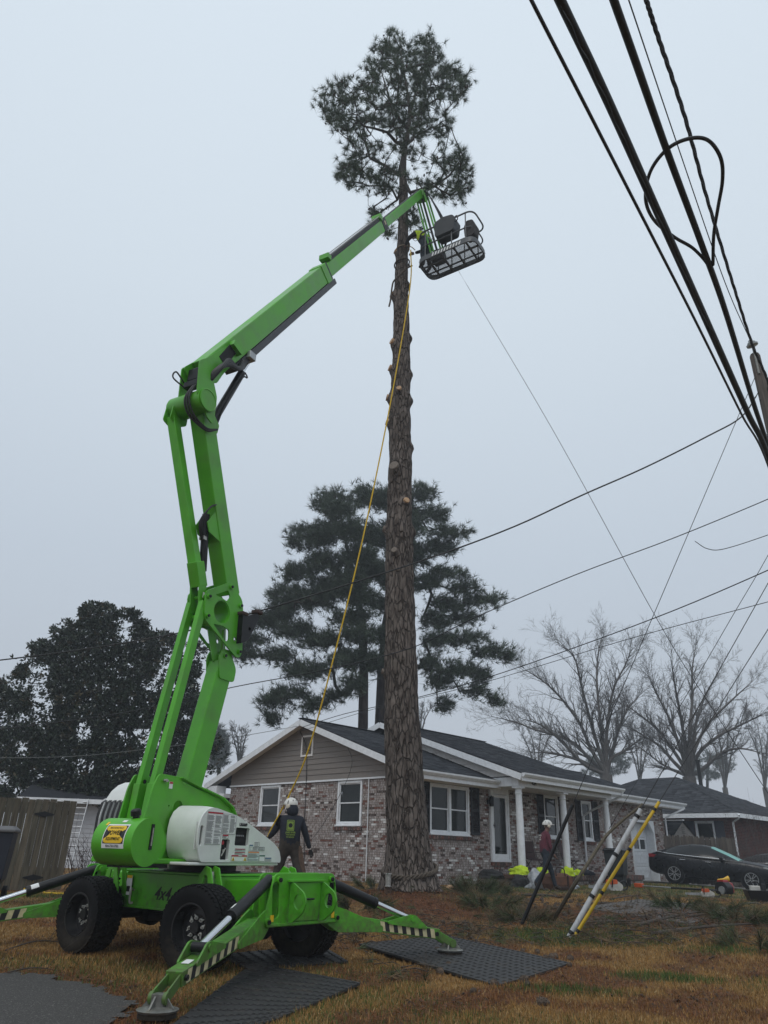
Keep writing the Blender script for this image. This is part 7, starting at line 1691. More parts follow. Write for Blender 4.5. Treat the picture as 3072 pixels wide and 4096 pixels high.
cable('cable_loop', 'teardrop loop of black cable hung on the overhead lines', [lz(2905, 1240), lz(2850, 1090), lz(2780, 1000), lz(2700, 950), lz(2620, 885), lz(2583, 800), lz(2600, 690), lz(2665, 600), lz(2750, 556), lz(2830, 560), lz(2882, 630), lz(2890, 720), lz(2872, 830), lz(2855, 940), lz(2852, 1060)], .016, WIRE, 'cable', n=8)
# drops to the houses
cable('service_drop', 'uppermost sagging wire from the pole across the pine trunk', [PX(3045, 1570), at(2965, 1668, 12.0), at(2830, 1745, 12.1), at(2580, 1870, 12.3), at(2330, 1980, 12.5), at(2060, 2105, 12.8), at(1760, 2218, 13.1), at(1400, 2335, 13.5), at(1000, 2455, 14), at(700, 2535, 14.5), at(300, 2602, 15), at(-60, 2648, 15.5)], .015, WIRE, 'cable', res=5, grp='service wires')
cable('service_drop', 'second sagging wire crossing the pine trunk below the first', [PX(3135, 1965), at(3080, 1993, 12.25), at(2700, 2150, 12.7), at(2300, 2300, 13.2), at(1900, 2470, 13.6), at(1650, 2590, 14), at(1300, 2680, 14.4), at(926, 2750, 14.9), at(500, 2850, 15.5), at(-60, 2925, 16)], .0095, WIRE, 'cable', res=5, grp='service wires')
gpk = HP(-.35, 4.95, 5.55)
cable('service_drop', 'third wire running down to the gable peak of the house', [PX(3205, 2225), at(3085, 2275, 12.3), at(2700, 2440, 13.5), at(2300, 2590, 15.5), at(1950, 2710, 17.5), at(1650, 2795, 19.5), at(1380, 2855, 22.5), gpk], .010, WIRE, 'cable', res=5, grp='service wires')
cable('service_drop', 'fourth thin wire low over the porch roof to the gable', [PX(3235, 2362), at(3085, 2404, 12.5), at(2500, 2560, 15), at(1900, 2740, 18.5), at(1500, 2835, 21.5), gpk + Vector((0, 0, -.12))], .007, WIRE, 'cable', res=5, grp='service wires')
cable('service_drop', 'pale wire crossing low in front of the magnolia', [gpk + Vector((-.1, 0, .05)), at(900, 2955, 25), at(600, 2995, 24), at(300, 3025, 23), at(-60, 3033, 22)], .010, mat('pale_cable', (.10, .11, .11), .5), 'cable', res=5, grp='service wires')
cable('service_drop', 'short slack wire at the right edge of the sky', [at(2780, 2165, 12.1), at(2830, 2195, 12.2), at(2900, 2195, 12.2), at(3080, 2137, 12.1), PX(3170, 2105)], .007, WIRE, 'cable', res=5, grp='service wires')
# guys with guards
def guy(bot, top, Ytop, gtop, label, gm, gr, wr=.007, lift_=0):
    b = at_ground(*bot); t = at(*top, Ytop); d = (t - b); zt = b.z + d.z * (pt.x - b.x) / d.x; d = PA(zt) - b
    # point of the straight guy nearest to the pixel of the guard top
    best = min((abs((lambda v: CX + FPX * v.dot(C_R) / v.dot(_fw))(b + d * k / 400 - C_O) - gtop[0]) + abs((lambda v: CY - FPX * v.dot(C_U) / v.dot(_fw))(b + d * k / 400 - C_O) - gtop[1]), k) for k in range(1, 400))[1] / 400
    r_ = empty('guy_wire', b, 0, label, 'guy wire', 'pole guys')
    MB().cyl(d.normalized() * -.15, d, wr, n=6).build('wire', WIRE, r_)
    if gm:
        MB().cyl(d.normalized() * .02, d * best, gr, n=12).build('guard', gm, r_, smooth=True)
        for f in (.03, .30, .62, .93)[:]:
            if gm is not BLACK: MB().cyl(d * best * f, d * best * f + d.normalized() * .05, gr * 1.12, n=12).build('strap', BLACK, r_, smooth=True)
    return b, d
WG = mat('white_guy_guard', (.42, .43, .44), .55, col2=(.24, .25, .25), vscale=5, fac=(.5, .75), stretch=(3, 3, .6)); YG = mat('yellow_guy_guard', (.58, .38, .008), .5, var=.15)
guy((2085, 3702), (2970, 1680), 12.0, (2330, 3222), 'slack guy wire ending in a black guard nearest the porch', BLACK, .030)
b_, d_ = guy((2272, 3755), (3072, 2330), 12.3, (2572, 3238), 'guy wire in a dull white plastic guard', WG, .036)
guy((2296, 3748), (3072, 2514), 12.3, (2632, 3206), 'guy wire in a yellow guard beside the white one', YG, .024)
cable('guy_wire', 'bare guy wire passing behind the crooked limb', [at(2437, 3315, 12.6), at(2938, 2450, 12.3), at(3080, 2207, 12.15), PX(3175, 2045)], .006, WIRE, 'guy wire', res=2, grp='pole guys')
lbp = [at_ground(2208, 3690), at(2300, 3535, 12.5), at(2380, 3410, 12.55), at(2428, 3340, 12.6), at(2490, 3282, 12.6), at(2572, 3216, 12.5)]
cable('leaning_limb', 'crooked dead limb leaning up against the guy wires', lbp, [.034 - .012 * k / 40 for k in range(41)], mat('barkless_limb', (.10, .085, .060), .9, var=.3, vscale=12), 'limb')

# ================================================================ LITTER ON THE LAWN
CONE = mat('fallen_cone', (.085, .062, .046), .95, var=.3)
def cone_mesh():
    c = MB(); c.lathe([(.004, -.05), (.022, -.042), (.036, -.02), (.040, .0), (.030, .03), (.014, .052), (.003, .06)], (0, 0, 0), ZS, 9)
    for j in range(5):
        for k in range(8):
            a = 2 * PI * (k + .5 * (j % 2)) / 8; z = -.035 + j * .018; r = .034 - abs(j - 1.6) * .005; c.box((r * math.cos(a) * 1.12, r * math.sin(a) * 1.12, z), (.018, .014, .007), rz=a)
    o = c.build('pine_cone', CONE); me = o.data; bpy.data.objects.remove(o); return me
cmesh = cone_mesh(); rr = random.Random(12); ncn = 0
CZ = [(2180, 3620, 130, 45, 50, 'between the black guard and the crooked limb'), (2400, 3680, 150, 40, 40, 'around the white and yellow guards'), (2050, 3600, 80, 40, 24, 'near the walking man'), (2600, 3690, 160, 45, 28, 'right of the yellow guard'), (2800, 3720, 150, 50, 18, 'below the chainsaws'), (1800, 3690, 140, 50, 14, 'below the straw mound'), (1350, 3650, 60, 40, 12, 'behind the green end plate'), (2300, 3850, 300, 100, 9, 'on the open lawn right of the mat'), (2100, 3960, 200, 60, 4, 'in the foreground grass')]
for (x, y, sx_, sy_, k, where) in CZ:
    for _ in range(k):
        p = at_ground(x + rr.gauss(0, sx_ * .55), y + rr.gauss(0, sy_ * .5))
        o = bpy.data.objects.new('pine_cone', cmesh); link(o); o.location = (p.x, p.y, p.z + .03); o.rotation_euler = (rr.uniform(1, 2.1), rr.uniform(-.4, .4), rr.uniform(0, 6.3)); s = rr.uniform(.55, .95); o.scale = (s, s, s); ncn += 1
        tag(o, 'brown pine cone fallen ' + where, 'pine cone', 'fallen pine cones ' + where)
p = at_ground(2170, 4028); 
o = bpy.data.objects.new('pine_cone', cmesh); link(o); o.location = (p.x, p.y, p.z + .035); o.rotation_euler = (1.5, 0, 1.2); o.scale = (1.0, 1.0, 1.15); tag(o, 'largest open pine cone lying in the foreground straw', 'pine cone', 'fallen pine cones')
STICK = mat('fallen_branch', (.060, .047, .038), .95, var=.3, vscale=9)
def stick(p0, p1, r, label, bend=.1, twigs=3, seed=0):
    rr = random.Random(seed); a, b = at_ground(*p0), at_ground(*p1); a.z += r; b.z += r * .8; md = (a + b) / 2 + Vector((rr.uniform(-bend, bend), rr.uniform(-bend, bend), rr.uniform(0, .05)))
    P = bez([a, md, b], 6); o_ = a.copy(); root = empty('fallen_branch', o_, 0, label, 'branch', 'fallen branches')
    MB().tube([q - o_ for q in P], [r * (1 - .6 * k / (len(P) - 1)) for k in range(len(P))], n=7).build('stem', STICK, root, smooth=True)
    for k in range(twigs):
        q = P[rr.randrange(2, len(P) - 1)] - o_; d = Vector((rr.uniform(-1, 1), rr.uniform(-1, 1), rr.uniform(.1, .7))).normalized() * rr.uniform(.15, .45); MB().tube(bez([q, q + d * .5 + Vector((0, 0, .03)), q + d], 3), [r * .4 * (1 - .7 * j / 6) for j in range(7)], n=5).build('twig', STICK, root, smooth=True)
for i, (a, b, r, lab) in enumerate((((2085, 3585), (2270, 3597), .035, 'long straight fallen branch near the walking man'), ((2440, 3600), (2640, 3588), .018, 'thin fallen branch lying toward the bin'), ((2310, 3620), (2650, 3618), .026, 'fallen branch across the grey mat'), ((2280, 3700), (2700, 3690), .022, 'fallen branch beyond the yellow guard'), ((2520, 3715), (2870, 3640), .030, 'crooked fallen branch right of the guards'), ((2700, 3680), (3010, 3650), .022, 'fallen branch below the chainsaws'), ((2600, 3745), (3040, 3700), .030, 'thick fallen branch at lower right'), ((2750, 3640), (2930, 3700), .016, 'short forked branch near the gas can'), ((1990, 3650), (2150, 3690), .014, 'thin branch by the foot of the black guard'), ((1600, 3600), (1800, 3660), .016, 'twig lying on the straw mound'), ((1500, 3690), (1700, 3640), .018, 'branch behind the outrigger ram'), ((20, 3805), (250, 3770), .010, 'twig beside the asphalt at left'), ((0, 3900), (240, 3885), .008, 'thin stick along the asphalt edge'), ((1880, 3590), (2060, 3640), .020, 'branch end poking from the green boughs'))): stick(a, b, r, lab, seed=i, twigs=2 + i % 3)
# heaps of cut green boughs
def bough(p, w, h, n, label, seed, base=(.045, .070, .024), dead=(.10, .07, .035), pd=.3, grp='cut pine boughs', ln=.26):
    rg = np.random.default_rng(seed); c = at_ground(*p); root = empty('pine_bough', c, 0, label, 'bough', grp); T = []; D = []; st = MB()
    for k in range(n):
        a = rg.uniform(0, 2 * PI); rad_ = rg.random() ** .6; q0 = np.array([math.cos(a) * w * rad_ * .5, math.sin(a) * w * rad_ * .45, .04]); d = np.array([math.cos(a) * .8, math.sin(a) * .6, rg.uniform(.15, .9)]); d /= np.linalg.norm(d)
        q1 = q0 + d * h * rg.uniform(.5, 1.1); st.tube([tuple(q0), tuple((q0 + q1) / 2 + np.array([0, 0, .03])), tuple(q1)], [.010, .008, .004], n=5)
        for s in (.45, .75, 1): T.append(q0 + (q1 - q0) * s); D.append(d)
    o = st.build('stems', STICK, root); o['kind'] = 'stuff'
    V_, F_ = tufts(np.array(T), np.array(D), rg, n=34, length=ln, width=.006, spread=.75, droop=.12); V_[:, 2] = np.maximum(V_[:, 2], .005)
    o = raw_mesh('needles', V_, F_, NEEDLE, root, cols=tones(len(V_), 34 * 3, base, rg, .35, dead, pd)); o['kind'] = 'stuff'
bough((1900, 3580), 1.0, .45, 34, 'big heap of fresh green pine boughs right of the trunk', 1)
bough((1960, 3640), .8, .30, 16, 'green pine boughs spilling down toward the black guard', 2)
bough((1500, 3565), .9, .42, 22, 'green pine boughs piled left of the trunk base', 3)
bough((1420, 3600), .8, .32, 14, 'pine boughs half hidden behind the outrigger ram', 4, pd=.5)
bough((2735, 3640), .8, .35, 16, 'loose green bough near the pole saw', 5)
bough((2960, 3690), .9, .30, 16, 'green bough at the far right of the litter', 6)
bough((2880, 3660), .6, .25, 10, 'small green bough below the gas can', 7)
bough((2100, 3690), .9, .22, 16, 'dry bough between the black guard and crooked limb', 8, pd=.75)
bough((3020, 3800), .8, .2, 12, 'flattened green bough at the right edge', 9)
bough((1990, 3580), .6, .3, 12, 'pine tips beside the porch step', 10)

# ================================================================ TOOLS AND BAGS
ORNG = mat('orange_plastic', (.50, .075, .012), .45, var=.1); SAWW = mat('cream_saw_casing', (.42, .41, .38), .5, var=.2); REDP = mat('red_fuel_can', (.28, .010, .012), .45, var=.15); YEL = mat('yellow_funnel', (.62, .36, .01), .45)
def chainsaw(name, label, px, rz, s, bar=True, top=ORNG):
    p = at_ground(*px); r_ = empty(name, p, rz, label, 'chainsaw', 'chainsaws on the lawn')
    MB().plate(rpoly([(-.20, .03), (.16, .03), (.18, .14), (.08, .22), (-.10, .22), (-.22, .14)], .04), .16, XS, ZS).build('engine', SAWW, r_, bevel=.02); MB().plate(rpoly([(-.08, .17), (.14, .15), (.12, .25), (-.06, .26)], .03), .17, XS, ZS).build('engine_cover', top, r_, bevel=.015)
    MB().tube(bez([(.10, -.09, .10), (.10, -.13, .22), (.08, -.06, .32), (.08, .06, .32), (.10, .13, .22), (.10, .09, .10)]), .014, n=7).build('front_handle', BLACK, r_, smooth=True)
    MB().tube(bez([(-.18, 0, .20), (-.32, 0, .22), (-.40, 0, .14), (-.34, 0, .05), (-.18, 0, .05)]), .018, n=7).build('rear_handle', BLACK, r_, smooth=True)
    if bar: MB().plate(rpoly([(.16, .06), (.62, .07), (.64, .10), (.62, .13), (.16, .14)], .02), .012, XS, ZS, (0, -.06, 0)).build('guide_bar', ALU, r_)
    for o in r_.children: o.scale = (s, s, s)
chainsaw('chainsaw', 'orange topped chainsaw lying beside the black bin', (2455, 3568), R(200), 1.25)
chainsaw('chainsaw', 'cream chainsaw lying between pole saw and red can', (2830, 3592), R(170), .85, top=ORNG)
# pole saw
a, b = at_ground(2548, 3555), at_ground(2905, 3585); ps_ = empty('pole_saw', a, math.atan2((b - a).y, (b - a).x), 'long pole saw lying on the lawn with red and black motor', 'pole saw'); LP = (b - a).length
MB().box((.10, 0, .10), (.30, .14, .12)).build('saw_head', ORNG, ps_, bevel=.02); MB().cyl((.2, 0, .09), (LP * .42, 0, .09), .022, n=10).build('upper_shaft', ALU, ps_, smooth=True); MB().cyl((LP * .42, 0, .09), (LP * .9, 0, .10), .028, n=10).build('lower_shaft', BLACK, ps_, smooth=True)
MB().plate(rpoly([(-.18, .02), (.20, .02), (.24, .20), (.10, .34), (-.12, .32), (-.2, .18)], .05), .24, XS, ZS, (LP - .05, 0, 0)).build('motor', BLACK, ps_, bevel=.03); MB().plate(rpoly([(-.12, .26), (.12, .26), (.10, .38), (-.10, .37)], .03), .20, XS, ZS, (LP - .05, 0, 0)).build('motor_top', REDP, ps_, bevel=.02); MB().cyl((LP + .0, -.16, .12), (LP + .0, .10, .12), .10, n=16).build('starter', ALU, ps_, smooth=True)
# fuel can with funnel
p = at_ground(2915, 3572); fc = empty('fuel_can', p, R(30), 'red round fuel can with a yellow funnel laid on top', 'fuel can')
MB().lathe([(.15, 0), (.165, .02), (.165, .20), (.14, .27), (.04, .31), (.035, .34)], (0, 0, 0), ZS, 24).build('can', REDP, fc, smooth=True); MB().cyl((0, 0, .33), (0, 0, .37), .03, n=10).build('cap', BLACK, fc)
MB().lathe([(.085, 0), (.08, .015), (.028, .15), (.02, .34)], (.02, -.05, .385), Vector((-.87, .5, -.1)), 18, cap=False).build('funnel', YEL, fc, smooth=True)
# black tub of tools
p = at_ground(3045, 3608); tb_ = empty('tool_tub', p, R(-10), 'black plastic tub of tools at the right edge', 'tub'); MB().loft([[Vector((sx * hw, sy * hd, z)) for sx, sy in ((-1, -1), (1, -1), (1, 1), (-1, 1))] for hw, hd, z in ((.27, .18, 0), (.34, .24, .26), (.31, .21, .26), (.25, .16, .04))]).build('tub', BLACK, tb_, bevel=.01)
MB().box((-.1, 0, .30), (.24, .14, .12)).build('tool_case', SAWW, tb_, bevel=.02); MB().tube(bez([(-.2, 0, .34), (-.12, 0, .44), (0, 0, .42), (.02, 0, .32)]), .016, n=6).build('tool_handle', BLACK, tb_, smooth=True); MB().box((.12, .02, .30), (.10, .08, .22)).build('bottle', GLOVE, tb_, bevel=.02)
o = MB().tube(bez([(0, 0, .02), (.2, .05, .05), (.1, .2, .03), (.4, .1, .06), (.5, .25, .02), (.25, .3, .04), (.6, .3, .03)]), .018, n=6).build('tangled_strap', mat('grey_strap', (.08, .075, .07), .9), None, smooth=True); o.location = at_ground(2965, 3622); tag(o, 'tangled grey strap on the grass beside the tub', 'strap')
def crumple(name, label, px, size, m_, cat, seed, sink=0, base=None, amp=.35, grp=None):
    rr = random.Random(seed); p = base if base is not None else at_ground(*px); b = bmesh.new(); bmesh.ops.create_icosphere(b, subdivisions=4, radius=1)
    for v in b.verts:
        n_ = mnoise.fractal(v.co * 1.7 + Vector((seed, 0, 0)), 1, 2, 4); f = 1 + amp * n_ + .12 * abs(mnoise.noise(v.co * 5 + Vector((0, seed, 0)))); v.co = Vector((v.co.x * f * size[0], v.co.y * f * size[1], max(-.2, v.co.z) * f * size[2] + .1 * size[2]))
    me = bpy.data.meshes.new(name); b.to_mesh(me); b.free(); me.materials.append(m_); me.polygons.foreach_set('use_smooth', [True] * len(me.polygons)); o = bpy.data.objects.new(name, me); link(o); o.location = p; tag(o, label, cat, grp); return o
def porch(s, t, z=1.10): return HP(s, t, z)
crumple('hi_vis_jacket', 'hi-vis jacket draped on a dark bag left of the first column', None, (.32, .15, .19), HIVIS, 'jacket', 3, base=porch(3.30, -1.55, 1.12), grp='hi-vis jackets on the porch')
crumple('dark_bag', 'black bag slumped under the hi-vis jacket by the door', None, (.30, .18, .24), GLOVE, 'bag', 4, base=porch(3.05, -1.75, .80))
crumple('dark_bag', 'black bag on the porch below the front door', None, (.36, .2, .2), GLOVE, 'bag', 14, base=porch(2.6, -1.0, 1.0))
crumple('hi_vis_jacket', 'folded hi-vis jacket behind the walking man', None, (.22, .13, .19), HIVIS, 'jacket', 5, base=porch(4.75, -1.45, 1.10), amp=.15, grp='hi-vis jackets on the porch')
crumple('hi_vis_jacket', 'hi-vis jacket heaped just left of the middle column', None, (.24, .15, .21), HIVIS, 'jacket', 6, base=porch(6.25, -1.50, 1.08), grp='hi-vis jackets on the porch')
crumple('hi_vis_jacket', 'hi-vis jacket end poking out right of the middle column', None, (.15, .12, .15), HIVIS, 'jacket', 7, base=porch(6.98, -1.45, 1.08), grp='hi-vis jackets on the porch')
crumple('dark_jacket', 'navy jacket lying right of the middle column', None, (.34, .2, .14), NAVY, 'jacket', 8, base=porch(7.5, -1.40, 1.10))
crumple('plastic_bag', 'crumpled clear plastic sheet behind the walking man', (2160, 3555), (.34, .24, .42), mat('clear_plastic', (.30, .32, .34), .25, var=.2), 'bag', 9, amp=.55)
crumple('plastic_bag', 'small scrap of clear plastic in front of the tool bag', (2282, 3555), (.20, .14, .12), MATS['clear_plastic'], 'bag', 10, amp=.6)
crumple('work_hat', 'black hat lying at the porch foot', (2330, 3538), (.17, .15, .17), GLOVE, 'hat', 11, amp=.1)
tgp = at_ground(2232, 3560); TG = empty('tool_bag', tgp, R(20), 'brown canvas tool bag with straps against the porch', 'bag'); CANV = mat('brown_canvas', (.105, .045, .024), .85, var=.3, vscale=6, bump=.4)
MB().loft([[Vector((sx * hw, sy * hd, z)) for sx, sy in ((-1, -1), (1, -1), (1, 1), (-1, 1))] for hw, hd, z in ((.36, .20, 0), (.40, .24, .15), (.38, .22, .34), (.28, .12, .44))]).build('bag_body', CANV, TG, bevel=.05)
MB().tube(bez([(-.15, -.2, .36), (-.12, -.16, .56), (.12, -.16, .56), (.15, -.2, .36)]), .016, n=6).build('handle', mat('dark_strap', (.03, .015, .010), .9), TG, smooth=True); MB().box((.2, -.245, .2), (.05, .02, .36)).build('strap', MATS['dark_strap'], TG); MB().box((-.05, -.24, .05), (.5, .05, .10)).build('pocket', MATS['dark_strap'], TG, bevel=.02)
# folding chairs on the porch
def chair(label, s, t, rz):
    p = porch(s, t); r_ = empty('folding_chair', p, R(46) + rz, label, 'chair', 'folding chairs on the porch'); CM = mat('dark_red_chair_fabric', (.055, .030, .030), .85); BT = mat('brown_tube', (.035, .022, .020), .5)
    MB().plate(rect(-.24, .24, .0, .46), .02, XS, (Vector((0, 1, .12))).normalized(), (0, -.25, .40)).build('seat', CM, r_); MB().plate(rect(-.24, .24, 0, .55), .02, XS, (Vector((0, .3, 1))).normalized(), (0, .22, .46)).build('backrest', CM, r_)
    for e in (-1, 1):
        MB().tube([(e * .27, -.30, 0), (e * .27, .20, .48), (e * .27, .40, 1.02)], .014, n=6).build('leg', BT, r_); MB().tube([(e * .27, .34, 0), (e * .27, -.24, .44)], .014, n=6).build('leg', BT, r_); MB().beam((e * .27, -.28, .64), (e * .27, .26, .64), .05, .02).build('armrest', BT, r_)
chair('dark red folding chair behind the walking man', 5.75, -.55, R(-20)); chair('dark red folding chair behind the middle column', 8.1, -.55, R(15))
crumple('cut_log', 'small pale chunk of cut wood by the straw mound', (1800, 3552), (.10, .09, .07), CUT, 'log', 13, amp=.1)
# bare shrubs
def shrub(label, px, Y, w, h, n, seed, m_, cat='shrub'):
    rr = random.Random(seed); p = at(px[0], px[1], Y); p.z = gz(p.x, p.y); t = MB()
    for k in range(n):
        a = rr.uniform(0, 2 * PI); q = Vector((rr.gauss(0, w * .15), rr.gauss(0, w * .1), 0)); d = Vector((math.cos(a) * w * .35, math.sin(a) * w * .25, h * rr.uniform(.4, 1))) / 5; P = [q]
        for s in range(5): P.append(P[-1] + d); d = d + Vector((rr.gauss(0, .05), rr.gauss(0, .05), rr.gauss(0, .04))) * h * .6
        t.tube(P, [.010 - .0016 * s for s in range(6)], n=4)
        for s in range(3):
            b0 = P[rr.randrange(2, 5)]; e = b0 + Vector((rr.gauss(0, .16), rr.gauss(0, .1), rr.uniform(.02, .2))) * h * .7; t.tube([b0, (b0 + e) / 2 + Vector((0, 0, .02)), e], [.005, .004, .002], n=3)
    r_ = empty('bare_shrub', p, 0, label, cat); o = t.build('stems', m_, r_); o['kind'] = 'stuff'
REDTW = mat('reddish_twigs', (.055, .034, .032), .9)
shrub('reddish bare shrub behind the green hydraulic tank', (330, 3500), 17.8, 1.3, 1.25, 40, 1, REDTW)
shrub('drooping bare shrub against the red brick house', (3010, 3430), 35.5, 3.2, 3.6, 90, 2, mat('grey_twigs', (.07, .06, .055), .9))
# ================================================================ GRASS, STRAW, HAZE
rg = np.random.default_rng(77)
HOUSEP = [tuple(HP(a, b).xy) for a, b in ((-.1, -.1), (3.5, -.1), (3.5, -1.75), (11.6, -1.75), (11.6, -.1), (17.8, -.1), (17.8, 9.5), (-.1, 9.5))]
def scatter(n, y0, y1, p=1.0):
    Y = y0 + (y1 - y0) * rg.random(n) ** p; X = (rg.random(n) * 2 - 1) * (Y * .60 + .6); return X, Y
def keep(X, Y):
    k = ~in_poly(X, Y, HOUSEP)
    for P in MATP + [DRIVE]: k &= ~in_poly(X, Y, P)
    sh = [(cxp + (p[0] - cxp) * .97, cyp + (p[1] - cyp) * .97) for p in APRON]
    return k & ~in_poly(X, Y, sh)
def blades(X, Y, H, W, lean, cols, name, label):
    n = len(X); a = rg.random(n) * 2 * PI; dx, dy = np.cos(a), np.sin(a); l = rg.random(n) * lean; la = rg.random(n) * 2 * PI
    Z = gz_np(X, Y) + (pnoise_np(X, Y, 1.6, 5) - .5) * .035 * ((Y > 4) & (Y < 24)) - .004
    b0 = np.stack([X - dx * W, Y - dy * W, Z], 1); b1 = np.stack([X + dx * W, Y + dy * W, Z], 1)
    tp = np.stack([X + np.cos(la) * l * H, Y + np.sin(la) * l * H, Z + H * np.sqrt(np.maximum(.04, 1 - np.minimum(l, .98) ** 2))], 1)
    V = np.stack([b0, b1, tp], 1).reshape(-1, 3); F = np.arange(3 * n).reshape(-1, 3)
    o = raw_mesh(name, V, F, mat('grass_blades', (.1, .1, .05), .8, attr='tone', spec=.15), cols=np.repeat(cols, 3, 0)); tag(o, label, 'grass', kind='stuff'); return o
def gcol(X, Y):
    st, gr = zones(X, Y); n = len(X); r = rg.random((n, 1))
    c = np.array([.30, .172, .060]) * (.5 + .85 * rg.random((n, 1))); red = np.array([.19, .085, .034]) * (.6 + .7 * rg.random((n, 1))); grn_ = np.array([.07, .105, .028]) * (.6 + .8 * rg.random((n, 1)))
    pale = np.array([.42, .30, .15]); c = np.where(r < .08, pale, c)
    c = np.where(rg.random((n, 1)) < st[:, None] * .85, red, c); c = np.where(rg.random((n, 1)) < gr[:, None] * .9, grn_, c); return c, st, gr
Xs, Ys = [], []
for n_, y0, y1 in ((170000, 4.6, 8.5), (150000, 8.5, 13), (120000, 13, 21), (50000, 21, 31)):
    X, Y = scatter(n_, y0, y1); k = keep(X, Y); Xs.append(X[k]); Ys.append(Y[k])
X = np.concatenate(Xs); Y = np.concatenate(Ys); c, st, gr = gcol(X, Y)
k = rg.random(len(X)) > st * .55; X, Y, c, st, gr = X[k], Y[k], c[k], st[k], gr[k]
H = (.020 + .028 * rg.random(len(X))) * (1 + .5 * gr) * (1 + .3 * pnoise_np(X, Y, 3, 9)); W = .0026 + .00028 * Y
blades(X, Y, H, W, 1.15, c, 'lawn_grass', 'short dormant tan grass mixed with green tufts')
# pine straw: long fallen needles lying about
n_ = 90000; X, Y = scatter(n_, 5, 21); st, gr = zones(X, Y); k = keep(X, Y) & (rg.random(n_) < st * .95 + .04); X, Y = X[k], Y[k]; n = len(X)
a = rg.random(n) * 2 * PI; L_ = .10 + .10 * rg.random(n); Z = gz_np(X, Y) + .012 + .03 * rg.random(n) * np.clip(1.6 - np.hypot(X - TREE[0], Y - TREE[1]) / 2.5, .4, 1.6); w_ = .0016 + .00028 * Y
d = np.stack([np.cos(a), np.sin(a), rg.normal(0, .12, n)], 1); s = np.stack([-np.sin(a), np.cos(a), np.zeros(n)], 1); P0 = np.stack([X, Y, Z], 1)
V = np.stack([P0 - s * w_[:, None], P0 + s * w_[:, None], P0 + d * L_[:, None]], 1).reshape(-1, 3)
cols = np.array([.165, .068, .032]) * (.5 + .9 * rg.random((n, 1))); dk = rg.random((n, 1)) < .2; cols = np.where(dk, np.array([.05, .032, .02]), cols)
o = raw_mesh('pine_straw', V, np.arange(3 * n).reshape(-1, 3), MATS['grass_blades'], cols=np.repeat(cols, 3, 0)); tag(o, 'reddish brown pine straw littering the lawn and trunk mound', 'pine straw', kind='stuff')
# bark chips and crumbs
n_ = 26000; X, Y = scatter(n_, 6, 20); st, gr = zones(X, Y); k = keep(X, Y) & (rg.random(n_) < st * .55); X, Y = X[k], Y[k]; n = len(X); a = rg.random(n) * 6.28; s_ = .008 + .022 * rg.random(n) ** 2; Z = gz_np(X, Y) + .004
C3 = np.stack([X, Y, Z], 1); e1 = np.stack([np.cos(a), np.sin(a), rg.normal(0, .35, n)], 1) * s_[:, None]; e2 = np.stack([-np.sin(a), np.cos(a), rg.normal(0, .35, n)], 1) * s_[:, None] * .7; up = np.stack([np.zeros(n), np.zeros(n), s_ * .8], 1)
V = np.stack([C3 + e1, C3 + e2, C3 - e1, C3 - e2, C3 + up], 1).reshape(-1, 3); b_ = np.arange(n)[:, None] * 5
F = np.concatenate([b_ + np.array([[0, 1, 4]]), b_ + np.array([[1, 2, 4]]), b_ + np.array([[2, 3, 4]]), b_ + np.array([[3, 0, 4]])])
cols = np.array([.07, .048, .034]) * (.5 + rg.random((n, 1))); o = raw_mesh('bark_chips', V, F, MATS['grass_blades'], cols=np.repeat(cols, 5, 0)); tag(o, 'small bark chips and crumbs scattered among the straw', 'bark chips', kind='stuff')
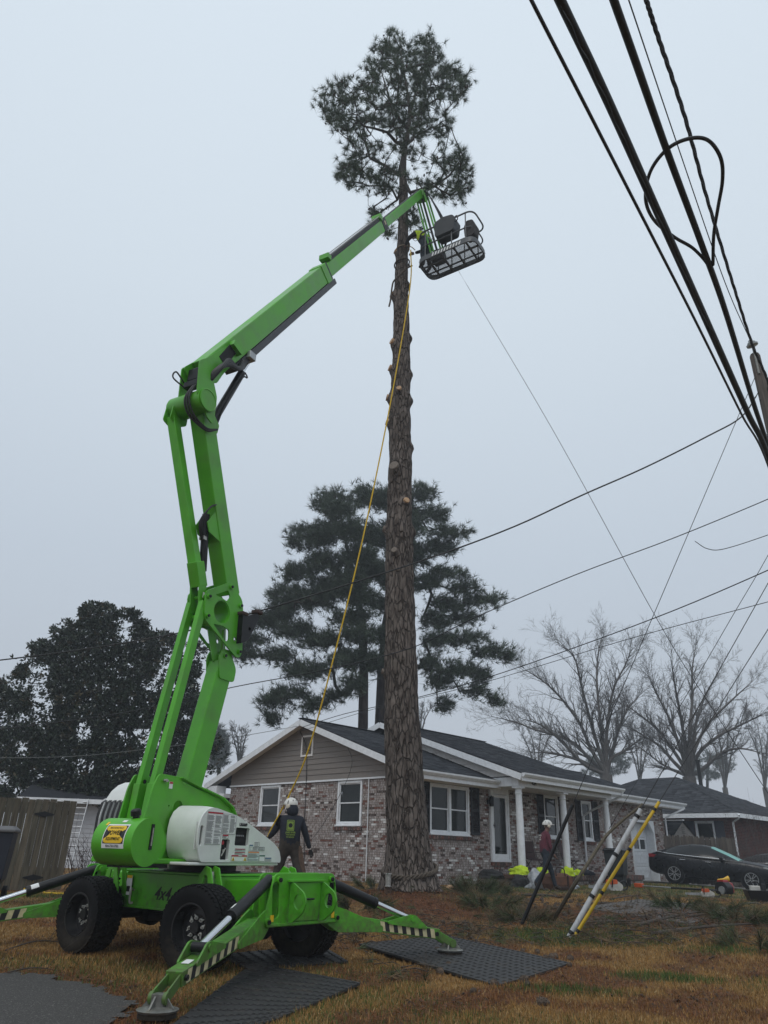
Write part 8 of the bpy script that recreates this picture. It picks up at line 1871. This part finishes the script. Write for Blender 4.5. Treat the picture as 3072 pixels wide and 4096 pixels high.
# loose twigs and broken needle tips lying over the work area
def litter_pts(n):
    out = []
    while len(out) < n:
        x = rg.uniform(1250, 3072); y = rg.uniform(3560, 3790)
        p = at_ground(x, y, 6)
        if in_poly(np.array([p.x]), np.array([p.y]), HOUSEP)[0] or any(in_poly(np.array([p.x]), np.array([p.y]), P_)[0] for P_ in MATP + [DRIVE]): continue
        out.append(p)
    return out
tl = MB()
for p in litter_pts(520):
    a = rg.uniform(0, 6.28); l_ = rg.uniform(.10, .55); d = Vector((math.cos(a), math.sin(a), 0)); q = Vector((p.x, p.y, p.z + .02)); e = q + d * l_; e.z = gz(e.x, e.y) + .03 + rg.random() * .05; mdl = (q + e) / 2 + Vector((rg.normal(0, .04), rg.normal(0, .04), .03)); r_ = rg.uniform(.003, .010)
    tl.tube([q, mdl, e], [r_, r_ * .8, r_ * .4], n=4)
o = tl.build('twig_litter', STICK); tag(o, 'small broken twigs littering the ground around the trunk', 'twigs', kind='stuff')
pts = litter_pts(420); T = np.array([[p.x, p.y, p.z + .05] for p in pts]); D = rg.normal(0, 1, (len(T), 3)); D[:, 2] = np.abs(D[:, 2]) * .4; D /= np.linalg.norm(D, axis=1, keepdims=True)
V, F = tufts(T, D, rg, n=30, length=.20, width=.006, spread=.7, droop=.15); V[:, 2] = np.maximum(V[:, 2], gz_np(V[:, 0], V[:, 1]) + .004)
o = raw_mesh('needle_litter', V, F, NEEDLE, cols=tones(len(V), 90, (.055, .075, .028), rg, .4, (.13, .085, .042), .55)); tag(o, 'broken green and brown needle tips strewn over the work area', 'pine needles', kind='stuff')
# winter mist
hz = MB().box((0, 62, 15.5), (170, 150, 33)).build('haze', None)
hm = bpy.data.materials.new('mist'); hm.use_nodes = True; t = hm.node_tree; t.nodes.clear(); out = t.nodes.new('ShaderNodeOutputMaterial'); pv = t.nodes.new('ShaderNodeVolumePrincipled')
pv.inputs['Color'].default_value = (.86, .91, .97, 1); pv.inputs['Density'].default_value = HAZE_D; pv.inputs['Anisotropy'].default_value = .2
t.links.new(pv.outputs[0], out.inputs['Volume']); hz.data.materials.clear(); hz.data.materials.append(hm); tag(hz, 'thin grey winter mist', kind='stuff')
